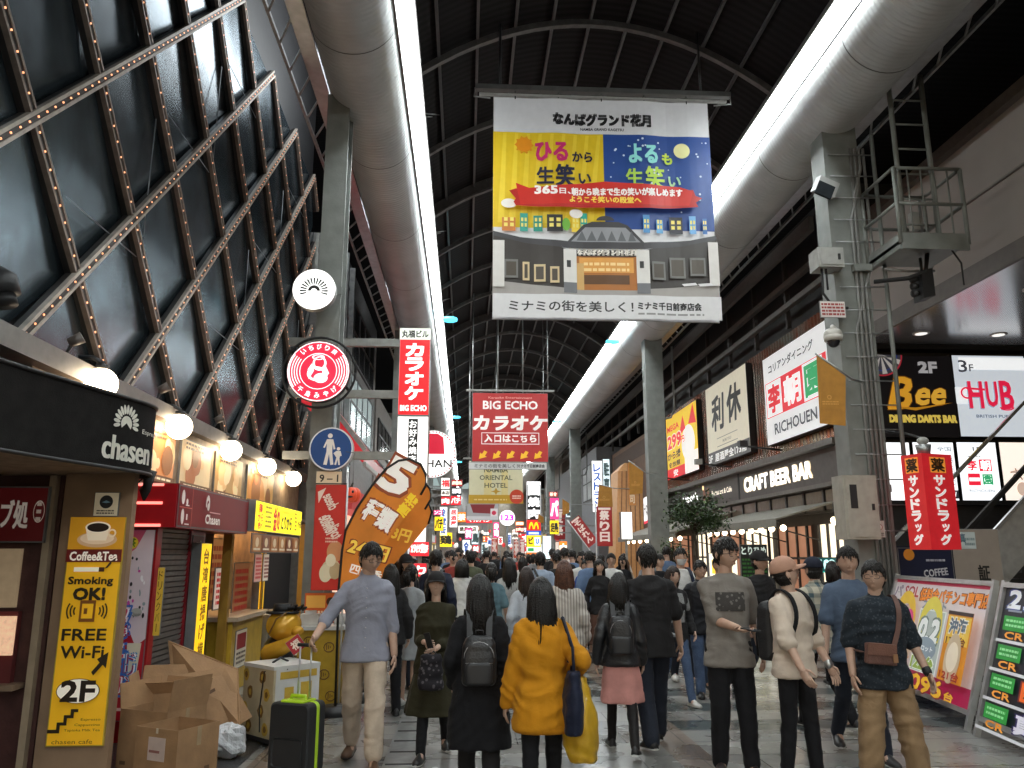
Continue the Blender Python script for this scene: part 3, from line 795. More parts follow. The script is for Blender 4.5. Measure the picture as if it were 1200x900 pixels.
# ================================================================ LEFT: FOOD STALL WITH YELLOW LIT SIGN
fs_ = thing('food_stall', 'warm lit takeaway food stall with yellow counters under the yellow lit sign', 'stall', (-3.2, 12, 0))
yel = mat('yellow counter panel', (.52, .33, .03), .4, var=.12)
woodd = mat('dark warm wood', (.10, .055, .03), .5, var=.25)
mb = MB(); mb.box(-3.62, -3.5, 9.8, 14.6, 0, 2.2, mat('stall back wall', (.26, .14, .06), .6, var=.4, scale=4)); mb.build('wall', fs_)
mb = MB(); mb.box(-3.5, -2.65, 9.95, 14.6, 2.12, 2.16, woodd); mb.build('ceiling', fs_)
mb = MB()
for yy in (10.0, 11.6, 14.5): mb = MB(); mb.box(-2.9, -2.8, yy - .05, yy + .05, 0, 2.12, mat('amber post', (.36, .2, .03), .4)); mb.build('post', fs_)
mb = MB(); mb.box(-3.4, -2.75, 10.05, 11.5, 0, .82, yel); mb.box(-3.45, -2.68, 10.0, 11.55, .82, .87, mat('counter top', (.5, .4, .28), .35)); mb.build('counter', fs_)
mb = MB(); mb.box(-3.3, -2.72, 11.7, 13.0, .0, .78, mat('pale cabinet', (.3, .27, .22), .4)); mb.build('cabinet', fs_)
mb = MB()
for yy in (10.3, 11.2, 12.4, 13.4): mb.box(-3.3, -3.1, yy, yy + .5, 2.07, 2.115, mat('stall lamp', (1, .8, .5), emit=14, ecol=(1, .66, .32)))
mb.build('lamp', fs_)
s = Sign('lit_sign', 'bright yellow lit sign board with black and red characters over the food stall', 'sign', (-2.55, 9.97, 1.88), LEFT, 2.8, .38, .12, 'f2e21c', .95)
s.text('金の', .40, .5, .8, 'a8281c', .13, .05).poly([(.33, .12), (.40, .97), (.47, .12), (.46, .1), (.40, .88), (.34, .1)], '7a3018').text('とりから', .62, .42, .5, '141008', .24, .06).text('TORIKARA', .6, .78, .12, '141008', .2).scatter(.8, .15, .86, .9, 5, '5a4a10', 3).text('から揚', .93, .45, .3, '141008', .09, .05).text('鶏', .07, .75, .28, 'a8281c', .06, .05).text('から', .07, .45, .25, 'a8281c', .09, .05).text('揚げ', .07, .18, .22, 'a8281c', .08, .05).scatter(.15, .12, .27, .9, 5, '6a5a10', 8); s.done()
s = Sign('hanging_menu', 'row of small food photos hanging below the yellow lit sign', 'menu', (-2.57, 9.97, 1.62), LEFT, 2.7, .24, .01, 'a06a3c', .1)
for i in range(6): s.rect(.02 + i * .165, .08, .16 + i * .165, .92, ['c48a50', '8a5030', 'b87a44'][i % 3]).disc(.09 + i * .165, .55, .03, 'ead0a8', ry=.022).scatter(.03 + i * .165, .1, .15 + i * .165, .3, 1, 'f0e4cc', i)
s.done()
s = Sign('lit_column_sign', 'tall glowing yellow column sign with dark writing beside the kiosk', 'sign', (-2.74, 8.66, .3), LEFT, .34, 1.42, .10, 'f0c81e', .75)
s.vtext('台湾唐揚げ横丁', .5, .97, .03, '6a4a10', .5, .04); s.done()
s = Sign('lit_column_sign', 'narrow glowing yellow post sign at the back of the food stall', 'sign', (-2.82, 11.5, .7), LEFT, .28, .95, .1, 'f0b81e', .7); s.vtext('名物', .5, .9, .2, '8a5a10', .5); s.done()
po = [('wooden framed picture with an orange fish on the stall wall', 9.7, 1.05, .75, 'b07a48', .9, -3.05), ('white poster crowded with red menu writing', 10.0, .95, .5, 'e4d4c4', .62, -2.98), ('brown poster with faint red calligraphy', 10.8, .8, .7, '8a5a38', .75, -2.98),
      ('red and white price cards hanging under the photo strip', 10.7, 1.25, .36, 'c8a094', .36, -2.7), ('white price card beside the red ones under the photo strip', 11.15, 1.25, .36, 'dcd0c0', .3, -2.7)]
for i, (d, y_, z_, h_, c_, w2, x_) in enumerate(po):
    s = Sign('poster', d, 'poster', (x_, y_, z_), LEFT, w2, h_, .012, c_, .28)  # paper given a slight glow so the posters look brighter
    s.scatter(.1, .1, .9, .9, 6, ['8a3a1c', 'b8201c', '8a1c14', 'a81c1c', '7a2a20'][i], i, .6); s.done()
s = Sign('poster', 'yellow notice with brown print on the stall counter front', 'poster', (-2.74, 10.2, .25), LEFT, .5, .45, .01, 'd8d0bc', .05); s.rect(.1, .5, .9, .9, '8a1a1a').scatter(.1, .1, .9, .45, 3, '4a3a2a', 2); s.done()
s = Sign('poster', 'pale grey menu sheet with a yellow food photo on the stall cabinet', 'poster', (-2.7, 11.75, .2), LEFT, 1.3, .52, .01, 'c8c4b4', .05); s.rect(.35, .4, .65, .9, 'b8902a').rect(.1, .08, .9, .3, 'a8862a').scatter(.1, .1, .9, .28, 2, '4a3a1a', 2); s.done()

# boxes, cart, counter, cases
card = mat('corrugated cardboard', (.36, .205, .10), .75, var=.18, scale=6, bump=.12, bscale=60)
cardi = mat('cardboard inside', (.27, .15, .075), .8, var=.2)
def carton(label, c, w, d, h, rz, flaps=(.5, .5, .5, .5), ang=(120, 100, 140, 110), lab=True):
    t = thing('cardboard_box', label, 'box', c, 'cardboard boxes by the kiosk'); t.rotation_euler = (0, 0, rz)
    mb = MB(); th = .006
    for (x0, x1, y0, y1) in ((-w / 2, w / 2, -d / 2, -d / 2 + th), (-w / 2, w / 2, d / 2 - th, d / 2), (-w / 2, -w / 2 + th, -d / 2 + th, d / 2 - th), (w / 2 - th, w / 2, -d / 2 + th, d / 2 - th)): mb.box(x0, x1, y0, y1, 0, h, card)
    mb.box(-w / 2 + th, w / 2 - th, -d / 2 + th, d / 2 - th, 0.002, th, cardi)
    o = MB(); o.v, o.f, o.m, o.sm, o.mats = mb.v, mb.f, mb.m, mb.sm, mb.mats
    ob = bpy.data.objects.new('shell', mb.mesh('shell')); COL.objects.link(ob); ob.parent = t
    for i, (fx, a) in enumerate(zip(flaps, ang)):
        if not fx: continue
        mb = MB(); a = math.radians(a); L = fx * (d if i < 2 else w)
        up, out_ = L * math.cos(math.radians(180) - a), L * math.sin(a)
        if i == 0: A, B, o_ = V((-w / 2, -d / 2, h)), V((w / 2, -d / 2, h)), V((0, -out_, up))
        elif i == 1: A, B, o_ = V((w / 2, d / 2, h)), V((-w / 2, d / 2, h)), V((0, out_, up))
        elif i == 2: A, B, o_ = V((-w / 2, d / 2, h)), V((-w / 2, -d / 2, h)), V((-out_, 0, up))
        else: A, B, o_ = V((w / 2, -d / 2, h)), V((w / 2, d / 2, h)), V((out_, 0, up))
        n_ = (B - A).cross(o_).normalized() * .003
        mb.obox((A + B + o_) / 2, (B - A) / 2, o_ / 2, n_, card)
        f_ = bpy.data.objects.new('flap', mb.mesh('flap')); COL.objects.link(f_); f_.parent = t
    mb = MB(); dk = mat('carton print', (.13, .07, .035), .7); tp = mat('packing tape', (.42, .30, .18), .25)
    mb.box(w / 2 + .001, w / 2 + .002, -d * .3, d * .1, h * .18, h * .30, dk); mb.box(w / 2 + .001, w / 2 + .002, d * .18, d * .3, h * .15, h * .34, dk); mb.box(-w * .42, -w * .30, -d / 2 - .002, -d / 2 - .001, h * .1, h * .16, dk); mb.box(w / 2 + .001, w / 2 + .0022, -.02, .02, h * .7, h, tp)
    f_ = bpy.data.objects.new('print', mb.mesh('print')); COL.objects.link(f_); f_.parent = t
    if lab:
        mb = MB(); mb.box(-w * .18, w * .22, -d / 2 - .002, -d / 2 - .001, h * .5, h * .86, mat('paper label', (.62, .48, .42), .6)); mb.box(-w * .15, w * .1, -d / 2 - .0035, -d / 2 - .0025, h * .62, h * .66, mat('label ink', (.3, .12, .1)))
        mb.box(-.008, .012, -d / 2 - .002, -d / 2 - .001, h * .92, h, mat('tape', (.6, .5, .38), .3))
        f_ = bpy.data.objects.new('paper_label', mb.mesh('paper_label')); COL.objects.link(f_); f_.parent = t
    return t
carton('front cardboard box with a pale paper label standing lowest in the pile', (-2.03, 6.22, 0), .40, .38, .42, math.radians(-28), (0, 0, 0, 0))
carton('open topped cardboard box with raised flaps stacked behind the labelled one', (-2.34, 6.8, 0), .46, .42, .44, math.radians(-24), (0, .45, .4, .5), (90, 165, 170, 172), False)
carton('small folded cardboard box half hidden against the red kiosk', (-2.52, 7.18, 0), .36, .36, .5, math.radians(10), (.3, .5, .4, 0), (150, 160, 165, 120), False)
def sheet(label, pts, th=.012):
    t = thing('cardboard_sheet', label, 'cardboard sheet', pts[0], 'flattened cardboard'); mb = MB(); q = [V(p) for p in pts]
    n_ = (q[1] - q[0]).cross(q[3] - q[0]).normalized() * th
    mb.add(q + [p - n_ for p in q], [(0, 1, 2, 3), (7, 6, 5, 4), (0, 4, 5, 1), (1, 5, 6, 2), (2, 6, 7, 3), (3, 7, 4, 0)], card)
    o = mb.build('board', t)
    mb = MB(); c = (q[0] + q[1] + q[2] + q[3]) / 4; ux = (q[1] - q[0]) * .12; uy = (q[3] - q[0]) * .05
    nn = -n_.normalized() * -.003
    for k in range(3): mb.obox(c + (q[3] - q[0]) * (.12 - k * .1) + nn, ux * (1 - k * .25), uy * .4, nn * .2, mat('cardboard print', (.12, .06, .03), .7))
    mb.build('print', t); return t
sheet('big flattened cardboard sheet leaning against the kiosk above the other boxes', [(-2.45, 7.45, .12), (-1.86, 7.2, .22), (-1.98, 7.5, .62), (-2.6, 7.5, .86)])
sheet('tilted cardboard sheet with dark printing leaning at the right of the pile', [(-2.18, 7.1, .02), (-1.78, 7.3, .26), (-2.08, 7.45, .64), (-2.46, 7.25, .60)])
bagm = mat('white crumpled plastic', (.55, .56, .58), .35, var=.2, bump=.9, bscale=14)
bp_ = at_ground(268, 888)
def crumple(c, r, m, seed, nu=22, nv=14, amp=.3):
    mb = MB(); mb.ball((0, 0, 0), 1, m, nu, nv); out = []
    for p in mb.v:
        q = V(p); k = 1 + amp * noise.noise(q * 2.1 + V((seed, 0, 0))) + amp * .5 * noise.noise(q * 5 + V((seed, 3, 0)))
        out.append((c[0] + q.x * r[0] * k, c[1] + q.y * r[1] * k, max(c[2] + q.z * r[2] * k, .008)))
    mb.v = out; mb.sm = [False] * len(mb.sm); return mb
mb = crumple((bp_.x, bp_.y, .12), (.13, .14, .13), bagm, 2.2)
tag(mb.build('plastic_bag', org=(bp_.x, bp_.y, 0)), 'crumpled white plastic bag lying beside the cardboard boxes', 'bag')

ct = thing('display_trunk', 'white and cream trunk with yellow food pictures standing on the pavement', 'trunk', (-1.75, 7.9, 0)); 
def local_part(t, name, mb):
    ob = bpy.data.objects.new(name, mb.mesh(name)); COL.objects.link(ob); ob.parent = t; return ob
ct.rotation_euler = (0, 0, math.radians(44)); ct.location = (-1.64, 7.7, 0)
creamp = mat('cream patterned vinyl', (.52, .44, .28), .4, var=.1); whit = mat('white panel', (.62, .62, .60), .35, var=.06)
mb = MB(); mb.box(-.23, .23, -.25, .25, .06, .64, creamp); mb.box(-.21, .231, -.253, -.25, .07, .63, whit); mb.box(-.235, .235, -.255, .255, .62, .65, whit); local_part(ct, 'body', mb)
mb = MB(); mb.box(-.24, .24, -.26, .26, .025, .06, blackm); local_part(ct, 'base', mb)
for sx in (-1, 1):
    for sy in (-1, 1):
        mb = MB(); mb.tube([(sx * .19 - .015, sy * .2, .03), (sx * .19 + .015, sy * .2, .03)], .03, blackm, 12); local_part(ct, 'wheel', mb)
mb = MB(); r = random.Random(4); brn = mat('brown food print', (.20, .10, .02), .5); gol = mat('golden food print', (.55, .36, .05), .5)
for i in range(4):
    for j in range(2):
        c = V((-.2335, -.15 + j * .27 + (i % 2) * .08, .13 + i * .14)); P = []
        for a in range(12): P.append(c + V((0, .05 * math.cos(a * math.pi / 6) * r.uniform(.8, 1.2), .055 * math.sin(a * math.pi / 6))))
        mb.add(P[::-1], [tuple(range(12))], [gol, brn][(i + j) % 2])
        mb.add([c + V((-.001, (p - c).y * .5, (p - c).z * .5)) for p in P][::-1], [tuple(range(12))], [brn, gol][(i + j) % 2])
for (x0, x1, z0, z1, m_) in ((-.17, .2, .54, .6, gol), (-.12, -.03, .35, .47, gol), (.04, .15, .36, .5, gol), (-.14, .17, .2, .27, mat('pale print', (.45, .40, .25)))): mb.box(x0, x1, -.2555, -.2535, z0, z1, m_)
for k in range(5): mb.box(-.15, .18 - .03 * k, -.2555, -.2535, .30 - k * .035, .31 - k * .035, mat('grey print', (.3, .3, .28)))
local_part(ct, 'print', mb)
mb = MB(); mb.tube([(-.1, -.256, .62), (-.236, -.1, .6), (-.238, -.06, .3), (-.236, -.08, .1)], .006, darkm, 6); mb.tube([(-.1, .0, .652), (-.02, .0, .69), (.06, .0, .652)], .01, darkm, 6); local_part(ct, 'strap', mb)

yc = thing('yellow_counter', 'yellow serving counter with brown round prints and a white top', 'counter', (-1.6, 9.3, 0))
mb = MB(); mb.box(-1.80, -1.34, 9.15, 10.3, 0, .80, yel); mb.build('body', yc)
mb = MB(); mb.box(-1.86, -1.30, 9.1, 10.35, .80, .84, whit); mb.build('top', yc)
mb = MB(); r = random.Random(8)
for i, (x_, z_) in enumerate([(-1.68, .68), (-1.46, .62), (-1.70, .42), (-1.5, .34), (-1.66, .16), (-1.42, .12)]):
    mb.tube([(x_ + .055 * math.cos(a * math.pi / 5), 9.148, z_ + .05 * math.sin(a * math.pi / 5)) for a in range(11)], .007, brn, 5)
    for k in range(3): mb.box(x_ - .03 + k * .02, x_ - .02 + k * .02, 9.146, 9.1495, z_ - .03 + .01 * k, z_ + .03 - .01 * k, brn)
mb.build('print', yc)
for i, (d, x_, y_, w2, h2, c_) in enumerate([('white napkin box on the yellow counter', -1.70, 9.3, .2, .15, (.6, .58, .54)), ('small stack of white paper cups on the yellow counter', -1.42, 9.35, .1, .12, (.62, .6, .57))]):
    t = thing(['napkin_box', 'paper_cups'][i], d, ['box', 'cups'][i], (x_, y_, .84)); mb = MB()
    if i == 0: mb.box(x_ - .1, x_ + .1, y_ - .07, y_ + .07, .84, .96, mat('carton white', c_, .5)); mb.build('box', t); mb = MB(); mb.box(x_ - .06, x_ + .06, y_ - .02, y_ + .03, .96, .995, whit); mb.build('napkin', t)
    else:
        for k in range(3): mb.tube([(x_ + .05 * k, y_ + .03 * k, .84), (x_ + .05 * k, y_ + .03 * k, .95)], [.028, .036], whit, 14); mb.tube([(x_ + .05 * k, y_ + .03 * k, .95), (x_ + .05 * k, y_ + .03 * k, .956)], .039, whit, 14)
        mb.build('cup', t)
s = Sign('flyer_stand', 'orange menu card standing on the yellow counter', 'menu card', (-1.82, 9.5, .84), FRONT, .4, .34, .01, 'c85a20', .12); s.rect(.06, .5, .6, .9, 'e8b050').scatter(.1, .1, .9, .42, 3, 'f0d8b0', 4, .7).disc(.75, .7, .12, '3a2010'); s.done()

# golden shop figure: a plain rounded stand-in, no face
sg = thing('golden_figure', 'glossy golden shop figure in a black hat bowing over the trunk', 'figure', (-1.95, 8.3, 0))
gold = mat('golden lacquer', (.62, .33, .03), .16, .15, var=.1)
c0 = at_depth(332, 745, 8.2)
mb = MB(); mb.tube([(c0.x, 8.25, 0), (c0.x, 8.25, .45)], [.14, .1], blackm, 16); mb.box(c0.x - .16, c0.x + .16, 8.1, 8.4, 0, .05, blackm); mb.build('pedestal', sg)
mb = MB(); mb.ball((c0.x - .06, 8.25, .62), (.16, .15, .22), mat('black jacket', (.02, .018, .018), .4), 20, 14); mb.build('jacket', sg)
mb = MB(); mb.ball((c0.x, 8.2, .93), (.17, .15, .15), gold, 24, 16); mb.ball((c0.x + .15, 8.12, .88), (.06, .06, .05), gold, 16, 10); mb.build('head', sg)
mb = MB(); mb.cap((c0.x - .10, 8.12, .68), (c0.x + .16, 7.98, .80), .09, .06, gold); mb.build('arm', sg)
mb = MB(); mb.tube([(c0.x - .02, 8.22, 1.04), (c0.x - .02, 8.22, 1.06)], [.16, .16], blackm, 20); mb.tube([(c0.x - .02, 8.22, 1.06), (c0.x - .02, 8.22, 1.13)], [.1, .085], blackm, 20)
for a in range(5): mb.cap((c0.x + .02 + .04 * a, 8.18, 1.08), (c0.x + .1 + .03 * a, 8.12, 1.10 + .02 * (a % 2)), .02, .012, blackm, 6, 2)
mb.build('hat', sg)
mb = MB(); mb.tube([(c0.x - .1, 8.03, .86), (c0.x - .04, 8.03, 1.0), (c0.x + .06, 8.02, 1.06)], .008, brn, 6); mb.build('hat_cord', sg)
s = Sign('x', '', '', (c0.x + .17, 7.9, .68), V((.72, .1, .55)), .14, .14, .01, 'a81420', v=V((-.55, 0, .72)), root=sg); s.text('福', .5, .5, .6, 'f0d8c8', .6, .04); s.done('red_card', 'card_print')

# black and lime suitcase
sc_ = thing('suitcase', 'black cabin suitcase with lime green edge pulled by the man in blue-grey', 'suitcase', (-1.22, 6.36, 0)); sc_.rotation_euler = (0, 0, math.radians(-24))
lime = mat('lime plastic', (.42, .62, .02), .4, var=.05); nyl = mat('black nylon', (.014, .015, .017), .6, bump=.2, bscale=150)
def rbox(mb, x0, x1, y0, y1, z0, z1, r, m, n=4):
    P = []
    for cx, cz, a0 in ((x1 - r, z1 - r, 0), (x0 + r, z1 - r, 90), (x0 + r, z0 + r, 180), (x1 - r, z0 + r, 270)):
        for k in range(n + 1): a = math.radians(a0 + 90 * k / n); P.append((cx + r * math.cos(a), cz + r * math.sin(a)))
    e = .012
    rings = []
    for yy, ins in ((y0, e), (y0 + e, 0), (y1 - e, 0), (y1, e)):
        cx, cz = (x0 + x1) / 2, (z0 + z1) / 2; kx, kz = 1 - ins * 2 / (x1 - x0), 1 - ins * 2 / (z1 - z0)
        rings.append([V((cx + (x - cx) * kx, yy, cz + (z - cz) * kz)) for x, z in P])
    mb.loft(rings, m, smooth=False)
mb = MB(); rbox(mb, -.17, .17, -.11, .0, .05, .54, .04, nyl); rbox(mb, -.17, .17, .03, .11, .05, .54, .04, nyl); local_part(sc_, 'body', mb)
mb = MB(); rbox(mb, -.174, .174, -.002, .032, .046, .544, .042, lime); mb.box(-.182, -.17, -.02, .05, .2, .44, lime); local_part(sc_, 'zip_band', mb)
mb = MB(); rbox(mb, -.13, .13, -.116, -.108, .1, .3, .03, mat('case pocket', (.02, .021, .023), .5)); local_part(sc_, 'pocket', mb)
mb = MB(); mb.tube([(-.07, .0, .53), (-.06, .0, .575), (.06, 0, .575), (.07, 0, .53)], .014, lime, 8); rbox(mb, -.1, .1, -.09, .09, .535, .552, .006, lime); local_part(sc_, 'grip', mb)
mb = MB()
for q in (-.05, .05): mb.tube([(q, .06, .53), (q, .06, .93)], .007, mat('alloy pole', (.55, .55, .55), .3, .9), 8)
mb.tube([(-.07, .06, .93), (.07, .06, .93)], .014, blackm, 10); local_part(sc_, 'telescopic_handle', mb)
for sx in (-1, 1):
    for sy in (-1, 1): mb = MB(); mb.tube([(sx * .13 - .012, sy * .075, .025), (sx * .13 + .012, sy * .075, .025)], .025, blackm, 12); local_part(sc_, 'wheel', mb)

# ================================================================ LEFT: FLAGS
def flag_pole(t, x, y, h):
    mb = MB(); mb.tube([(x, y, 0), (x, y, h)], .011, mat('white pole', (.6, .6, .6), .4), 8); mb.build('pole', t)
    mb = MB(); mb.tube([(x, y, 0), (x, y, .05), (x, y, .09)], [.15, .14, .03], darkm, 20); mb.build('base', t)
a = at_depth(366, 692, 8.9); b_ = at_depth(401, 568, 8.9)
t = thing('banner_flag', 'red nobori banner with reversed cheese fondue torikaro lettering beside the yellow counter', 'flag', (a.x, 8.9, 0))
s = Sign('x', '', '', (a.x - .02, 8.9, a.z), FRONT, b_.x - a.x + .07, b_.z - a.z, .004, 'bf2418', .10, side=mat('red cloth', (.4, .03, .02), .8), root=t)
s.poly([(0.08, .93), (.34, .97), (.12, .82)], 'e4c8b8').text('cheese', .52, .84, .11, 'ead4c4', .52, .03, 0, math.radians(-62), True).text('fondue', .46, .62, .12, 'ead4c4', .62, .03, 0, math.radians(-62), True).text('torikaro', .62, .6, .12, 'ead4c4', .8, .03, 0, math.radians(-62), True)
s.disc(.72, .36, .26, 'c88a5a', ry=.34).disc(.62, .2, .3, 'cbb890', ry=.3).disc(.45, .16, .2, 'd6c9a8', ry=.28).disc(.75, .18, .18, 'b8a078', ry=.26).disc(.6, .28, .16, 'e0d4b4', ry=.2)
s.scatter(.4, .44, .8, .5, 2, 'e0b8a0', 3); s.done('cloth', 'print'); flag_pole(t, b_.x + .06, 8.9, 2.5)
mb = MB(); mb.tube([(a.x - .02, 8.9, b_.z + .01), (b_.x + .06, 8.9, b_.z + .01)], .008, darkm, 6); mb.build('crossbar', t)
# orange bow flags: (pixel outline read at one depth, laid flat in its own plane)
def bow_flag(y, out, label, texts):
    P = [at_depth(u, v, y) for u, v in out]; o = at_depth(397, 690, y)
    t = thing('bow_flag', label, 'flag', (o.x, y, 0), 'orange bow flags')
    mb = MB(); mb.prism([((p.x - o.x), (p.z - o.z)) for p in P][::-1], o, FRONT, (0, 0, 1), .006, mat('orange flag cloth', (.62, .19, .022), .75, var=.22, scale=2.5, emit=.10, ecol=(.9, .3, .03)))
    mb.build('cloth', t)
    mb = MB(); mb.tube([(P[0].x + .02, y - .01, 0)] + [p + V((0, -.008, 0)) for p in P[:-3]], .013, blackm, 8); mb.build('pole', t)
    mb = MB(); mb.tube([(P[0].x + .02, y, 0), (P[0].x + .02, y, .08)], [.2, .16], darkm, 20); mb.build('base', t)
    s = Sign('x', '', '', (o.x, y, o.z), FRONT, 1.0, 1.42, 0, None, root=t)
    s.pan = MB(); s.emit = .2; texts(s); s.pr.build('print', t)
    return t
RD = math.radians
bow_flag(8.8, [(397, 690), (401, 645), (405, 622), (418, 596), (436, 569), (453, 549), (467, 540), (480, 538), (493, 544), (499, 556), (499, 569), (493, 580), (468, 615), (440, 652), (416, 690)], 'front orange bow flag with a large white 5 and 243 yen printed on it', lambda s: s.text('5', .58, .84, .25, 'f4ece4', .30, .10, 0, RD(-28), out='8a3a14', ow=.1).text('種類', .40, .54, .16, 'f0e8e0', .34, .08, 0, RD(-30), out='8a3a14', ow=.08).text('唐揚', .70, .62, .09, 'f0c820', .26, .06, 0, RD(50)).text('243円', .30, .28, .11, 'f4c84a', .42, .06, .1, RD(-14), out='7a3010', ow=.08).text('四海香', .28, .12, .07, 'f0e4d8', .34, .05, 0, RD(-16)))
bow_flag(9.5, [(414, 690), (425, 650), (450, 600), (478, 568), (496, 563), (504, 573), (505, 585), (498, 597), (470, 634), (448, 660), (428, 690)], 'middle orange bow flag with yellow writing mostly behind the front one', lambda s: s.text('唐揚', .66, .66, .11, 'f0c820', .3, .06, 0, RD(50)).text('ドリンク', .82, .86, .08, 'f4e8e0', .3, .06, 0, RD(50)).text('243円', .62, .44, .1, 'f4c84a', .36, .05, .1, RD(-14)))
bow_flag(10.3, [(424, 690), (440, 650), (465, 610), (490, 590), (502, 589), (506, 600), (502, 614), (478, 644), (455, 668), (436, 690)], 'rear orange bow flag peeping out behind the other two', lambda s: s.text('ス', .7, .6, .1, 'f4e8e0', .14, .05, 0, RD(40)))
# halloween pumpkin decoration
p = at_depth(411, 580, 9.6)
t = thing('pumpkin_decoration', 'red orange pumpkin face decoration hanging by the red cheese banner', 'decoration', p)
mb = MB(); pm = mat('pumpkin red', (.6, .06, .02), .4, emit=.2, ecol=(.9, .12, .05))
for k in range(5): a = k * 2 * math.pi / 5; mb.ball(p + V((.05 * math.cos(a), .05 * math.sin(a), 0)), (.07, .07, .09), pm)
mb.build('body', t)
mb = MB()
for q in (-1, 1): mb.ball(p + V((q * .04, -.115, .03)), (.014, .01, .018), blackm, 8, 6)
mb.ball(p + V((0, -.118, -.03)), (.045, .01, .012), blackm, 10, 6); mb.build('face', t)
mb = MB(); mb.cap(p + V((0, 0, .08)), p + V((.02, 0, .14)), .018, .01, mat('stem dark', (.03, .03, .02))); mb.build('stem', t)
mb = MB(); mb.tube([p + V((.02, 0, .13)), p + V((.02, 0, .5)), V((-1.8, 10, p.z + .6))], .004, darkm, 5); mb.build('cord', t)

# ================================================================ LEFT: HANGING SIGNS ON THE COLUMN
def round_sign(name, label, u, v, rpx, y, face, emit, side, **k):
    c = at_depth(u, v, y); R = rpx / F_PX * y
    return Sign(name, label, 'sign', (c.x - R, y, c.z - R), FRONT, 2 * R, 2 * R, .10, face, emit, side=side, round_=True), c, R
sd = mat('round sign rim', (.35, .35, .35), .4)
s, c, R = round_sign('round_sign', 'white round lit sign with a black fan emblem high on the left column', 368, 339, 26, 9.6, 'f8f8f6', 1.0, sd)
for i in range(15):
    a = RD(-14 + i * 14.9); q = (.5 + .245 * math.cos(a), .46 + .245 * math.sin(a))
    s.pr.prism([((q[0] + .075 * math.cos(a) * cx_ - .022 * math.sin(a) * cy_) * s.w, (q[1] + .075 * math.sin(a) * cx_ + .022 * math.cos(a) * cy_) * s.h) for cx_, cy_ in ((-1, -.6), (1, -1), (1.1, 0), (1, 1), (-1, .6))], s.o, s.u, s.v_, 0, s.c('141414'), .004)
s.disc(.5, .46, .14, '141414', n=20, a0=0, a1=math.pi).poly([(.36, .46), (.42, .36), (.5, .43), (.58, .36), (.64, .46)], 'f8f8f6').disc(.5, .45, .07, 'f8f8f6', n=14, a0=0, a1=math.pi); rt = s.done('disc')
mb = MB(); mb.beam((c.x, 9.66, c.z + R), (c.x, 9.66, c.z + R + .5), .03, .03, steel); mb.beam((c.x - .1, 9.68, c.z), (-1.8, 10.1, c.z), .1, .12, mat('bracket grey', (.4, .4, .4), .5)); mb.build('bracket', rt)
s, c, R = round_sign('round_sign', 'red and white round lit souvenir shop sign hung in a black ring', 373, 435, 37, 9.5, 'd41e3c', .85, blackm)
W_ = 'f4eef0'
s.disc(.5, .5, .492, W_, hole=.965).disc(.5, .5, .30, W_, hole=.955)
for q in (0, math.pi):
    for rr in (.345, .385, .425, .465): s.disc(.5, .5, rr, W_, n=16, a0=q - .62, a1=q + .62, hole=1 - .016 / rr)
for i, ch in enumerate('いちびり庵'): a = RD(128 - i * 19); s.text(ch, .5 + .40 * math.cos(a), .5 + .40 * math.sin(a), .085, W_, .075, .05, 0, a - math.pi / 2)
for i, ch in enumerate('千鳥みやげ'): a = RD(228 + i * 21); s.text(ch, .5 + .40 * math.cos(a), .5 + .40 * math.sin(a), .09, W_, .08, .05, 0, a + math.pi / 2)
s.disc(.52, .62, .11, W_, ry=.12).disc(.52, .63, .075, 'd41e3c', ry=.09).disc(.48, .45, .15, W_, ry=.12, hole=.7).disc(.55, .38, .11, W_, ry=.08).poly([(.36, .36), (.44, .5), (.4, .62), (.34, .52)], W_).poly([(.6, .34), (.68, .46), (.62, .58), (.57, .46)], W_).disc(.5, .72, .1, W_, ry=.045, hole=.7); rt = s.done('disc')
mb = MB(); mb.tube([V((c.x + (R + .06) * math.cos(a), 9.56, c.z + (R + .06) * math.sin(a))) for a in [2 * math.pi * k / 40 for k in range(41)]], .016, blackm, 6); mb.tube([(c.x - R, 9.56, c.z + R * .7), (-1.8, 10.1, c.z + R * .7)], .02, blackm, 6); mb.tube([(c.x + R * .9, 9.56, c.z - R * .5), (c.x + R * .9, 9.7, c.z - R * .5)], .02, blackm, 6); mb.build('ring', rt)
s, c, R = round_sign('traffic_sign', 'blue round pedestrian road sign with a walking adult and child', 388, 526, 25.5, 9.7, 'd8dce0', .12, sd)
s.disc(.5, .5, .465, '12427e'); F_ = 'dcd8d0'
s.disc(.47, .80, .055, F_).poly([(.40, .72), (.54, .72), (.60, .50), (.56, .48), (.53, .60), (.53, .42), (.57, .14), (.50, .13), (.46, .38), (.42, .13), (.34, .14), (.40, .44), (.40, .62), (.36, .52), (.32, .53)], F_)
s.disc(.67, .50, .04, F_).poly([(.62, .45), (.72, .45), (.75, .34), (.71, .33), (.70, .28), (.72, .13), (.68, .13), (.66, .25), (.63, .13), (.59, .14), (.63, .30), (.56, .40)], F_); rt = s.done('disc')
mb = MB(); mb.tube([(c.x, 9.82, 0), (c.x, 9.82, c.z + R + .3)], .03, steel, 10); mb.build('post', rt)
s = front_sign('route_plate', 'small cream plate reading 9-1 under the blue pedestrian sign', 'sign', 370, 569, 401, 552, 9.74, depth=.02, face='d8c4a4', emit=.1); s.text('9 – 1', .5, .5, .5, '2a241c', .7, .04); s.done()

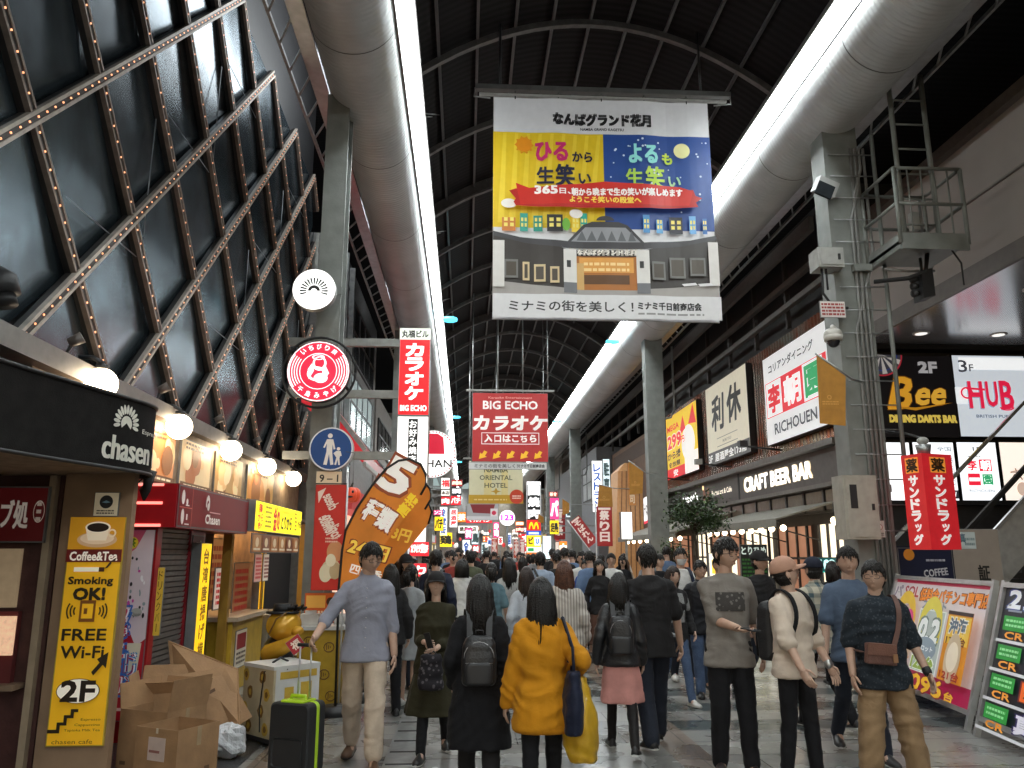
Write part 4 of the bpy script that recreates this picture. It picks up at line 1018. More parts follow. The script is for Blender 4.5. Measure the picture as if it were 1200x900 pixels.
# karaoke tower sign
s = front_sign('karaoke_sign', 'tall red and white lit karaoke sign projecting from the left buildings', 'sign', 465, 640, 502, 385, 14.0, depth=.35, face='f6f6f4', emit=.95, side=steel)
s.rect(.02, .59, .98, .945, 'd8161e').rect(0, .58, 1, .59, '50504e').rect(0, .945, 1, 1, 'c8ccc4').text('丸福ビル', .5, .972, .035, '22241f', .86, .05)
s.vtext('カラオケ', .5, .93, .655, 'f8f4f2', .56, .10).text('BIG ECHO', .5, .62, .026, 'f4e4e0', .84, .08)
s.rect(.36, .36, .66, .57, '141414').vtext('お好み焼き', .51, .565, .365, 'f4f4f2', .24, .03); rt = s.done()
mb = MB(); a = ORG[rt.name]
for z in (5.35, 4.4, 3.3): mb.beam((-3.2, 14.1, z), (-1.14, 14.1, z), .1, .14, mat('sign arm', (.3, .31, .3), .5, .3))
mb.build('arm', rt)
c = at_depth(512, 532, 18.5)
s, c, R = round_sign('round_sign', 'white round sign with red shape and dotted rim half behind the karaoke sign', 507, 532, 28, 18.5, 'f4f4f2', .9, sd)
s.poly([(.2, .5), (.75, .5), (.72, .85), (.6, .93), (.2, .93)], 'b01830').text('KHAN', .55, .3, .16, '202020', .7, .02)
for i in range(44): a = 2 * math.pi * i / 44; s.disc(.5 + .465 * math.cos(a), .5 + .465 * math.sin(a), .018, '7a1a2c', n=8); s.k -= 1
rt = s.done('disc'); mb = MB(); mb.beam((-3.2, 18.6, c.z), (c.x - R, 18.6, c.z), .08, .08, steel); mb.build('arm', rt)

# ================================================================ LEFT: BUILDINGS FURTHER ALONG
wallg = mat('grey tower wall', (.20, .20, .195), .6, var=.15); glassl = mat('lit office glass', (.30, .36, .36), .15, .2, emit=.28, ecol=(.7, .85, .85), var=.5, scale=1.5)
glassd = mat('dark window glass', (.03, .035, .04), .1, .2)
def block(label, x0, x1, y0, y1, h, wm, wins, sgn, shop=None, cat='building', z0=0):
    """a street-side building: front at x1 (left side, sgn 1) or x0 (right side, sgn -1)"""
    t = thing('street_building', label, cat, ((x0 + x1) / 2, (y0 + y1) / 2, 0))
    mb = MB(); mb.box(x0, x1, y0, y1, z0, h, wm); mb.build('wall', t)
    fx = x1 if sgn > 0 else x0
    for (a, b_, c_, d_, m_) in wins:
        mb = MB(); mb.box(fx - .04, fx + .04, a, b_, c_, d_, m_); w_o = mb.build('window', t)
        mb = MB(); k = max(1, int((b_ - a) / 1.1))
        for q in range(k + 1): yy = a + (b_ - a) * q / k; mb.box(fx - .06, fx + .06, yy - .03, yy + .03, c_, d_, darkm)
        for z in (c_, (c_ + d_) / 2, d_): mb.box(fx - .058, fx + .058, a, b_, z - .03, z + .03, darkm)
        mb.build('frame', w_o)
    return t, fx
t, fx = block('grey glass fronted building just past the black lattice building', -8, -3.15, 18.3, 27, 9.2, wallg, [(18.8, 21.5, 3.2, 4.6, glassl), (18.8, 26, 4.9, 6.4, glassl), (18.8, 26, 6.8, 8.4, glassd)], 1)
mb = MB()
for yy in (18.35, 19.1, 20.2): mb.box(-3.12, -2.98, yy - .04, yy + .04, 2.6, 9, steel)
mb.build('pilaster', t)
t = thing('red_awning', 'sloping red and dark shop awning below the round red sign', 'awning', (-2.6, 19, 3))
mb = MB(); mb.add([(-3.1, 14.9, 5.0), (-1.9, 14.9, 3.5), (-1.9, 19.5, 3.5), (-3.1, 19.5, 5.0), (-3.1, 14.9, 4.4), (-1.9, 14.9, 3.25), (-1.9, 19.5, 3.25), (-3.1, 19.5, 4.4)], [(0, 1, 2, 3), (4, 7, 6, 5), (1, 5, 6, 2), (2, 6, 7, 3)], red); mb.add([(-3.1, 14.9, 5.0), (-3.1, 14.9, 4.4), (-1.9, 14.9, 3.25), (-1.9, 14.9, 3.5)], [(0, 1, 2, 3)], mat('bright red canvas', (.55, .02, .03), .5, emit=.3, ecol=(.9, .03, .05))); mb.build('canvas', t)
mb = MB(); mb.beam((-3.1, 14.87, 5.03), (-1.88, 14.87, 3.5), .06, .08, steel); mb.beam((-1.88, 14.87, 3.24), (-1.88, 19.5, 3.24), .06, .08, steel); mb.build('frame', t)
# ================================================================ RIGHT: COLUMN FITTINGS
t = thing('dome_camera', 'white dome security camera on the nearest right column beside the orange pennant', 'camera', (4.95, 10.2, 4.5))
c = at_depth(976, 392, 10.0)
mb = MB(); mb.ball(c, (.12, .12, .09), mat('camera white', (.5, .48, .44), .4), 18, 12); mb.tube([c + V((0, 0, -.02)), c + V((0, 0, -.09))], [.125, .115], mat('camera white', ''), 18); mb.build('housing', t)
mb = MB(); mb.ball(c + V((0, 0, -.09)), (.085, .085, .09), mat('smoked dome', (.02, .02, .025), .08), 16, 10); mb.build('dome', t)
mb = MB(); mb.tube([c + V((0, 0, .07)), c + V((.05, .1, .14)), c + V((.2, .25, .1))], .03, mat('camera white', ''), 8); mb.build('arm', t)
def gearbox(label, u0, v0, u1, v1, y, d, m, name='junction_box'):
    a, b_ = at_depth(u0, v1, y), at_depth(u1, v0, y)
    t = thing(name, label, 'box', ((a.x + b_.x) / 2, y, a.z)); mb = MB(); mb.box(a.x, b_.x, y, y + d, a.z, b_.z, m); mb.build('body', t)
    mb = MB(); mb.box(a.x + .03, b_.x - .03, y - .012, y, a.z + .03, b_.z - .03, m); w = b_.x - a.x; mb.box(b_.x - .09, b_.x - .06, y - .03, y - .012, (a.z + b_.z) / 2 - .04, (a.z + b_.z) / 2 + .04, darkm); mb.build('door', t)
    return t, a, b_
gb = mat('pale grey box', (.36, .36, .34), .5)
t, a, b_ = gearbox('pale junction box with looping cables high on the nearest right column', 960, 290, 988, 312, 10.0, .3, gb)
mb = MB(); mb.tube([(a.x + .08, 10.1, a.z), (a.x + .07, 10.1, a.z - .35), (a.x + .2, 10.1, a.z - .55), (a.x + .4, 10.1, a.z - .55)], .018, blackm, 7); mb.tube([(a.x + .14, 10.1, a.z), (a.x + .14, 10.1, a.z - .3)], .015, blackm, 7); mb.build('cable', t)
t, a, b_ = gearbox('tall beige cabinet fixed at the foot of the nearest right column', 993, 557, 1026, 632, 9.95, .3, mat('beige cabinet', (.36, .34, .29), .5))
mb = MB(); mb.box(a.x + .08, a.x + .17, 9.93, 9.937, b_.z - .42, b_.z - .12, blackm); mb.build('vent', t)
s = front_sign('notice_plate', 'small white notice with rows of red print high on the nearest right column', 'sign', 961, 372, 991, 353, 10.05, depth=.015, face='e0dad6', emit=.04); s.scatter(.06, .1, .94, .9, 4, 'a04848', 3, .6); s.done()
s = front_sign('clock_notice', 'small grey no parking notice with a round mark low on the nearest right column', 'sign', 1025, 630, 1037, 610, 10.12, depth=.01, face='b8b4ac'); s.disc(.5, .62, .28, '8a3030').disc(.5, .62, .22, 'd0ccc4').scatter(.15, .1, .85, .3, 2, '4a4a4a', 2); s.done()
t = thing('floodlight', 'square floodlight clamped to the nearest right column under the tube', 'floodlight', (4.75, 10.2, 6.6))
c = at_depth(967, 220, 10.1); mb = MB(); mb.obox(c, (.13, 0, -.06), (0, .08, .02), (.05, 0, .11), mat('flood body', (.32, .32, .31), .5)); mb.build('housing', t)
mb = MB(); mb.obox(c + V((-.045, -.07, -.07)), (.11, 0, -.05), (0, .02, .0), (.04, 0, .09), glassd); mb.build('lens', t); mb = MB(); mb.tube([c, c + V((.2, .1, .08))], .02, steel); mb.build('bracket', t)
# orange pennants hung from columns (a stiff cloth with a slanted top)
def pennant(label, quad, y, holder):
    P = [at_depth(u, v, y) for u, v in quad]; o = P[0]; t = thing('pennant', label, 'pennant', o, 'orange pennants'); mb = MB()
    mb.prism([(p.x - o.x, p.z - o.z) for p in P], o, FRONT, (0, 0, 1), .01, mat('orange pennant cloth', (.47, .22, .035), .7, var=.12)); mb.build('cloth', t)
    mb = MB(); mb.tube([P[3] + V((-.02, .0, .01)), P[2] + V((.08, 0, -.03)), V((holder, y + .1, P[2].z - .05))], .014, steel, 6); mb.build('rod', t)
    s = Sign('x', '', '', P[0], FRONT, P[1].x - P[0].x, (P[2].z - P[0].z), 0, None, root=t); s.pan = MB(); s.disc(.45, .55, .09, 'd8a050', hole=.6).scatter(.15, .38, .8, .48, 2, 'd8a050', 2); s.pr.build('print', t); return t
pennant('largest orange pennant with a slanted top hanging beside the security camera', [(961, 496), (991, 499), (991, 441), (957, 415)], 9.9, 5.2)
pennant('orange pennant hanging on the second right column above the red street flag', [(738, 580), (753, 578), (754, 553), (737, 540)], 21, 5.2)
pennant('orange pennant topping the upright red nobori flag on the right', [(700, 597), (718, 594), (717, 571), (702, 568)], 24, 5.2)
pennant('farthest orange pennant above the slanted red nobori flag', [(659, 604), (667, 601), (667, 590), (659, 584)], 30, 5.2)
pennant('small orange pennant by the tall black barbecue sign', [(630, 612), (637, 613), (637, 606), (631, 602)], 34, 4.5)

# maintenance cage and ladder
cg = thing('maintenance_platform', 'grey railed maintenance platform with a ladder hanging beside the nearest right column', 'platform', (6, 10.3, 5.6))
a = at_depth(1062, 310, 9.6); xA, xB = 5.55, 6.45; zf = 5.52; ya, yb = 9.35, 10.2
mb = MB(); mb.box(xA, xB, ya, yb, zf, zf + .05, colm); mb.box(xA, xB, ya - .02, ya + .02, zf - .08, zf + .14, colm); mb.box(xA, xA + .04, ya, yb, zf - .06, zf + .14, colm); mb.box(5.3, xA, 10.1, 10.2, zf - .1, zf, colm); mb.build('deck', cg)
mb = MB()
for (x_, y_) in ((xA, ya), (xB, ya), (xA, yb), (xB, yb)): mb.tube([(x_, y_, zf), (x_, y_, zf + 1.05)], .028, colm, 8)
for z in (zf + .55, zf + 1.05):
    for p, q in (((xA, ya), (xB, ya)), ((xB, ya), (xB, yb)), ((xB, yb), (xA, yb)), ((xA, yb), (xA, ya))): mb.tube([(*p, z), (*q, z)], .024, colm, 7)
for k in range(1, 5): mb.tube([(xA + (xB - xA) * k / 5, ya, zf), (xA + (xB - xA) * k / 5, ya, zf + 1.05)], .012, colm, 6)
mb.build('railing', cg)
mb = MB()
for x_ in (xA + .12, xA + .58): mb.tube([(x_, ya + .1, zf), (x_, ya + .1, 8.0)], .034, colm, 8)
z = zf + .3
while z < 7.9: mb.tube([(xA + .12, ya + .1, z), (xA + .58, ya + .1, z)], .014, colm, 6); z += .36
mb.build('ladder', cg)
mb = MB(); mb.tube([(6.1, 9.7, zf), (6.05, 9.7, zf - .25), (5.8, 9.7, zf - .35), (5.5, 10.0, zf - .3)], .03, blackm, 7); mb.tube([(6.3, 9.5, zf), (6.42, 9.5, zf - .2), (6.42, 9.5, zf - .5)], .012, blackm, 6); mb.tube([(5.6, 9.9, zf - .15), (5.95, 9.9, zf - .18), (6.3, 9.9, zf - .16)], .018, steel, 6); mb.build('cable', cg)
t = thing('loudspeaker', 'dark horn loudspeaker cluster under the maintenance platform', 'loudspeaker', (5.95, 9.8, 4.9)); c = at_depth(1082, 335, 9.8)
mb = MB(); mb.obox(c, (.08, 0, .02), (0, .12, 0), (0, 0, .19), blackm); mb.build('body', t)
mb = MB()
for k in range(3): mb.tube([c + V((-.08, 0, .1 - k * .1)), c + V((-.16, -.03, .08 - k * .1))], [.03, .055], darkm, 10)
mb.build('horn', t); mb = MB(); mb.tube([c + V((0, 0, .18)), V((c.x, 9.8, zf - .02))], .02, darkm); mb.build('bracket', t)
t = thing('lamp_assembly', 'small white beacon lamp standing on the maintenance platform', 'lamp', (6.1, 9.75, zf + .05))
mb = MB(); mb.tube([(6.12, 9.75, zf + .05), (6.12, 9.75, zf + .22), (6.12, 9.75, zf + .3)], [.1, .1, .06], gb, 14); mb.build('lamp', t); mb = MB(); mb.box(5.95, 6.05, 9.7, 9.8, zf + .35, zf + .6, gb); mb.tube([(6.1, 9.75, zf + .28), (6.1, 9.75, zf + .8)], .02, steel); mb.build('bracket', t)

# ================================================================ RIGHT: PUB BUILDING (beige upper wall, recess, lit sign boards)
FX = 7.2
pb = thing('pub_building', 'beige walled building on the right with a mirrored soffit over an escalator recess', 'building', (9, 9, 0))
beige = mat('beige render', (.30, .265, .245), .7, var=.06, scale=1.5)
mb = MB(); mb.box(FX, FX + 6, -6, 14.6, 5.45, 7.55, beige); mb.build('wall', pb)
mb = MB(); mb.box(FX - .06, FX, -6, 14.6, 5.36, 5.62, mat('brown trim', (.12, .10, .088), .5, .2)); mb.box(FX - .12, FX, -6, 14.6, 7.45, 7.62, mat('brown trim', '')); mb.box(FX - .04, FX, -6, 14.6, 6.55, 6.575, mat('wall joint', (.2, .18, .17))); mb.build('trim', pb)
sof = bpy.data.materials.new('perforated mirror soffit'); sof.use_nodes = True
nt = sof.node_tree; b = nt.nodes['Principled BSDF']; b.inputs['Metallic'].default_value = .7; b.inputs['Roughness'].default_value = .2
tc = nd(nt, 'ShaderNodeTexCoord'); vo = nd(nt, 'ShaderNodeTexVoronoi', i_Scale=26.0, i_Randomness=0.0); nt.links.new(tc.outputs['Object'], vo.inputs['Vector'])
rp = nd(nt, 'ShaderNodeValToRGB'); rp.color_ramp.elements[0].position = .22; rp.color_ramp.elements[1].position = .3; rp.color_ramp.elements[0].color = (.05, .05, .05, 1); rp.color_ramp.elements[1].color = (.66, .67, .7, 1)
nt.links.new(vo.outputs['Distance'], rp.inputs[0]); nt.links.new(rp.outputs[0], b.inputs['Base Color'])
mb = MB(); mb.box(FX + .02, 13, 2, 13.9, 5.38, 5.44, sof); mb.build('soffit', pb)
for i, (x_, y_) in enumerate(((7.9, 13.0), (9.3, 13.0), (8.2, 10.6), (9.8, 10.8), (7.8, 8.2))):
    mb = MB(); mb.tube([(x_, y_, 5.385), (x_, y_, 5.37)], [.14, .14], mat('downlight rim', (.6, .6, .6), .4), 20); mb.tube([(x_, y_, 5.369), (x_, y_, 5.364)], [.1, .1], mat('downlight', (1, 1, .95), emit=6 if i in (1, 3) else .7, ecol=(1, .98, .92)), 16); mb.build('downlight', pb)
mb = MB(); mb.box(FX, 13, 14.0, 14.4, 0, 5.38, mat('recess wall', (.035, .033, .034), .5)); mb.box(12.9, 13.1, 2, 14, 0, 5.4, mat('recess wall', '')); mb.build('recess', pb)
mb = MB(); 
for z in (5.33, 3.72, 2.5): mb.box(FX, 13, 13.72, 14.0, z - .04, z + .04, blackm)
mb.build('sign_frame', pb)
WY = 13.7
def pub_sign(label, u0, v0, u1, v1, face, emit, **k): return front_sign('lit_sign', label, 'sign', u0, v1, u1, v0, WY, depth=.12, face=face, emit=emit, side=blackm, **k)
s = pub_sign('black darts bar sign reading Bee 2F in gold', 1022, 417, 1119, 512, '0c0a0e', .35)
s.disc(.15, 1.0, .26, '3a3a44', ry=.26, a0=math.pi, a1=2 * math.pi).disc(.15, 1.0, .26, 'b02838', ry=.26, hole=.93, a0=math.pi, a1=2 * math.pi).disc(.15, 1.0, .2, '2a3a7a', hole=.93, a0=math.pi, a1=2 * math.pi)
for k in range(6): a = math.pi + k * math.pi / 6; s.poly([(.15, 1.0), (.15 + .24 * math.cos(a), 1.0 + .24 * math.sin(a)), (.15 + .24 * math.cos(a + .26), 1 + .24 * math.sin(a + .26))], 'b8b4b0')
s.text('2F', .70, .85, .13, 'b8b8bc', .22, .12).text('B', .36, .53, .38, 'e8a830', .25, .05, .3, out='7a4a10', ow=.03).text('ee', .70, .49, .20, 'f0b840', .36, .07, .3, out='7a4a10', ow=.04).poly([(.1, .38), (.5, .32), (.96, .42), (.5, .355)], 'c88a20').text('DINING DARTS BAR', .58, .22, .085, 'ecd060', .80, .14); s.done()
s = pub_sign('white and silver British pub sign reading HUB 3F in red', 1120, 417, 1206, 512, 'c4ccd4', .62)
s.rect(.1, .82, 1, .97, 'f4f8fa').rect(.0, .40, .16, .6, 'e4eaee').text('3', .14, .86, .15, '3c3e44', .12, .01).text('F', .255, .84, .085, '3c3e44', .06, .01)
for col, g, o_ in (('8a98aa', .052, -.008), ('d81e44', .03, 0)):
    s.text('H', .27 + o_, .51 + o_, .32, col, .19, g).text('U', .49 + o_, .52 + o_, .30, col, .15, g).text('B', .69 + o_, .51 + o_, .34, col, .17, g)
s.disc(.15, .53, .085, 'd81e44', ry=.08, hole=.72).poly([(.15, .60), (.4, .585), (.4, .56), (.15, .575)], 'd81e44').disc(.67, .36, .1, 'd81e44', ry=.045, hole=.7, a0=math.pi, a1=2 * math.pi).text('BRITISH PUB', .46, .25, .035, '4a5a6c', .44, .03); s.done()
pub_sign('plain white lit board partly behind the nearest right column', 1028, 518, 1069, 587, 'f6f8fa', 1.0).done()
s = pub_sign('white lit board with grey vertical characters partly behind the red pharmacy sign', 1072, 518, 1121, 587, 'f2f6f8', 1.0); s.text('全国', .75, .88, .09, '6a7078', .34, .02).vtext('展開中', .88, .8, .2, '7a8088', .14).rect(.78, .04, .98, .18, '202428').text('W', .88, .11, .08, 'f4f4f4', .1, .05); s.done()
s = pub_sign('white lit board reading 1F with four red and green restaurant squares', 1124, 518, 1171, 587, 'eef2f6', 1.0)
s.text('1F', .5, .88, .07, '3a3a3c', .2, .02).scatter(.2, .73, .6, .77, 1, '8a8a8a', 1).rect(.2, .50, .47, .70, 'f8f8f8').rect(.51, .50, .82, .70, 'c81e34').rect(.2, .26, .5, .46, 'c81e34').text('李', .335, .60, .17, 'c81e34', .22, .05).text('朝', .665, .60, .17, 'f4f4f4', .24, .05).text('園', .68, .36, .17, '2a8a5a', .24, .05).rect(.22, .33, .48, .39, 'f4f4f4').text('RICHOUEN', .5, .17, .05, '6a6e72', .62, .02); s.done()
s = pub_sign('creamy lit board with brown faded picture at the right edge', 1174, 518, 1222, 587, 'e8dcd0', .9); s.disc(.4, .45, .22, 'c0a898', ry=.1, hole=.75, a0=.2, a1=2.9).disc(.8, .5, .1, 'b8a090').text('六本', .5, .45, .2, '8a7468', .6, .02).disc(.45, .2, .14, 'b49c8c', ry=.16); s.done()
# escalator and recess furniture
es = thing('escalator', 'dark escalator with pale side panels climbing into the recess at the right edge', 'escalator', (8.6, 11.5, 0))
def esc_side(y_):
    mb = MB(); a, b_ = V((7.55, y_, .5)), V((10.6, y_, 3.3)); d = (b_ - a)
    n_ = V((-d.z, 0, d.x)).normalized()
    mb.prism([(0, 0), (d.length, 0), (d.length, .62), (0, .62)], a, d.normalized(), n_, .05, mat('pale escalator panel', (.5, .5, .49), .25, .2)); return mb, a, b_, n_
mb, a, b_, n_ = esc_side(12.1); mb.build('side_panel', es)
mb = MB(); mb.beam(a + n_ * .95, b_ + n_ * .95, .06, .07, blackm); mb.build('handrail', es)
mb = MB(); mb.beam(a + n_ * .66 + V((0, -.01, 0)), b_ + n_ * .66 + V((0, -.01, 0)), .05, .05, mat('bright rail', (.75, .76, .78), .2, .9)); mb.beam(a + n_ * 1.5 + V((0, .4, 0)), b_ + n_ * 1.5 + V((0, .4, 0)), .05, .05, mat('bright rail', '')); mb.build('rail', es)
mb = MB(); 
for k in range(14): mb.box(7.6 + k * .2, 7.82 + k * .2, 12.2, 13.2, .4 + k * .185, .5 + k * .185, darkm)
mb.build('step', es)
gbx = thing('photo_booth', 'grey photo booth box with black vertical characters in the recess', 'booth', (6.6, 11.2, 0))
a, b_ = at_depth(1118, 690, 11.0), at_depth(1169, 620, 11.0)
mb = MB(); mb.box(a.x, b_.x, 11.0, 11.9, 0, b_.z, mat('warm grey box', (.34, .31, .28), .5)); mb.build('body', gbx)
s = Sign('x', '', '', (a.x, 10.99, 0.9), FRONT, b_.x - a.x, b_.z - .9, .004, '9a9086', .05, side=gb, root=gbx); s.text('証', .62, .43, .20, '1c1a18', .22, .04).text('明', .62, .19, .20, '1c1a18', .22, .04).rect(.04, .74, .52, .96, 'c8d4d4').text('写真', .2, .88, .12, '5a7a8a', .25, .03).scatter(.3, .77, .5, .9, 2, '8aa0a4', 2); s.done('front_panel', 'lettering')
a, b_ = at_depth(1055, 700, 10.9), at_depth(1116, 640, 10.9)
cs = thing('vending_machine', 'dark navy coffee vending machine with an orange badge behind the pachinko boards', 'vending machine', ((a.x + b_.x) / 2, 11.2, 0))
mb = MB(); mb.box(a.x, b_.x, 10.9, 11.5, 0, b_.z, mat('navy metal', (.012, .015, .04), .35)); mb.build('body', cs)
s = Sign('x', '', '', (a.x + .02, 10.89, .9), FRONT, b_.x - a.x - .04, b_.z - .92, .004, '0e1230', .1, root=cs); s.disc(.2, .88, .1, 'd88a2a').text('COFFEE', .66, .58, .12, 'b8b8bc', .44, .04, 0, .1).scatter(.5, .75, .85, .82, 1, 'a0a0a8', 2).rect(.56, .1, .66, .45, '8a8a94').rect(.45, .38, .9, .44, '8a8a94'); s.done('front_panel', 'lettering')
# red pharmacy sign: a wedge of two faces hung from a bracket post
rs = thing('pharmacy_sign', 'red two faced pharmacy sign with white vertical katakana and orange character squares', 'sign', (5.5, 9.5, 1.6))
zt, zb = at_depth(1085, 531, 9.3).z, at_depth(1085, 644, 9.3).z
A_, B_, C_ = V((at_depth(1062, 600, 9.6).x, 9.6, zb)), V((at_depth(1087, 600, 9.3).x, 9.3, zb)), V((at_depth(1122, 600, 9.45).x, 9.45, zb))
mb = MB(); mb.add([A_, B_, C_, V((C_.x - .05, 9.75, zb))] + [p + V((0, 0, zt - zb)) for p in (A_, B_, C_, V((C_.x - .05, 9.75, zb)))], [(0, 1, 5, 4), (1, 2, 6, 5), (2, 3, 7, 6), (3, 0, 4, 7), (4, 5, 6, 7), (3, 2, 1, 0)], mat('pharmacy red', (.42, .012, .016), .35, emit=.25, ecol=(.85, .03, .04))); mb.build('body', rs)
for q, (p0, p1, ww) in enumerate(((A_, B_, .5), (B_, C_, .42))):
    d = p1 - p0; s = Sign('x', '', '', p0, d, d.length, zt - zb, 0, None, root=rs); s.pan = MB(); s.emit = .3
    s.rect(.5 - ww * .62, .80, .5 + ww * .62, .965, 'e8943a').text('薬', .5, .883, .14, '241408', ww * 1.05, .05).vtext('サンドラッグ', .5, .78, .04, 'f2ecea', ww * .85, .10); s.pr.build('lettering', rs)
mb = MB(); c = (A_ + B_ + C_) / 3; mb.tube([(c.x, c.y, zt), (c.x, c.y, zt + .12)], [.07, .09], steel, 12); mb.ball((c.x, c.y, zt + .17), (.07, .07, .05), gb, 12, 8); mb.tube([(c.x, c.y, zt + .2), (c.x + .3, c.y + .9, zt + .4), (5.3, 10.3, zt + .45)], .02, darkm, 6); mb.build('mount', rs)
# pachinko A-boards
def aboard(label, p0, p1, h, lean, draw):
    """p0 far foot, p1 near foot (text runs from far to near); leans away from the street"""
    p0, p1 = V((*p0, .0)), V((*p1, .0)); d = (p1 - p0).normalized(); out = V((-d.y, d.x, 0)); 
    if out.x < 0: out = -out
    up = (V((0, 0, 1)) * math.cos(lean) + out * math.sin(lean)).normalized()
    t = thing('advert_board', label, 'advertising board', (p0 + p1) / 2, 'pachinko advertising boards'); L = (p1 - p0).length
    s = Sign('x', '', '', p0 + up * .16, d, L, h, .03, 'd6ccc8', .16, side=mat('alloy frame', (.5, .5, .5), .35, .7), v=up, root=t); draw(s); s.done('panel', 'print')
    mb = MB(); fr = mat('alloy frame', ''); n_ = s.n * .012
    for x_ in (0, L): mb.beam(p0 + d * x_ + n_, p0 + d * x_ + up * (h + .2) + n_, .05, .045, fr, up=s.n)
    for z_ in (.16, h + .16): mb.beam(p0 + up * z_ + n_, p1 + up * z_ + n_, .045, .045, fr, up=s.n)
    mb.build('frame', t)
    mb = MB()
    for x_ in (.15, L - .15): mb.beam(p0 + d * x_ + up * h, p0 + d * x_ + out * 1.0, .04, .04, fr)
    mb.build('prop', t); return t
def draw1(s):
    s.rect(0, .0, 1, .17, 'b01850').rect(0, .955, 1, 1, 'b8284a').poly([(0, .17), (0, .95), (1, .95), (1, .17)], 'cfc6c8')
    s.text('SOL', .22, .875, .10, 'a83a4a', .17, .05, .2).text('パ', .06, .87, .11, '8a7a8a', .1, .06).text('低料金パチンコ専門店', .66, .86, .115, 'e88a2a', .66, .06, .12, out='6a2a14', ow=.06)
    r = random.Random(11)
    for i in range(40): s.disc(r.uniform(.03, .6), r.uniform(.25, .76), r.uniform(.008, .03), r.choice(['e8e0e4', 'd8c8d0', 'b8a8b8', 'f0ecec', 'c8b0a0']), n=7)
    s.text('イベント', .2, .74, .07, 'b090b0', .3, .05).text('スロット', .55, .76, .08, '7a8aa0', .24, .08)
    s.disc(.25, .55, .13, 'e0b83a', ry=.16, hole=.62).text('1', .22, .54, .24, 'c02a5a', .09, .12, .3, out='f0e0e8', ow=.1).disc(.31, .6, .05, 'd84a8a').disc(.31, .48, .05, 'd84a8a').rect(.18, .38, .38, .41, '9a7a8a').disc(.22, .33, .09, 'c0203a', ry=.05).text('パチンコ', .22, .33, .045, 'f4e8e8', .12, .05).scatter(.08, .18, .4, .28, 3, 'c88a3a', 3)
    s.poly([(.43, .17), (.43, .72), (.70, .72), (.70, .17)], 'e4e8e4').poly([(.44, .18), (.44, .71), (.69, .71), (.69, .18)], 'b4bcb8').disc(.56, .56, .12, 'd8c84a', ry=.14, hole=.6).text('0.2', .56, .54, .19, 'eef0ee', .2, .12, .2, out='6a7a74', ow=.1).disc(.56, .38, .11, '8a98a4', ry=.05).text('スロット', .56, .38, .045, 'eef0ee', .16, .05).text('122台', .56, .25, .12, '9ab04a', .22, .10, .1, out='f0f4e8', ow=.08)
    s.poly([(.73, .17), (.73, .74), (.95, .74), (.95, .17)], 'd88a1a').poly([(.74, .47), (.74, .70), (.94, .70), (.94, .47)], 'e8c04a').rect(.73, .71, .95, .74, '3a2a2a').text('沖海', .84, .62, .12, '5a6a7a', .15, .08, out='e8e4e0', ow=.1).text('174台', .84, .50, .07, '7a3a14', .17, .05).disc(.84, .36, .07, 'c8b090', ry=.1).disc(.84, .37, .05, 'e8d8c0', ry=.06).text('121台', .84, .22, .07, 'a8281a', .17, .06)
    s.text('総台数', .22, .085, .07, 'f0d8d8', .24, .05).text('1096', .62, .085, .13, 'f0b82a', .38, .09, .12, out='8a1a2a', ow=.08).text('台', .88, .06, .07, 'f0b82a', .08, .06)
def draw2(s):
    s.rect(.0, 0, 1, 1, '1a1b26').text('2スロ', .3, .9, .14, 'eaecf2', .5, .08, .12, out='3a4a8a', ow=.06).scatter(.06, .80, .6, .83, 1, '8a8ea0', 2)
    for i, (tx, c1) in enumerate((('仮面', 'f08a2a'), ('百花繚', 'f07a20'), ('巨人の星', 'f06a20'), ('真・北斗無', 'e4e0ec'))):
        y = .69 - i * .215; s.rect(.04, y - .02, .22, y + .085, '2a9a3a').scatter(.06, y + .0, .2, y + .07, 2, '9ae0a0', i).text('CR', .14, y - .055, .05, 'f0a03a', .14, .08).text(tx, .62, y + .015, .13, c1, .68 if i else .4, .08, .0, out='7a1a14' if i < 3 else '3a2a6a', ow=.06).rect(.0, y - .112, 1, y - .09, 'd8d8dc')
aboard('larger pachinko board with pink bottom band reading 1096 in gold', (5.02, 10.05), (4.66, 7.62), 1.22, RD(17), draw1)
aboard('darker pachinko board with stacked orange machine names at the right edge', (4.62, 7.42), (4.28, 5.2), 1.22, RD(17), draw2)

# ================================================================ RIGHT: RESTAURANT BUILDING
rb = thing('restaurant_building', 'long dark restaurant building on the right with a corrugated sign wall above a grey fascia', 'building', (9, 21, 0))
corr = bpy.data.materials.new('corrugated reflective cladding'); corr.use_nodes = True
nt = corr.node_tree; b = nt.nodes['Principled BSDF']; b.inputs['Metallic'].default_value = .75; b.inputs['Roughness'].default_value = .22
tc = nd(nt, 'ShaderNodeTexCoord'); sx = nd(nt, 'ShaderNodeSeparateXYZ'); nt.links.new(tc.outputs['Object'], sx.inputs[0])
nz = nd(nt, 'ShaderNodeTexNoise', i_Scale=2.0, i_Detail=3.0); nt.links.new(tc.outputs['Object'], nz.inputs['Vector'])
rp = nd(nt, 'ShaderNodeValToRGB'); rp.color_ramp.elements[0].color = (.30, .10, .06, 1); rp.color_ramp.elements[1].color = (.26, .23, .2, 1); rp.color_ramp.elements[0].position = .35; rp.color_ramp.elements[1].position = .62
nt.links.new(nz.outputs['Fac'], rp.inputs[0]); nt.links.new(rp.outputs[0], b.inputs['Base Color'])
mb = MB(); mb.box(FX + .12, FX + 6, 14.6, 30.5, 0, 6.6, mat('restaurant core', (.03, .026, .025), .6)); mb.box(FX + .3, FX + 6, 14.6, 30.5, 6.6, 9.4, mat('louvre dark', (.022, .02, .02), .6)); mb.build('wall', rb)
mb = MB(); y = 14.6
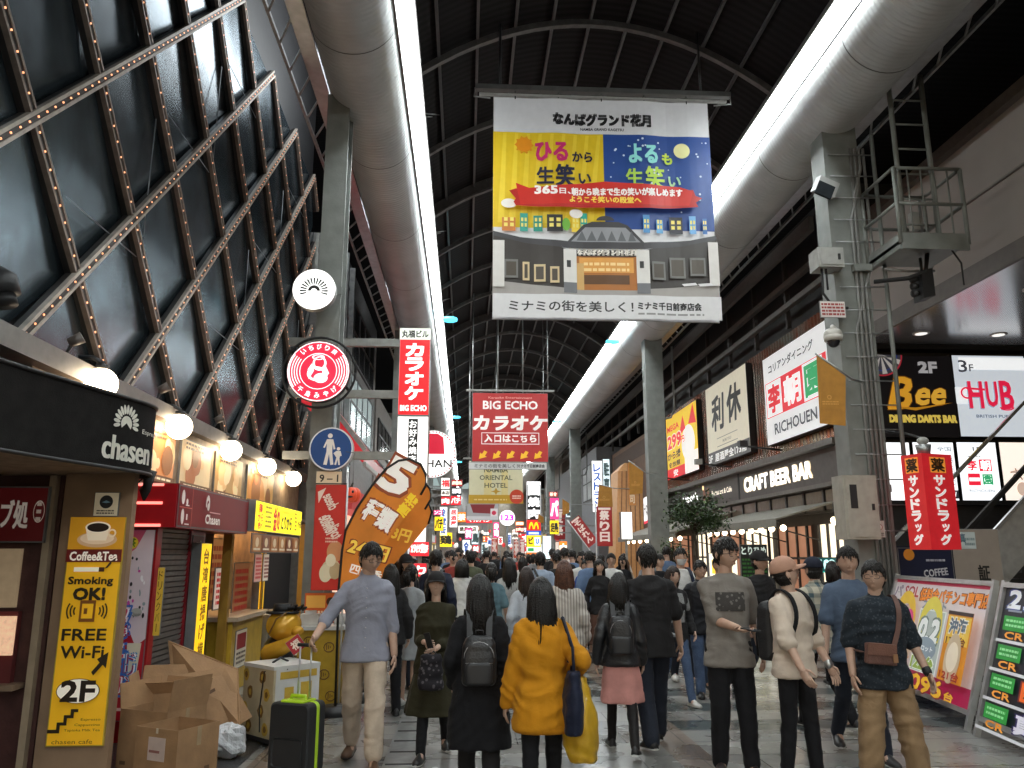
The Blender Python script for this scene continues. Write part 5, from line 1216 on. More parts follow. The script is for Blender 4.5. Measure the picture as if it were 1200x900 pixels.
while y < 30.4:
    mb.add([(FX + .11, y, 3.78), (FX + .02, y + .05, 3.78), (FX + .02, y + .11, 3.78), (FX + .11, y + .16, 3.78), (FX + .11, y, 6.5), (FX + .02, y + .05, 6.5), (FX + .02, y + .11, 6.5), (FX + .11, y + .16, 6.5)], [(0, 1, 5, 4), (1, 2, 6, 5), (2, 3, 7, 6)], corr); y += .16
mb.build('cladding', rb)
fas = mat('grey brown fascia', (.10, .088, .08), .5, var=.12)
mb = MB(); mb.box(FX - .12, FX + .12, 14.6, 30.5, 2.98, 3.66, fas); mb.box(FX - .3, FX + .1, 14.6, 30.5, 3.66, 3.78, mat('fascia cap', (.17, .155, .14), .5)); mb.box(FX - .2, FX + .1, 14.6, 30.5, 2.90, 2.98, mat('fascia cap', '')); mb.box(FX - .13, FX - .1, 20.4, 20.5, 2.98, 3.66, blackm); mb.build('fascia', rb)
mb = MB()
for z in (7.0, 7.5): mb.beam((FX - .1, 14.6, z), (FX - .1, 62, z), .12, .12, mat('louvre beam', (.15, .14, .132), .5))
for y in range(15, 60, 2): mb.beam((FX + .05, y, 6.6), (FX + .05, y, 8.6), .1, .1, mat('louvre post', (.06, .055, .055), .5))
mb.beam((FX - .35, 14.6, 8.1), (FX - .35, 62, 8.1), .1, .3, mat('louvre beam', '')); mb.build('louvre', rb)
mb = MB(); y = 14.9
while y < 30:
    mb.box(FX - .02, FX + .1, y, y + .78, 2.48, 2.86, mat('dim transom glass', (.10, .085, .07), .2, emit=.03, ecol=(1, .8, .6))); y += .95
w_o = mb.build('window', rb)
mb = MB(); mb.box(FX - .04, FX + .1, 14.6, 30.5, 2.42, 2.47, darkm); y = 14.75
while y < 30: mb.box(FX - .05, FX + .1, y, y + .08, 2.44, 2.88, darkm); y += .95
mb.build('frame', w_o)
r = random.Random(21)
lit_w = mat('lit shop window', (.7, .6, .45), .3, emit=1.1, ecol=(1, .86, .64), var=.5, scale=3)
for y0_, y1_, m_ in ((15.0, 16.2, lit_w), (16.8, 18.4, mat('dim red shop', (.16, .06, .035), .4, emit=.25, ecol=(1, .45, .25), var=.5, scale=2)), (19.0, 20.6, lit_w), (21, 23.5, mat('dim red shop', '')), (24, 25.4, lit_w), (26, 29, mat('dim red shop', ''))):
    mb = MB(); mb.box(FX + .04, FX + .14, y0_, y1_, .5, 2.2, m_); o = mb.build('shop_window', rb)
    mb = MB()
    for q in range(4): mb.box(FX, FX + .05, y0_ + (y1_ - y0_) * q / 3 - .03, y0_ + (y1_ - y0_) * q / 3 + .03, .5, 2.2, darkm)
    mb.box(FX, FX + .05, y0_, y1_, 1.5, 1.55, darkm); mb.build('frame', o)
s = Sign('x', '', '', (FX - .125, 20.3, 3.0), RIGHT, 5.0, .64, .004, fas, 0, root=rb); s.pan = MB(); s.emit = 1.6; s.text('CRAFT BEER BAR', .46, .50, .52, 'f6f6f6', .80, .07, out='a89878', ow=.05); s.pr.build('lit_letters', rb)
s = Sign('x', '', '', (FX - .125, 26.5, 3.0), RIGHT, 5.8, .64, .004, fas, 0, root=rb); s.pan = MB(); s.emit = 1.3; s.text("I.spot's", .26, .5, .46, 'f4f2ee', .30, .08).rect(.50, .2, .53, .8, '5a3a2a').rect(.57, .2, .6, .8, '5a3a2a').rect(.5, .45, .6, .55, '5a3a2a').disc(.505, .85, .012, 'ffd8a0').text('Restaurant & Cafe', .80, .5, .22, 'cfc4b4', .3, .03); s.pr.build('lit_letters', rb)
# wall-mounted shop signs
def wall_sign(label, ua, vt, vb, ub, face, emit=.55): return side_sign('shop_sign', label, 'sign', ua, vt, vb, ub, FX - .18, depth=.16, face=face, emit=emit, side=darkm)
s = wall_sign('large white Korean dining sign with red and green characters, nearest on the corrugated wall', 900, 418, 523, 979, 'dcdcdc', .5)
s.text('コリアンダイニング', .46, .845, .10, '3a3a3e', .72, .04).rect(.03, .30, .98, .70, 'd4202c').rect(.04, .31, .30, .69, 'e8e8e8').rect(.645, .31, .93, .69, 'e8e8e8').text('李', .17, .50, .30, 'd4202c', .20, .07).text('朝', .475, .50, .30, 'f0eeee', .26, .07).text('園', .79, .50, .31, '1e9a5a', .23, .06).text('RICHOUEN', .48, .155, .12, '3c3e44', .66, .03); s.done()
s = wall_sign('cream sign with two large black brushed characters, second on the corrugated wall', 831, 454, 547, 881, 'd2cab4', .42)
s.text('利', .30, .62, .42, '1c1814', .30, .05, .12).text('休', .70, .64, .42, '1c1814', .32, .05, .12).rect(.25, .30, .75, .306, '5a5448').rect(.25, .20, .75, .206, '5a5448').text('RIKYU', .5, .25, .035, '6a6454', .2).rect(0, 0, 1, .16, '4a4846').text('3F', .07, .08, .09, 'e4e2de', .1, .05).text('居酒屋全173席', .56, .08, .1, 'eceae6', .74, .06); s.done()
s = wall_sign('yellow and white bargain sign with red 299 figures, third on the corrugated wall', 783, 490, 563, 820, 'e8c022', .5)
s.disc(.72, .45, .2, 'eeeae4', ry=.15).poly([(.45, .62), (.58, .9), (.66, .68)], 'd8202c').poly([(.75, .72), (.9, .98), (.98, .68)], 'd8202c').rect(0, 0, 1, .16, 'd8202c').rect(.6, 0, 1, .3, 'f0ece6').text('MEGA', .25, .80, .09, 'c01c24', .40, .06).text('299', .28, .58, .20, 'd01c28', .46, .09, out='f4ece8', ow=.06).text('円', .56, .54, .1, 'd01c28', .12, .06).text('から揚', .26, .36, .12, '3a2a10', .44, .06).text('食放題', .26, .22, .08, '3a2a10', .4, .05).text('安', .3, .075, .1, 'f4ece8', .15, .06); s.done()
s = wall_sign('maroon sign with white characters, farthest on the corrugated wall', 768, 500, 563, 782, '8a2048', .4); s.text('つくめ', .5, .4, .22, 'eee4e8', .8, .06).scatter(.2, .7, .8, .9, 2, 'd8c0cc', 3); s.done()
# slim lamp arms that reach out over the signs' feet
for i, (y_, d) in enumerate(((17.5, 'below the white Korean sign'), (21.0, 'between the white and cream signs'), (25.0, 'below the yellow sign'))):
    t = thing('spot_arm', 'thin black spotlight arm reaching out from the fascia %s' % d, 'spotlight', (FX - .3, y_, 3.85), 'spotlight arms')
    mb = MB(); mb.tube([(FX - .1, y_, 3.9), (FX - 1.0, y_ - .05, 3.98)], .022, blackm, 6); mb.build('arm', t)
    mb = MB(); mb.box(FX - 1.1, FX - .92, y_ - .12, y_ + .06, 3.96, 4.1, gb if i == 1 else darkm); mb.build('head', t)
s = Sign('lit_sign', 'white lit sign with black brush characters behind the little street tree', 'sign', (6.6, 29.6, 2.7), (-.12, -1, 0), 3.6, .95, .2, 'f4f4f4', .9, side=darkm); s.text('汁なしめん', .42, .52, .5, '1c1c20', .76, .04).rect(0, 0, 1, .1, 'd8304a'); s.done()
# canvas awnings with bulbs
def shop_awning(label, y0_, y1_, z0_, z1_, out_, nb):
    t = thing('shop_awning', label, 'awning', (FX - .5, (y0_ + y1_) / 2, z0_), 'canvas awnings over the restaurant fronts'); mb = MB(); cn = mat('grey canvas awning', (.27, .26, .225), .7, var=.1)
    mb.add([(FX - .05, y0_, z1_), (FX - out_, y0_, z0_), (FX - out_, y1_, z0_), (FX - .05, y1_, z1_), (FX - .05, y0_, z1_ - .03), (FX - out_, y0_, z0_ - .03), (FX - out_, y1_, z0_ - .03), (FX - .05, y1_, z1_ - .03)], [(3, 2, 1, 0), (4, 5, 6, 7), (0, 1, 5, 4), (2, 3, 7, 6), (1, 2, 6, 5)], cn)
    mb.box(FX - out_ - .01, FX - out_, y0_, y1_, z0_ - .16, z0_, cn); mb.build('canvas', t)
    mb = MB(); mb.beam((FX - out_ + .04, y0_, z0_ - .05), (FX - out_ + .04, y1_, z0_ - .05), .03, .03, darkm)
    for q in range(3): yy = y0_ + (y1_ - y0_) * (q + .5) / 3; mb.beam((FX, yy, z0_ - .4), (FX - out_, yy, z0_ - .05), .025, .025, darkm)
    mb.build('frame', t)
    for k in range(nb):
        mb = MB(); yy = y0_ + (y1_ - y0_) * (k + .5) / nb; mb.ball((FX - out_ + .25, yy, z0_ - .17), .06, mat('warm bulb', (1, .85, .6), emit=9, ecol=(1, .78, .5)), 12, 8); mb.build('bulb', t)
shop_awning('near grey canvas awning with a row of warm bulbs under the craft beer sign', 15.2, 20.6, 2.28, 2.62, 1.25, 9)
shop_awning('far grey canvas awning with warm bulbs sloping towards the street tree', 21.0, 29.0, 2.2, 2.75, 1.7, 8)
t = thing('wall_lamp', 'round black wall lamp with a bright bulb at the end of the near canvas awning', 'lamp', (FX - 1.2, 14.9, 2.4)); p = at_depth(979, 610, 14.9)
mb = MB(); mb.ball(p, .085, mat('warm bulb', '')); mb.build('bulb', t); mb = MB(); mb.tube([p + V((0, 0, .06)), p + V((0, 0, .2)), p + V((.2, 0, .3)), V((FX, 14.9, p.z + .3))], [.06, .05, .02, .02], blackm); mb.ball(p + V((.1, 0, .28)), .13, blackm); mb.build('bracket', t)
s = front_sign('neon_sign', 'glowing teal neon sign with white figures above the crowd on the right', 'sign', 957, 671, 1037, 653, 13.0, depth=.08, face='0c4a4a', emit=.8); s.text('1023', .2, .5, .66, 'd8fffa', .3, .1).text('カウンター', .78, .5, .6, 'b0fff4', .34, .1).rect(.02, .02, .98, .06, '30e0d0'); rt = s.done(); a = V(ORG[rt.name]); mb = MB(); mb.tube([(a.x - .5, 13.05, 0), (a.x - .5, 13.05, a.z)], .03, darkm); mb.tube([(a.x + .5, 13.05, 0), (a.x + .5, 13.05, a.z)], .03, darkm); mb.build('post', rt)
s = front_sign('menu_board', 'black chalk menu board with white and green writing behind the man in the grey T-shirt', 'menu board', 868, 679, 900, 638, 13.5, depth=.05, face='11140f', emit=.25); s.text('とりひめ', .5, .82, .22, 'd8e4dc', .9, .05).scatter(.05, .05, .95, .62, 5, '2f5a28', 4, .5); rt = s.done(); a = V(ORG[rt.name]); mb = MB(); mb.beam((a.x + .1, 13.55, 0), (a.x + .1, 13.55, a.z), .04, .04, darkm); mb.build('post', rt)
s = front_sign('lit_menu', 'bright white lit menu panel glowing behind the man in the grey T-shirt', 'menu board', 872, 745, 905, 682, 14.2, depth=.1, face='f6f2e2', emit=.9); s.disc(.6, .4, .2, 'e8d02a').scatter(.1, .1, .5, .9, 5, '5a6a4a', 3); s.done()
s = front_sign('lit_menu', 'pale lit panel with pink and blue beside the black chalk menu board', 'menu board', 832, 730, 866, 648, 14.8, depth=.1, face='f2ead4', emit=.9); s.disc(.4, .5, .35, 'e8a0c8', ry=.2).disc(.5, .3, .3, '7ac0e0', ry=.14).rect(.1, .7, .8, .9, 'f0c040'); s.done()
# more lit clutter at eye level between the heads
# street tree
def tree(label, x, y, zc, R, n, h0, seed, group=None):
    t = thing('street_tree', label, 'tree', (x, y, 0), group); r = random.Random(seed)
    bark = mat('bark', (.06, .045, .03), .8, bump=.4); mb = MB(); mb.tube([(x, y, 0), (x + .03, y, zc * .5), (x - .02, y, zc), (x, y, zc + R[2] * .6)], [.06, .045, .035, .015], bark, 8)
    tips = []
    for k in range(13):
        a = r.uniform(0, 6.28); z0_ = zc + r.uniform(-.5, .5) * R[2]; e = V((x + R[0] * r.uniform(.4, .95) * math.cos(a), y + R[1] * r.uniform(.4, .95) * math.sin(a), z0_ + r.uniform(.05, .5) * R[2])); mb.tube([(x, y, z0_ - .12), (V((x, y, z0_)) + e) / 2 + V((0, 0, .06)), e], [.025, .016, .006], bark, 6); tips.append(e)
    mb.build('trunk', t); mb = MB(); lm = [mat('leaf dark', (.022, .05, .018), .5), mat('leaf mid', (.045, .095, .03), .5), mat('leaf light', (.085, .15, .045), .5)]
    for k in range(n):
        e = tips[r.randrange(len(tips))]; p = e + V((r.gauss(0, .2) * R[0], r.gauss(0, .2) * R[1], r.gauss(0, .24) * R[2])); u_ = V((r.gauss(0, 1), r.gauss(0, 1), r.gauss(-.3, .6))).normalized(); w_ = u_.cross(V((r.gauss(0, .4), r.gauss(0, .4), 1))).normalized(); L = r.uniform(.05, .10)
        mb.add([p, p + u_ * L * .5 + w_ * L * .26, p + u_ * L, p + u_ * L * .5 - w_ * L * .26], [(0, 1, 2, 3)], lm[r.choice([0, 0, 1, 1, 2])])
    mb.build('crown', t)
    mb = MB(); mb.tube([(x, y, 0), (x, y, .4)], [.2, .26], mat('clay pot', (.12, .08, .06), .7), 16); mb.build('pot', t)
tree('small leafy green street tree in front of the second grey column on the right', 4.75, 16.6, 2.35, (.62, .6, .50), 2600, .3, 5)
tree('low leafy shrub standing lower and left of the small street tree', 4.55, 17.8, 1.55, (.3, .3, .35), 700, .3, 9)

# ================================================================ RIGHT: BUILDINGS FURTHER ALONG
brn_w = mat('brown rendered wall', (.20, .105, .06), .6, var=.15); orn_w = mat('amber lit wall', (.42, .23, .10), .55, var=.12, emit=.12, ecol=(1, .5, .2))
t, fx = block('brown walled building beyond the maroon sign on the right', FX, 14, 30.5, 39, 6.4, brn_w, [], -1)
mb = MB(); mb.box(FX - .02, FX, 31, 38.5, 5.6, 6.2, mat('shadow brown', (.10, .05, .03), .6)); mb.build('trim', t)  # darker brown band near the top of the wall
t = thing('amber_tower', 'tall amber tapering shop tower with a pointed top behind the second right column', 'tower', (6.3, 29, 0))
a, b_ = at_depth(722, 640, 30), at_depth(752, 552, 30)
mb = MB(); x0_, x1_ = a.x, b_.x; zt = b_.z
mb.loft([[V((x0_ - .12, 30, 0)), V((x1_, 30, 0)), V((x1_, 31.5, 0)), V((x0_ - .12, 31.5, 0))], [V((x0_ + .15, 30, zt)), V((x1_, 30, zt)), V((x1_, 31.5, zt)), V((x0_ + .15, 31.5, zt))], [V((x0_ + .5, 30.4, zt + .35)), V((x1_ - .3, 30.4, zt + .35)), V((x1_ - .3, 31.2, zt + .35)), V((x0_ + .5, 31.2, zt + .35))]], orn_w, smooth=False); mb.build('wall', t)
mb = MB(); 
for k in range(5): mb.beam((x0_ + .12 + k * .2, 29.98, .2), (x0_ + .3 + k * .16, 29.98, zt), .02, .03, brn_w)
mb.build('rib', t)
s = Sign('x', '', '', (x0_ + .5, 29.95, 3.4), FRONT, .3, 1.6, .01, 'c88a4a', .1, root=t); s.vtext('温泉寿司', .5, .96, .04, 'f0e0c0', .6, .03); s.done('board', 'lettering')
t, fx = block('plain grey building standing far along the right side', 6.5, 14, 39.5, 56, 6.9, mat('far grey wall', (.27, .27, .285), .7, var=.05), [(41, 44, 4.4, 6.2, mat('pale louvre', (.45, .46, .47), .5))], -1)
# ================================================================ HANGING BANNERS OVER THE STREET
BY = 11.0
a, b_ = at_depth(577, 374, BY), at_depth(829, 121, BY)
W_, H_ = b_.x - a.x, b_.z - a.z
s = Sign('hanging_banner', 'huge white, yellow and blue theatre banner with red ribbon hanging over the street', 'banner', a, FRONT, W_, H_, .012, 'd2d2d4', .10, side=mat('banner cloth edge', (.5, .5, .5), .8))
YE, BL = 'd8b81c', '1f4488'
s.rect(0, .40, .503, .835, YE).rect(.503, .40, 1, .835, BL)
for k in range(9):
    A0 = RD(-62 + k * 20); s.poly([(.28, .60), (.28 + .55 * math.cos(A0), .60 + .55 * math.sin(A0)), (.28 + .55 * math.cos(A0 + .14), .60 + .55 * math.sin(A0 + .14))] if False else [(.02 + k * .05, .42), (.05 + k * .05, .42), (.06 + k * .054, .83), (.045 + k * .054, .83)], 'e2c634'); s.k -= 1
s.k += 1
s.text('なんばグランド花月', .5, .902, .055, '18181a', .45, .11).text('NAMBA GRAND KAGETSU', .5, .857, .012, '2a2a2c', .2, .03)
for i in range(10): A0 = i * .628; s.poly([(.14 + .036 * math.cos(A0 - .2), .775 + .036 * math.sin(A0 - .2)), (.14 + .044 * math.cos(A0), .775 + .044 * math.sin(A0)), (.14 + .036 * math.cos(A0 + .2), .775 + .036 * math.sin(A0 + .2))], 'd88a14')
s.disc(.14, .775, .036, 'dc8a14').disc(.865, .765, .037, 'e2e0a4')
s.text('ひる', .265, .745, .085, 'c02468', .145, .06).text('から', .405, .725, .045, '1c1e3a', .09, .05).text('生', .235, .635, .075, '1c1e3a', .075, .04).text('笑', .325, .635, .10, '1c1e3a', .085, .04).text('い', .415, .625, .045, '1c1e3a', .055, .05)
s.text('よる', .685, .745, .085, '8ed8d4', .13, .06).text('も', .795, .725, .05, 'b8d040', .045, .06).text('生', .64, .635, .075, 'a8cc50', .075, .04).text('笑', .735, .635, .10, 'b0d048', .085, .04).text('い', .825, .62, .045, 'a8d0a0', .055, .05)
r = random.Random(2)
for i in range(34): s.disc(r.uniform(.52, .98), r.uniform(.47, .82), r.uniform(.003, .006), 'c8d4e4', n=6); s.k -= 1
s.k += 1
# little town behind the roof
for x0_, x1_, h_, c_ in ((.04, .1, .44, 'c87a3a'), (.12, .155, .46, '3a9a8a'), (.18, .22, .45, '2a8a7a'), (.24, .31, .455, '2a2a2c'), (.35, .385, .46, 'e8c83a'), (.39, .42, .465, '2aa090'), (.67, .70, .46, '4a8ac0'), (.73, .76, .44, '5a9ac8'), (.79, .85, .455, '2a2a34'), (.88, .91, .46, '6aa0d0'), (.94, .96, .45, '3a6aa8')):
    s.rect(x0_, .38, x1_, h_, c_); 
    for q in range(2):
        for w in range(2): s.rect(x0_ + (x1_ - x0_) * (.15 + .45 * q), .40 + .024 * w, x0_ + (x1_ - x0_) * (.42 + .45 * q), .416 + .024 * w, 'e8d870'); s.k -= 1
    s.k += 1
s.disc(.07, .50, .035, 'e8e4dc', ry=.022).disc(.37, .46, .03, 'e8e4dc', ry=.022).disc(.325, .41, .018, '6aa83a', ry=.03)
# theatre
GR = '3c3b3e'
s.poly([(0, .12), (0, .36), (.16, .345), (.33, .30), (.67, .30), (.85, .345), (1, .36), (1, .12)], '35302d')
s.poly([(0, .375), (.12, .35), (.33, .335), (.40, .41), (.44, .425), (.56, .425), (.60, .41), (.67, .335), (.88, .35), (1, .375), (1, .355), (.85, .325), (.67, .305), (.33, .305), (.14, .325), (0, .355)], GR)
s.poly([(.345, .335), (.41, .40), (.59, .40), (.655, .335)], '8a8c90')
for k in range(6): s.poly([(.37 + k * .046, .34), (.395 + k * .044, .385), (.415 + k * .044, .34)], '5e6064'); s.k -= 1
s.k += 1
s.disc(.5, .43, .04, GR, ry=.022, a0=0, a1=math.pi)
for k in range(16): s.rect(.335 + k * .021, .275, .346 + k * .021, .305, 'b8b2a8'); s.k -= 1
s.k += 1
s.rect(.0, .1, 1, .125, 'a8a4a0').poly([(0, .1), (0, .16), (.33, .13), (.67, .13), (1, .16), (1, .1)], '9c9894')
s.poly([(.36, .125), (.36, .27), (.64, .27), (.64, .125)], 'a8682a').poly([(.38, .2), (.38, .265), (.62, .265), (.62, .2)], 'd89a48').rect(.40, .15, .60, .19, '5a3a1a').rect(.36, .125, .40, .24, 'c8a060').scatter(.4, .2, .6, .25, 2, 'f0d090', 4)
for x_ in (.31, .632): s.rect(x_, .11, x_ + .058, .30, 'd4d2ce').rect(x_, .11, x_ + .058, .155, '6a6c70').rect(x_ + .014, .22, x_ + .032, .25, '2a2a2a')
for x_, y_, w_, h_ in ((.05, .17, .06, .08), (.13, .16, .03, .08), (.18, .155, .05, .075), (.25, .15, .04, .07), (.70, .17, .06, .08), (.78, .18, .07, .09), (.87, .19, .07, .08)):
    s.rect(x_, y_, x_ + w_, y_ + h_, 'c8b48c' if w_ < .055 else '6a6a66'); s.rect(x_ + .008, y_ + .01, x_ + w_ - .008, y_ + h_ - .01, '4a4238')
s.rect(0, .13, .05, .33, 'cfccc8').rect(.955, .15, 1, .34, 'cfccc8').text('なんばグランド花月', .5, .285, .022, 'e8e4dc', .26, .06)
for k in range(2): s.poly([(.83 + k * .07, .155), (.89 + k * .07, .16), (.90 + k * .07, .15), (.84 + k * .07, .145)], 'd8d8d8')
s.poly([(.07, .55), (.10, .515), (.09, .50), (.1, .485), (.24, .48), (.76, .485), (.92, .495), (.91, .515), (.94, .535), (.91, .545), (.9, .572), (.5, .555), (.1, .56)], 'b02018').poly([(.10, .585), (.16, .565), (.5, .60), (.84, .585), (.9, .565), (.88, .50), (.5, .50), (.12, .49)], 'c4281c')
s.text('365', .235, .557, .036, 'f4eee8', .10, .10).text('日、', .32, .552, .024, 'f4eee8', .05, .06).text('朝から晩まで生の笑いが楽しめます', .60, .555, .034, 'f0e8e4', .50, .07, 0, .015).text('ようこそ笑いの殿堂へ', .5, .518, .028, 'f0d050', .32, .06)
s.rect(0, 0, 1, .10, 'd0d0d2').text('ミナミの街を美しく！', .34, .05, .045, '2a2a2c', .54, .02).text('ミナミ千日前商店会', .77, .055, .032, '1c1c1e', .28, .07).scatter(.63, .015, .92, .028, 1, '8a8a8a', 3, .6)
bn = s.done('cloth', 'print')
mb = MB(); zt = b_.z
mb.box(a.x - .28, b_.x + .36, BY - .05, BY + .05, zt + .10, zt + .18, mat('banner rail', (.16, .16, .155), .4, .5)); mb.box(a.x - .22, b_.x + .3, BY - .02, BY + .03, zt + .015, zt + .05, gb)
mb.tube([(a.x - .28, BY, zt + .14), (a.x - .3, BY, zt - .01), (a.x - .05, BY, zt - .03)], .012, steel, 6); mb.tube([(b_.x + .36, BY, zt + .14), (b_.x + .37, BY, zt), (b_.x + .1, BY, zt - .04)], .012, steel, 6)
for k in range(5): mb.tube([(a.x + W_ * (k + .5) / 5, BY, zt + .1), (a.x + W_ * (k + .5) / 5, BY, zt - .03)], .01, darkm, 5)
for x_ in (a.x + .1, b_.x - .1): mb.tube([(x_, BY, zt + .18), (x_, BY, 9.7)], .02, darkm, 6)
mb.build('hanger', bn); ripple(bn, a.x, b_.x, 30, .011)
def hang(rt, y, x0_, x1_, z, n=4):
    mb = MB(); mb.box(x0_ - .2, x1_ + .2, y - .03, y + .03, z + .04, z + .1, gb)
    for k in range(n): x_ = x0_ + (x1_ - x0_) * (k + .0) / (n - 1); mb.tube([(x_, y, z + .1), (x_, y, 10.0)], .018, steel, 6)
    mb.build('hanger', rt)
y_ = 24.0; a, b_ = at_depth(553, 541, y_), at_depth(642, 461, y_)
s = Sign('hanging_banner', 'red karaoke banner with white katakana and yellow arrows hanging over the street', 'banner', a, FRONT, b_.x - a.x, b_.z - a.z, .03, 'a82a2a', .28)
s.text('Karaoke Entertainment', .5, .93, .03, 'd8988c', .58, .02).text('BIG ECHO', .5, .82, .12, 'ece4e0', .72, .05).text('カラオケ', .5, .56, .20, 'f0e8e4', .96, .09, .12).rect(.12, .25, .88, .42, 'ece0dc').rect(.13, .26, .87, .41, 'a82a2a').text('入口はこちら', .5, .335, .11, 'f2eae6', .68, .07)
for k in range(5):
    x_ = .14 + k * .18; s.poly([(x_ - .05, .04), (x_ - .035, .13), (x_ - .01, .11), (x_ + .02, .16), (x_ + .06, .14), (x_ + .03, .085), (x_ + .055, .07)], 'e8b42a')
rt = s.done('cloth', 'print'); hang(rt, y_, a.x, b_.x, b_.z); ripple(rt, a.x, b_.x, 20, .012, 3)
y_ = 27.5; a, b_ = at_depth(549, 590, y_), at_depth(613, 540, y_)
s = Sign('hanging_banner', 'cream hotel banner with gold band partly behind the red karaoke banner', 'banner', a, FRONT, b_.x - a.x, b_.z - a.z, .03, 'c9c4a4', .26)
s.rect(0, 0, 1, .20, 'b8922e').rect(.28, .2, .42, .8, 'cdbf88').rect(.6, .2, .72, .8, 'cdbf88').text('NAMBA', .5, .78, .11, '5a5a44', .44, .03).text('ORIENTAL', .5, .60, .11, '5a5a44', .60, .03).text('HOTEL', .5, .42, .11, '5a5a44', .42, .03).poly([(.47, .3), (.5, .37), (.53, .3), (.6, .28), (.53, .26), (.5, .2), (.47, .26), (.4, .28)], 'b08a2a').scatter(.1, .06, .7, .12, 1, 'd8c080', 3).disc(.88, .16, .13, 'b8402a', ry=.13).scatter(.8, .1, .96, .2, 2, 'f0d8c8', 2)
hang(s.done('cloth', 'print'), y_, a.x, b_.x, b_.z, 3)
y_ = 26.0; a, b_ = at_depth(549, 550, y_), at_depth(641, 542, y_)
s = Sign('hanging_banner', 'narrow white strip banner with black writing under the red karaoke banner', 'banner', a, FRONT, b_.x - a.x, b_.z - a.z, .02, 'c8c8c6', .28); s.text('ミナミの街を美しく！', .35, .5, .55, '5a5a5a', .55, .02).text('ミナミ千日前商店会', .8, .5, .45, '2a2a2a', .34, .05); rt = s.done('cloth', 'print')
mb = MB()
for x_ in (a.x + .1, b_.x - .1): mb.tube([(x_, y_, b_.z), (x_, y_, 10)], .012, steel, 5)
mb.build('hanger', rt)
y_ = 34.0; a, b_ = at_depth(547, 610, y_), at_depth(584, 590, y_)
s = Sign('hanging_banner', 'grey banner with a dark red picture below the cream hotel banner', 'banner', a, FRONT, b_.x - a.x, b_.z - a.z, .03, 'a0a0a2', .25); s.poly([(.1, .95), (.2, .45), (.8, .4), (.9, .95)], '7a2a2e').rect(.75, .2, .98, .7, 'd8d0d0').disc(.86, .45, .07, 'c02a4a').rect(0, .05, 1, .25, 'c4c4c6'); rt = s.done('cloth', 'print')
mb = MB()
for x_ in (a.x + .1, b_.x - .1): mb.tube([(x_, y_, b_.z), (x_, y_, 10)], .014, steel, 5)
mb.build('hanger', rt)

# ================================================================ SIGNS FURTHER DOWN THE STREET
s, c, R = round_sign('round_sign', 'white round lit sign with purple 123 figures far down the street', 594.5, 607, 9, 40, 'fbf6fc', 1.1, sd); s.text('123', .5, .52, .34, 'b01ec0', .78, .10).scatter(.25, .25, .75, .32, 1, 'a06ab0', 2); rt = s.done('disc'); mb = MB(); mb.tube([(c.x, 40.1, 0), (c.x, 40.1, c.z)], .05, steel); mb.build('post', rt)
s = front_sign('tower_sign', 'black and white vertical barbecue sign tower far on the right', 'sign', 617, 609, 634, 564, 36, depth=.3, face='e8e8ea', emit=.9)
s.rect(.04, .0, .96, .9, '141416')
for i, ch in enumerate('国焼肉'): s.text(ch, .5, .76 - i * .3, .24, 'f4f4f4', .76, .08)
s.done()
s = front_sign('tower_sign', 'red sign with a yellow letter M under the barbecue sign tower', 'sign', 617, 622, 634, 609, 35.9, depth=.3, face='d0241c', emit=.9)
for q in (-1, 1): s.disc(.5 + q * .17, .15, .17, 'f8c81c', ry=.72 * s.h / s.w if False else .48, n=18, a0=0, a1=math.pi, hole=.55)
s.done()
s = front_sign('tower_sign', 'blue and yellow stacked sign under the letter M sign', 'sign', 617, 641, 634, 622, 35.9, depth=.3, face='f0d020', emit=.9); s.rect(0, .72, 1, 1, '1e4ab0').rect(.15, .78, .85, .92, 'c8d8f0').text('ビ', .3, .4, .4, '2a2a2a', .3, .08).rect(.55, .1, .95, .6, 'd8e8f8').text('U', .75, .35, .3, '1e4ab0', .2, .08); s.done()
s = front_sign('tower_sign', 'green and orange sign lowest on the barbecue sign tower', 'sign', 617, 657, 634, 641, 35.9, depth=.3, face='e07a28', emit=.8); s.rect(0, .6, 1, 1, 'e8e8e0').rect(.1, .68, .5, .92, '2a9a5a').text('力', .5, .3, .4, 'f4e0d0', .6, .08); s.done()
# nobori flags on the right
def nobori(label, u0, v0, u1, v1, y, col, chars, sl=0):
    """upright cloth flag from column u0..u1; sl leans the pole"""
    a, b_ = at_depth(u0, v1, y), at_depth(u1, v0, y); w = b_.x - a.x; h = b_.z - a.z
    t = thing('banner_flag', label, 'flag', (a.x, y, 0), 'nobori flags'); up = V((sl, 0, 1)).normalized(); ri = V((1, 0, -sl)).normalized()
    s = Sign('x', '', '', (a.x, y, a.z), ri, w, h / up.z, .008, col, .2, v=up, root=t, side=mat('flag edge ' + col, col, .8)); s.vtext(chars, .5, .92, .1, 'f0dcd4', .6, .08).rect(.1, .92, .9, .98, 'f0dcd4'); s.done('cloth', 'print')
    mb = MB(); mb.tube([(a.x - .03 - sl * a.z, y, 0), V((a.x - .03, y, a.z)) + up * (h / up.z + .1)], .02, mat('white pole', '')); mb.build('pole', t)
    mb = MB(); mb.tube([(a.x - .03 - sl * a.z, y, 0), (a.x - .03 - sl * a.z, y, .1)], [.22, .18], darkm, 16); mb.build('base', t)
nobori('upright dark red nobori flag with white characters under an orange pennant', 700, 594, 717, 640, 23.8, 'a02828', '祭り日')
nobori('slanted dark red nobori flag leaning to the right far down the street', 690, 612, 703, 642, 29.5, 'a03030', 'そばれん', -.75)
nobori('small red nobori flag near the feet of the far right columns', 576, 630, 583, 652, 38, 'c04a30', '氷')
nobori('second small red nobori flag under the white lit cubes', 602, 634, 608, 654, 37, 'c0503a', '茶')
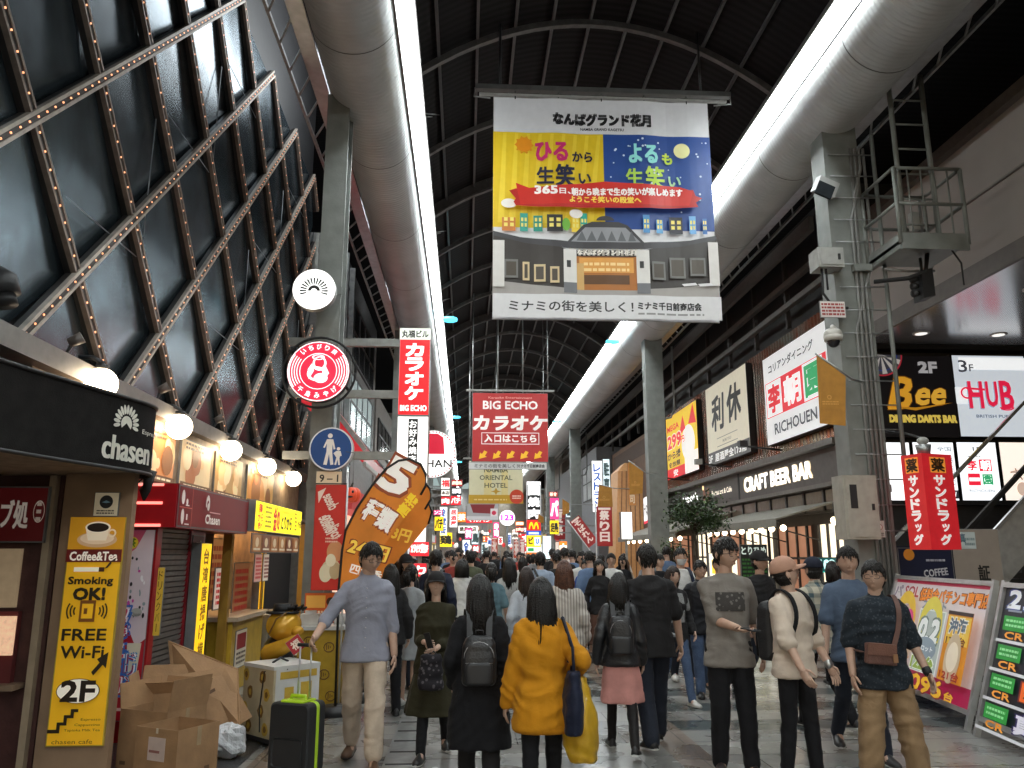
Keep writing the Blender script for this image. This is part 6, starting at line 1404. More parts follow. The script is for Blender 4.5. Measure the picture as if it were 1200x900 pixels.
nobori('pinkish red nobori flag beside the sign tower', 609, 632, 615, 652, 36, 'b8484a', '酒')
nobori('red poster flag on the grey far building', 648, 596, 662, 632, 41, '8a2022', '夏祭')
# projecting signs, stacked along both sides of the far street
r = random.Random(77)
CH = '酒肉魚寿司薬茶食堂居酒屋麺鶏串カラオケ焼鳥パチンコ本店'
PAL = [('f4f2ee', 'c0202a'), ('d0202c', 'f6f0ea'), ('f0d024', '20201c'), ('20222a', 'f0f0ec'), ('f6f6f6', '2a4a8a'), ('e07a28', 'fff4e0'), ('e8e4da', '3a2a20'), ('d83a7a', 'fff0f4'), ('c8d8dc', '2a3a3a'), ('8a1a20', 'f0d8c0')]
CN = {'f4f2ee': 'white and red', 'd0202c': 'red and white', 'f0d024': 'yellow and black', '20222a': 'black and white', 'f6f6f6': 'white and blue', 'e07a28': 'orange and cream', 'e8e4da': 'cream and brown', 'd83a7a': 'pink and white', 'c8d8dc': 'pale grey', '8a1a20': 'dark red and cream'}
far = [  # (u0, v0, u1, v1, depth, palette, chars, words that place it)
    (517, 560, 527, 573, 26, 0, '福', 'topmost in the pile beside the round dotted sign'), (517, 574, 527, 581, 26, 6, '本店', 'under the topmost white one right of the round dotted sign'), (517, 582, 527, 592, 26, 1, '肉', 'lowest of three right of the round dotted sign'),
    (529, 562, 542, 570, 28, 9, '串', 'highest beside the left strip light end'), (529, 571, 541, 580, 28, 3, '酒場', 'under the dark red one by the left strip light'), (528, 581, 540, 592, 28, 1, 'パチ', 'lowest beside the left strip light end'),
    (515, 594, 524, 628, 24, 4, '食堂街', 'tall one over the left crowd edge'), (527, 596, 536, 618, 27, 0, '居酒屋', 'tall one right of the tall left crowd sign'), (536, 600, 546, 612, 30, 5, '茶', 'beside the red strip over the far crowd'),
    (515, 624, 530, 641, 24, 2, '鶏', 'splashed over the far crowd on the left'), (546, 607, 577, 613, 40, 1, 'マルハン', 'wide strip over the middle of the far crowd'), (537, 616, 560, 625, 42, 6, '焼鳥本店', 'wide strip under the red one over the far crowd'),
    (578, 612, 585, 630, 44, 7, '寿司', 'upright one left of the 123 disc'), (604, 611, 614, 616, 38, 5, '麺', 'right of the 123 disc'), (604, 617, 614, 624, 38, 9, '肉', 'under the orange one right of the 123 disc'),
    (571, 631, 578, 640, 46, 4, '薬', 'low cube left of the far crowd centre'), (584, 629, 589, 638, 46, 0, '茶', 'low cube under the 123 disc'), (594, 625, 599, 640, 45, 4, '酒', 'tall cube under the right side of the 123 disc'), (600, 624, 607, 632, 47, 6, '串', 'low cube right of the tall cube'),
    (694, 540, 706, 600, 33, 4, 'レストラン', 'tall lit tower left of the amber tower'), (707, 538, 715, 598, 33.5, 8, '駐車場', 'tall grey panel joined to the lit tower'), (663, 598, 676, 606, 44, 8, '書店', 'on the grey far building'),
    (728, 600, 741, 632, 22.6, 0, '', 'lantern box beside the second right column'), (480, 635, 503, 652, 13.5, 1, 'カラオケ受付2F', 'standing low behind the man in the blue-grey shirt'), (481, 660, 500, 676, 13.4, 1, 'カ', 'just under the karaoke reception sign'),
    (769, 640, 786, 660, 22.4, 0, '酒', 'low one behind the woman in the grey top'), (636, 628, 646, 655, 34, 8, '', 'plain upright one beside the sign tower')]
for (u0, v0, u1, v1, y, pi, tx, where) in far:
    f_, c_ = PAL[pi]; kind = 'pale lantern box sign' if not tx else CN[f_] + ' lit sign'
    s = front_sign('shop_sign', kind + ' ' + where, 'sign', u0, v1, u1, v0, y, depth=.25, face=f_, emit=1.1, group='projecting shop signs down the street')
    if tx:
        if v1 - v0 > 1.4 * (u1 - u0): s.vtext(tx, .5, .95, .05, c_, .7, .07)
        else: s.text(tx, .5, .55 if len(tx) > 2 else .5, .6, c_, .86, .07)
    rt = s.done()
    if y > 12:
        o = V(ORG[rt.name]); sx_ = -3.1 if u1 < 560 else (6.6 if u0 > 600 else None); mb = MB()
        if sx_ is not None and o.z > 2.2: mb.beam((o.x, y + .14, o.z), (sx_, y + .14, o.z), .06, .06, steel)
        else: mb.beam((o.x, y + .14, 0), (o.x, y + .14, o.z), .06, .06, steel)
        mb.build('arm' if sx_ is not None and o.z > 2.2 else 'post', rt)
# rows of far buildings and shopfronts
WM = [mat('far wall %d' % i, c, .7, var=.12) for i, c in enumerate([(.30, .28, .26), (.24, .23, .23), (.34, .30, .25), (.20, .19, .2)])]
LM = [mat('far lit shop %d' % i, c, .4, emit=e, ecol=c2, var=.6, scale=1.4) for i, (c, e, c2) in enumerate([((.8, .75, .65), .5, (1, .92, .8)), ((.8, .5, .4), .7, (1, .6, .42)), ((.7, .75, .8), .5, (.92, .97, 1)), ((.8, .7, .4), .45, (1, .85, .5))])]
for side_ in (-1, 1):
    y = 27.4 if side_ < 0 else 56.5; i = 0
    while y < 90:
        d = r.uniform(5, 8); x0_, x1_ = ((-9, -3.0 - r.uniform(0, .4)) if side_ < 0 else (6.4 + r.uniform(0, .5), 13)); h = r.uniform(6.5, 9)
        t, fx = block('%s row building on the %s side, %s along the far street' % (('pale', 'grey', 'cream', 'dark')[i % 4], 'left' if side_ < 0 else 'right', ('first', 'second', 'third', 'fourth', 'fifth', 'sixth', 'seventh', 'eighth', 'ninth', 'tenth', 'eleventh', 'twelfth', 'last')[i]), x0_, x1_, y, y + d - .1, h, WM[i % 4], [(y + .6, y + d - .7, 3.6, 4.8, glassl if i % 2 else glassd), (y + .6, y + d - .7, 5.2, 6.3, glassd)], -side_)
        mb = MB(); e = .05
        mb.box(*( (fx - e, fx + e)), y + .3, y + d - .4, .2, 2.5, LM[i % 4]); mb.build('shopfront', t)
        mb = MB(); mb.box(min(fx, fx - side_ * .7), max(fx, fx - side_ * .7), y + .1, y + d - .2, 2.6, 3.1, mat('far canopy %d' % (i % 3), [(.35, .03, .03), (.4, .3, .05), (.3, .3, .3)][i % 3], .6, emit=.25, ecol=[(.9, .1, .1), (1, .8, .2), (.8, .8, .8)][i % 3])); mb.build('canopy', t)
        y += d; i += 1
for i, (y, x0_) in enumerate(((19.2, -3.1), (23.0, -3.1))):
    t = thing('shopfront', ('warm lit shopfront beside the stall flags on the left', 'white lit shopfront behind the orange flags on the left')[i], 'shopfront', (x0_, y + 1.5, 0)); mb = MB(); mb.box(x0_ - .05, x0_ + .06, y - .6, y + 3, .1, 2.6, LM[(i + 1) % 4]); mb.build('window', t); mb = MB(); mb.box(x0_ - .05, x0_ + .5, y - .6, y + 3, 2.62, 3.1, mat('far canopy 0', '')); mb.build('canopy', t)
# street end: cross-street front with a dark passage and bright boards
t = thing('end_building', 'pale building closing the far end of the arcade street with a dark opening', 'building', (2, 93, 0)); mb = MB(); mb.box(-9, -1, 92.5, 96, 0, 9, WM[0]); mb.box(2.5, 13, 92.5, 96, 0, 9, WM[2]); mb.box(-1, 2.5, 92.5, 96, 4.2, 9, WM[1]); mb.build('wall', t); mb = MB(); mb.box(-1, 2.5, 94, 95, 0, 4.2, WM[3]); mb.build('shopfront', t)
# rows of small hanging lanterns and paper cards over the far street
r = random.Random(15)
for i in range(30):
    y = r.uniform(40, 75); u_, v_ = r.uniform(530, 610), r.uniform(622, 642); p = at_depth(u_, v_, y); c_ = r.choice(['f4ece4', 'd8402c', 'f0e0d8', 'c83a3a', 'f4f4f0'])
    t = tag(MB.build((lambda m_: (m_.ball(p, (.09, .09, .12), ink(c_, .6), 8, 6), m_.tube([p + V((0, 0, .1)), V((p.x, p.y, p.z + .5))], .006, blackm, 4), m_)[-1])(MB()), 'paper_lantern', org=(p.x, p.y, p.z)), 'small %s paper lantern hanging over the distant crowd' % ('red' if c_ in ('d8402c', 'c83a3a') else 'pale'), 'lantern', '%s paper lanterns over the far street' % ('red' if c_ in ('d8402c', 'c83a3a') else 'pale'))

# sign towers: one post each, with a stack of tenants' boards
r = random.Random(91)
for (u, y, w, v0, v1, where) in ((508, 21, 11, 596, 622, 'nearest on the left above the crowd'), (543, 33, 9, 618, 650, 'behind the yellow board on the left'), (553, 46, 9, 616, 648, 'left of the far street centre'), (565, 58, 8, 622, 649, 'close to the far street centre'), (611, 56, 8, 618, 648, 'right of the far street centre'), (643, 31, 10, 575, 626, 'between the two far right columns'), (655, 27, 9, 632, 655, 'low beside the slanted red flag')):
    a, b_ = at_depth(u, v1, y), at_depth(u + w, v0, y); t = thing('sign_tower', 'stack of small coloured lit shop boards ' + where, 'sign', (a.x, y, 0), 'sign towers down the street')
    mb = MB(); mb.beam(((a.x + b_.x) / 2, y + .2, 0), ((a.x + b_.x) / 2, y + .2, b_.z), .1, .1, steel); mb.build('post', t)
    z = a.z
    while z < b_.z - .1:
        h = min(r.uniform(.35, .95), b_.z - z); f_, c_ = PAL[r.randrange(10)]; k = r.randrange(len(CH) - 3)
        s = Sign('x', '', '', (a.x + r.uniform(-.06, .06), y, z), FRONT, b_.x - a.x, h - .04, .12, f_, 1.0, root=t); s.text(CH[k:k + (1 if h > .6 else 2)], .5, .5, .7, c_, .8, .07); s.done('board', 'lettering'); z += h
# ================================================================ PEOPLE
JOBS = []
def queue(mb, voxel, it, post=None, name='body'):
    """one closed surface from overlapping pieces: voxel remesh, smoothed, evaluated in one go below"""
    ob = bpy.data.objects.new(name, mb.mesh(name)); COL.objects.link(ob)
    md = ob.modifiers.new('r', 'REMESH'); md.mode = 'VOXEL'; md.voxel_size = voxel; md.use_smooth_shade = True
    if it: sm2 = ob.modifiers.new('s', 'SMOOTH'); sm2.factor = .5; sm2.iterations = it
    JOBS.append((ob, post, list(mb.mats))); return ob
def run_jobs():
    dg = bpy.context.evaluated_depsgraph_get(); dg.update()
    for ob, post, mats in JOBS:
        me = bpy.data.meshes.new_from_object(ob.evaluated_get(dg))
        ob.modifiers.clear(); old = ob.data; ob.data = me
        if not me.materials:
            for m in mats: me.materials.append(m)
        if post: post(ob)
        bpy.data.meshes.remove(old)
    JOBS.clear()
def wrinkle(amp, seed, fz=13.0, fx=19.0):
    amp *= 1.15
    def f(ob):
        me = ob.data; n = len(me.vertices); co = np.empty(n * 3, np.float32); no = np.empty(n * 3, np.float32)
        me.vertices.foreach_get('co', co); me.vertices.foreach_get('normal', no); co = co.reshape(-1, 3); no = no.reshape(-1, 3); d = np.empty(n, np.float32)
        for i in range(n):
            x, y, z = co[i].tolist(); q = noise.noise((x * 2.3 + seed, y * 2.3, z * 2.3))
            a = noise.noise((x * 4 + seed * 3, y * 4, z * fz + q * 3)); b = noise.noise((x * fx + q * 2, y * fx + seed, z * 4.5))
            d[i] = (1 - abs(a) * 2.6) * .75 + b * .55
        me.vertices.foreach_set('co', (co + no * (d * amp)[:, None]).ravel()); me.update()
    return f
def cloth(name, col, rough=.8, kind=None, col2=None, sc=1.0):
    """woven cloth, optionally striped, plaid or flecked"""
    key = 'cloth ' + name
    if key in MATS: return MATS[key]
    if isinstance(col, str): col = srgb(col)
    if isinstance(col2, str): col2 = srgb(col2)
    m = mat(key, col, rough, var=.16, scale=7, bump=.18, bscale=190, spec=.15); nt = m.node_tree; b = nt.nodes['Principled BSDF']
    t_ = nd(nt, 'ShaderNodeTexCoord'); w_ = nd(nt, 'ShaderNodeTexNoise', i_Scale=8.0, i_Detail=2.0, i_Distortion=1.2); nt.links.new(t_.outputs['Object'], w_.inputs['Vector'])
    f_ = nd(nt, 'ShaderNodeBump', i_Strength=.28, i_Distance=.03); nt.links.new(w_.outputs['Fac'], f_.inputs['Height']); b0 = b.inputs['Normal'].links[0].from_node; nt.links.new(f_.outputs[0], b0.inputs['Normal'])
    b.inputs['Sheen Weight'].default_value = .03
    if kind:
        tc = nd(nt, 'ShaderNodeTexCoord'); src = b.inputs['Base Color'].links[0].from_socket
        def stripes(axis, scale, lo, hi):
            sx = nd(nt, 'ShaderNodeSeparateXYZ'); nt.links.new(tc.outputs['Object'], sx.inputs[0])
            a = nd(nt, 'ShaderNodeMath', operation='MULTIPLY'); nt.links.new(sx.outputs[axis], a.inputs[0]); a.inputs[1].default_value = scale
            c = nd(nt, 'ShaderNodeMath', operation='FRACT'); nt.links.new(a.outputs[0], c.inputs[0])
            g = nd(nt, 'ShaderNodeMath', operation='LESS_THAN'); nt.links.new(c.outputs[0], g.inputs[0]); g.inputs[1].default_value = hi; return g.outputs[0]
        if kind == 'stripe': f = stripes('X', 34 * sc, 0, .32)
        elif kind == 'plaid':
            a, c = stripes('X', 11 * sc, 0, .4), stripes('Z', 10 * sc, 0, .4); ad = nd(nt, 'ShaderNodeMath', operation='ADD'); nt.links.new(a, ad.inputs[0]); nt.links.new(c, ad.inputs[1])
            h = nd(nt, 'ShaderNodeMath', operation='MULTIPLY'); nt.links.new(ad.outputs[0], h.inputs[0]); h.inputs[1].default_value = .48; f = h.outputs[0]
        else:
            vz = nd(nt, 'ShaderNodeTexVoronoi', i_Scale=34.0 * sc); nt.links.new(tc.outputs['Object'], vz.inputs['Vector'])
            g = nd(nt, 'ShaderNodeMath', operation='LESS_THAN'); nt.links.new(vz.outputs['Distance'], g.inputs[0]); g.inputs[1].default_value = .3; f = g.outputs[0]
        mx = nd(nt, 'ShaderNodeMix', data_type='RGBA'); nt.links.new(f, mx.inputs['Factor']); nt.links.new(src, mx.inputs[6]); mx.inputs[7].default_value = (*col2, 1)
        nt.links.new(mx.outputs[2], b.inputs['Base Color'])
    return m
def skin(i):
    m = mat('skin %d' % i, [(.47, .295, .215), (.53, .345, .26), (.41, .24, .17)][i], .5, var=.08, scale=20, bump=.05, bscale=200); b = m.node_tree.nodes['Principled BSDF']
    b.inputs['Subsurface Weight'].default_value = .08; b.inputs['Subsurface Radius'].default_value = (.02, .008, .005); return m
def hairm(n, c):
    m = mat('hair ' + n, c, .42, var=.5, scale=30, bump=.5, bscale=110, spec=.35); return m
HB = (.010, .008, .007)
eyew = mat('eye white', (.6, .58, .55), .3); iris = mat('iris dark', (.015, .01, .008), .15); lipm = mat('lips', (.36, .13, .11), .45); white_rub = mat('white rubber', (.6, .6, .58), .6)

def head_point(n):
    """skull and face surface for a unit direction (front is -y)"""
    x, y, z = n
    px, py, pz = .076 * x, .096 * y, .117 * z
    if z < 0: k = -z; px *= 1 - .30 * k ** 1.6; py *= (1 - (.38 if y > 0 else .10) * k)
    if y < 0: py *= .94; px *= 1 + .04 * (1 - abs(z))
    if y < -.1:
        g = lambda cx, cz, sx, sz: math.exp(-((x - cx) / sx) ** 2 - ((z - cz) / sz) ** 2)
        py -= .023 * g(0, -.20, .13, .13) + .011 * g(0, -.02, .10, .22)
        py += .010 * (g(.38, .04, .2, .13) + g(-.38, .04, .2, .13))
        py -= .005 * g(0, .22, .5, .1) + .007 * g(0, -.52, .22, .12) + .009 * g(0, -.86, .3, .14)
        px *= 1 + .05 * (g(.75, -.2, .3, .2) + g(-.75, -.2, .3, .2))
    return V((px, py, pz))

class Person:
    def __init__(s, label, x, y, rz, h=1.70, sex='m', group=None, sk=0, lean=0, twist=0, head=(0, 0), legs=((0, 0), (0, 0)), arms=(None, None), spread=.02, build=1.0, lo=False, seed=None, nofeet=False):
        s.k = h / 1.70; s.sex = sex; s.rz = rz; s.pos = V((x, y, 0)); s.lo = lo; s.seed = seed if seed is not None else int(abs(x * 37 + y * 91)); s.rnd = random.Random(s.seed)
        s.b = build; s.sm = skin(sk); s.parts = []; f = sex == 'f'; s.vx = .03 if lo else .0115
        J = {}; s.J = J
        J['pel'] = V((0, 0, .93)); hw = .085 if not f else .08
        for q, nm in ((1, 'L'), (-1, 'R')):
            fl, kn = [math.radians(a) for a in legs[0 if q > 0 else 1]]
            hip = V((q * hw, 0, .90)); sp = spread * q
            d1 = V((sp, -math.sin(fl), -math.cos(fl))).normalized(); d2 = V((sp, -math.sin(fl - kn), -math.cos(fl - kn))).normalized()
            J['hip' + nm] = hip; J['kne' + nm] = hip + d1 * .425; J['ank' + nm] = J['kne' + nm] + d2 * .405; J['sd' + nm] = d2
        drop = min(J['ankL'].z, J['ankR'].z) - .075
        for k in J:
            if not k.startswith('sd'): J[k] = J[k] - V((0, 0, drop))
        P = J['pel']; R = Matrix.Rotation(math.radians(lean), 3, 'X') @ Matrix.Rotation(math.radians(twist), 3, 'Z'); s.R = R
        up = lambda x_, y_, z_: P + R @ V((x_, y_, z_ - .93)); s.up = up
        sw = (.170 if not f else .150) * build
        J['neck'] = up(0, .012, 1.43); J['chest'] = up(0, 0, 1.25)
        s.Rh = R @ Matrix.Rotation(math.radians(head[0]), 3, 'Z') @ Matrix.Rotation(math.radians(head[1]), 3, 'X')
        J['head'] = J['neck'] + R @ V((0, -.012, .055)) + s.Rh @ V((0, -.008, .113))
        for q, nm, tgt in ((1, 'L', arms[0]), (-1, 'R', arms[1])):
            sh = up(q * (sw - .016), .01, 1.352); J['sho' + nm] = sh
            if tgt is None: tgt = (q * (sw + .075 + s.rnd.uniform(0, .02)), s.rnd.uniform(-.10, .06), .87)
            w = up(*tgt); d = w - sh; L1, L2 = .275, .245; D = min(d.length, L1 + L2 - .004); d.normalize(); w = sh + d * D
            a = (L1 * L1 - L2 * L2 + D * D) / (2 * D); hgt = math.sqrt(max(L1 * L1 - a * a, 0)); pole = R @ V((q * .32, .85, -.3)); pole = (pole - d * pole.dot(d)).normalized()
            J['elb' + nm] = sh + d * a + pole * hgt; J['wri' + nm] = w
        s.hands = {'L': 0, 'R': 0}
        s.label, s.group = label, group
    # --- pieces
    def limb_arm(s, mb, nm, r, to=1.0, m=None):
        a, b_, c = s.J['sho' + nm], s.J['elb' + nm], s.J['wri' + nm]
        if to <= 1: mb.cap(a, a.lerp(b_, to), r[0], r[1], m); return
        mb.cap(a, b_, r[0], r[1], m); mb.cap(b_, b_.lerp(c, to - 1), r[1], r[2], m)
    def ring(s, z, rx, ry, yo=0, n=24, up=None, e=2.3):
        up = up or s.up; out = []
        for i in range(n):
            a = 2 * math.pi * i / n; c, d = math.cos(a), math.sin(a)
            out.append(up(rx * s.b * math.copysign(abs(c) ** (2 / e), c), yo + ry * s.b * math.copysign(abs(d) ** (2 / e), d), z))
        return out
    def torso(s, mb, m, g=0.0, z0=.80, neck=True, flare=0.0):
        f = s.sex == 'f'
        prof = [(1.445, .060, .060, .008), (1.418, .090, .075, .006), (1.385, .128, .090, .004), (1.34, .150, .102, .002), (1.27, .158, .112, 0), (1.20, .158, .115, -.004), (1.10, .148, .108, 0), (1.0, .148, .108, .004), (.93, .156, .114, .006), (.85, .174, .124, .008), (.78, .182, .128, .008)] if not f else \
               [(1.44, .050, .052, .008), (1.41, .075, .065, .006), (1.375, .108, .080, .004), (1.335, .126, .092, .002), (1.28, .136, .103, -.002), (1.22, .146, .118, -.012), (1.12, .132, .100, 0), (1.04, .130, .097, .004), (.96, .148, .112, .008), (.87, .162, .122, .010), (.78, .165, .122, .010)]
        rows = [p for p in prof if p[0] >= z0 - .001]; last = rows[-1]
        if last[0] > z0 + .01: rows.append((z0, last[1] + .004, last[2] + .003, last[3]))
        n = len(rows)
        R = [s.ring(z, rx + g + flare * max(0, (1.15 - z)), ry + g + flare * max(0, (1.15 - z)), yo) for z, rx, ry, yo in rows]
        mb.loft(R, m)
    def scale_pts(s, mb): mb.v = [(x * s.k, y * s.k, z * s.k) for x, y, z in mb.v]; return mb
    def part(s, name, mb, voxel=None, it=4, wr=0.0, label=None):
        s.scale_pts(mb)
        if voxel: o = queue(mb, voxel, it, wrinkle(wr, s.seed * .37 + len(s.parts)) if wr else None, name)
        else: o = bpy.data.objects.new(name, mb.mesh(name)); COL.objects.link(o)
        s.parts.append(o); return o
    # --- body
    def hand(s, mb, nm, curl=.5, m=None):
        q = 1 if nm == 'L' else -1; e, w = s.J['elb' + nm], s.J['wri' + nm]; d = (w - e).normalized(); inn = s.R @ V((-q, 0, 0))
        if s.hands[nm] == 'up': inn = V((0, 0, 1))
        pn = (inn - d * inn.dot(d)).normalized(); wd = pn.cross(d).normalized()
        if wd.y > 0: wd = -wd
        k = .92 if s.sex == 'f' else 1.0; m = m or s.sm
        rot = Matrix((wd, pn, d)).transposed()
        mb.ball(w + d * .045 * k, (.040 * k, .016 * k, .056 * k), m, 12, 8, rot)
        for i, (off, L) in enumerate(((.030, .066), (.0105, .076), (-.0095, .071), (-.029, .055))):
            p = w + d * .082 * k + wd * off * k; dd = d.copy(); pts = [p - d * .02]; rr = [.0092 * k]
            for j in range(3):
                a = curl * (.5 + .35 * j) + i * .05; dd = (d * math.cos(a) + pn * math.sin(a)).normalized(); pts.append(pts[-1] + dd * L * k * (.5, .3, .26)[j] + (dd * .02 if j == 0 else V((0, 0, 0)))); rr.append((.0088, .0078, .0062)[j] * k)
            mb.tube(pts, rr, m, 7)
        b0 = w + d * .018 * k + wd * .026 * k; t1 = (d * .55 + wd * .72 + pn * .25).normalized(); t2 = (d * .85 + wd * .15 + pn * .45).normalized()
        mb.tube([b0, b0 + t1 * .034 * k, b0 + t1 * .036 * k + t2 * .03 * k, b0 + t1 * .036 * k + t2 * .05 * k], [.0125 * k, .0105 * k, .009 * k, .006 * k], m, 7)
    def head(s, mb, face=True):
        C, Rh = s.J['head'], s.Rh; nu, nv = (28, 22) if not s.lo else (14, 10); vs = []; fs = []
        ks = 1.0 if s.sex == 'f' else 1.04; W = lambda p: C + Rh @ (V(p) * ks)
        s.W = W
        for j in range(nv + 1):
            t = math.pi * j / nv
            for i in range(nu): a = 2 * math.pi * i / nu; vs.append(W(head_point((math.sin(t) * math.cos(a), math.sin(t) * math.sin(a), math.cos(t)))))
        for j in range(nv):
            for i in range(nu): k = (i + 1) % nu; fs.append((j * nu + i, (j + 1) * nu + i, (j + 1) * nu + k, j * nu + k))
        mb.add(vs, fs, s.sm, True)
        for q in (-1, 1):
            rt = Rh; mb.ball(W((q * .077, .012, -.008)), (.010, .020, .032), s.sm, 10, 8, rt @ Matrix.Rotation(q * -.3, 3, 'Z'))
            if not face or s.lo: continue
            n = V((q * .36, -.92, .06)).normalized(); p = head_point(n)
            p = p + V((0, -.003, 0)); mb.ball(W(p + V((0, .002, 0))), (.0145, .007, .0062), eyew, 12, 8, Rh); mb.ball(W(p + V((0, -.0045, 0))), (.0062, .003, .0058), iris, 10, 8, Rh)
            mb.ball(W(p + V((0, -.002, .0065))), (.017, .006, .0028), iris, 12, 6, Rh)
            n = V((q * .37, -.90, .23)).normalized(); p = head_point(n); mb.ball(W(p + V((0, -.001, 0))), (.019, .004, .0035 if s.sex == 'm' else .0022), iris, 10, 6, Rh @ Matrix.Rotation(q * .12, 3, 'Y'))
        if face and not s.lo:
            p = head_point(V((0, -.85, -.52)).normalized()) + V((0, -.003, 0))
            mb.ball(W(p + V((0, .001, .0035))), (.021, .006, .0045), lipm, 12, 6, Rh); mb.ball(W(p + V((0, .0, -.005))), (.018, .006, .005), lipm, 12, 6, Rh); mb.ball(W(p + V((0, -.003, -.0005))), (.019, .004, .0012), iris, 12, 6, Rh)
            for q in (-1, 1): pp = head_point(V((q * .11, -.95, -.27)).normalized()); mb.ball(W(pp), (.007, .008, .006), s.sm, 8, 6, Rh)
    def body(s, legs=True, face=True, curl=(.5, .5)):
        mb = MB(); s.torso(mb, s.sm, -.012, .82)
        mb.cap(s.J['neck'] - s.R @ V((0, 0, .04)), s.J['head'] - s.Rh @ V((0, -.004, .06)), .058 if s.sex == 'm' else .048, .055 if s.sex == 'm' else .046, s.sm)
        for nm in 'LR':
            f = .86 if s.sex == 'f' else 1
            s.limb_arm(mb, nm, (.048 * f, .041 * f, .029 * f), 2, s.sm)
            a, b_, c = s.J['hip' + nm], s.J['kne' + nm], s.J['ank' + nm]
            tk = 1 if legs == 'bare' else .72; mb.cap(a, b_, .072 * tk, .050 * tk, s.sm); mb.cap(b_, c, .050 * tk, .034, s.sm)
            if tk == 1: mb.cap(b_.lerp(c, .3) + V((0, .014, 0)), b_.lerp(c, .45) + V((0, .01, 0)), .047 * f, .042 * f, s.sm)
            mb.cap(c, c + V((0, -.08, -.045)), .036, .03, s.sm)
        hd = MB(); s.head(hd, face)
        for nm, cu in zip('LR', curl): s.hand(hd, nm, cu)
        s.scale_pts(mb); s.scale_pts(hd)
        def post(ob):
            me = ob.data; m2 = hd.mesh('tmp'); bm = __import__('bmesh').new(); bm.from_mesh(me); nf = len(bm.faces)
            bm.from_mesh(m2); bm.faces.ensure_lookup_table()
            mats = [s.sm] + [m for m in hd.mats if m != s.sm]; mp = [mats.index(m) for m in hd.mats]
            idx = [p.material_index for p in m2.polygons]
            for i, f_ in enumerate(bm.faces):
                f_.smooth = True; f_.material_index = 0 if i < nf else mp[idx[i - nf]]
            bm.to_mesh(me); bm.free(); me.materials.clear()
            for m in mats: me.materials.append(m)
            bpy.data.meshes.remove(m2)
        s.root = queue(mb, s.vx, 2, post, 'person')
        return s
    # --- clothes
    def top(s, m, sleeve=.75, hem=.82, g=.012, wr=.005, name='shirt', r=None, flare=0.0, collar=None):
        mb = MB(); s.torso(mb, m, g, hem, flare=flare); f = .9 if s.sex == 'f' else 1
        for nm in 'LR':
            rr = r or ((.056 * f, .060 * f, .05 * f) if sleeve <= 1 else (.054 * f, .050 * f, .041 * f))
            rr = tuple(x + g * .5 for x in rr)
            s.limb_arm(mb, nm, rr, sleeve, m)
            q = 1 if nm == 'L' else -1; mb.cap(s.up(q * .05, .014, 1.398), s.J['sho' + nm] + s.R @ V((0, 0, .012)), .038 + g * .5, .042 + g * .5, m)
        if collar:
            mb.cap(s.J['neck'] - s.R @ V((.0, .0, .02)), s.J['neck'] + s.R @ V((0, -.004, .028)), .066 if s.sex == 'm' else .058, .062 if s.sex == 'm' else .053, m)
        return s.part(name, mb, s.vx, 3, wr)
    def trousers(s, m, r=(.092, .066, .054), length=1.0, wr=.005, name='trousers', top=.99):
        mb = MB(); base = lambda x, y, z: s.J['pel'] + V((x, y, z - .93))
        R = [s.ring(z, rx, ry, .006, up=base) for z, rx, ry in ((top, .145, .108), (.93, .160, .120), (.87, .168, .126), (.80, .150, .115))] if s.sex == 'm' else [s.ring(z, rx, ry, .01, up=base) for z, rx, ry in ((top, .130, .10), (.93, .152, .116), (.87, .164, .125), (.80, .150, .115))]
        mb.loft(R, m)
        for nm in 'LR':
            a, b_, c = s.J['hip' + nm], s.J['kne' + nm], s.J['ank' + nm]
            mb.cap(a, b_, r[0], r[1], m)
            if length > .55: e = b_.lerp(c, min(1.0, (length - .5) * 2)); mb.cap(b_, e, r[1], r[2], m)
            else: pass
        return s.part(name, mb, s.vx, 3, wr)
    def skirt(s, m, z0=1.0, z1=.45, flare=.07, folds=7, name='skirt', wr=.003, wmul=1.0):
        mb = MB(); base = lambda x, y, z: s.J['pel'] + V((x, y, z - .93)); R = []; n = 36; st = 9
        mid = (s.J['kneL'] + s.J['kneR']) / 2 - (s.J['pel'] + V((0, 0, -.45)))
        for j in range(st):
            t = j / (st - 1); z = z0 + (z1 - z0) * t; ring = []
            for i in range(n):
                a = 2 * math.pi * i / n; w = 1 + .06 * t * math.sin(folds * a + s.seed)
                rx = (.135 + .035 * min(1, t * 2.5) + flare * t) * w * wmul; ry = (.10 + .028 * min(1, t * 2.5) + flare * t) * w * wmul
                ring.append(base(rx * math.cos(a) + mid.x * t * .7, .008 + ry * math.sin(a) + mid.y * t * .6, z))
            R.append(ring)
        mb.loft(R, m); return s.part(name, mb, s.vx, 2, wr)
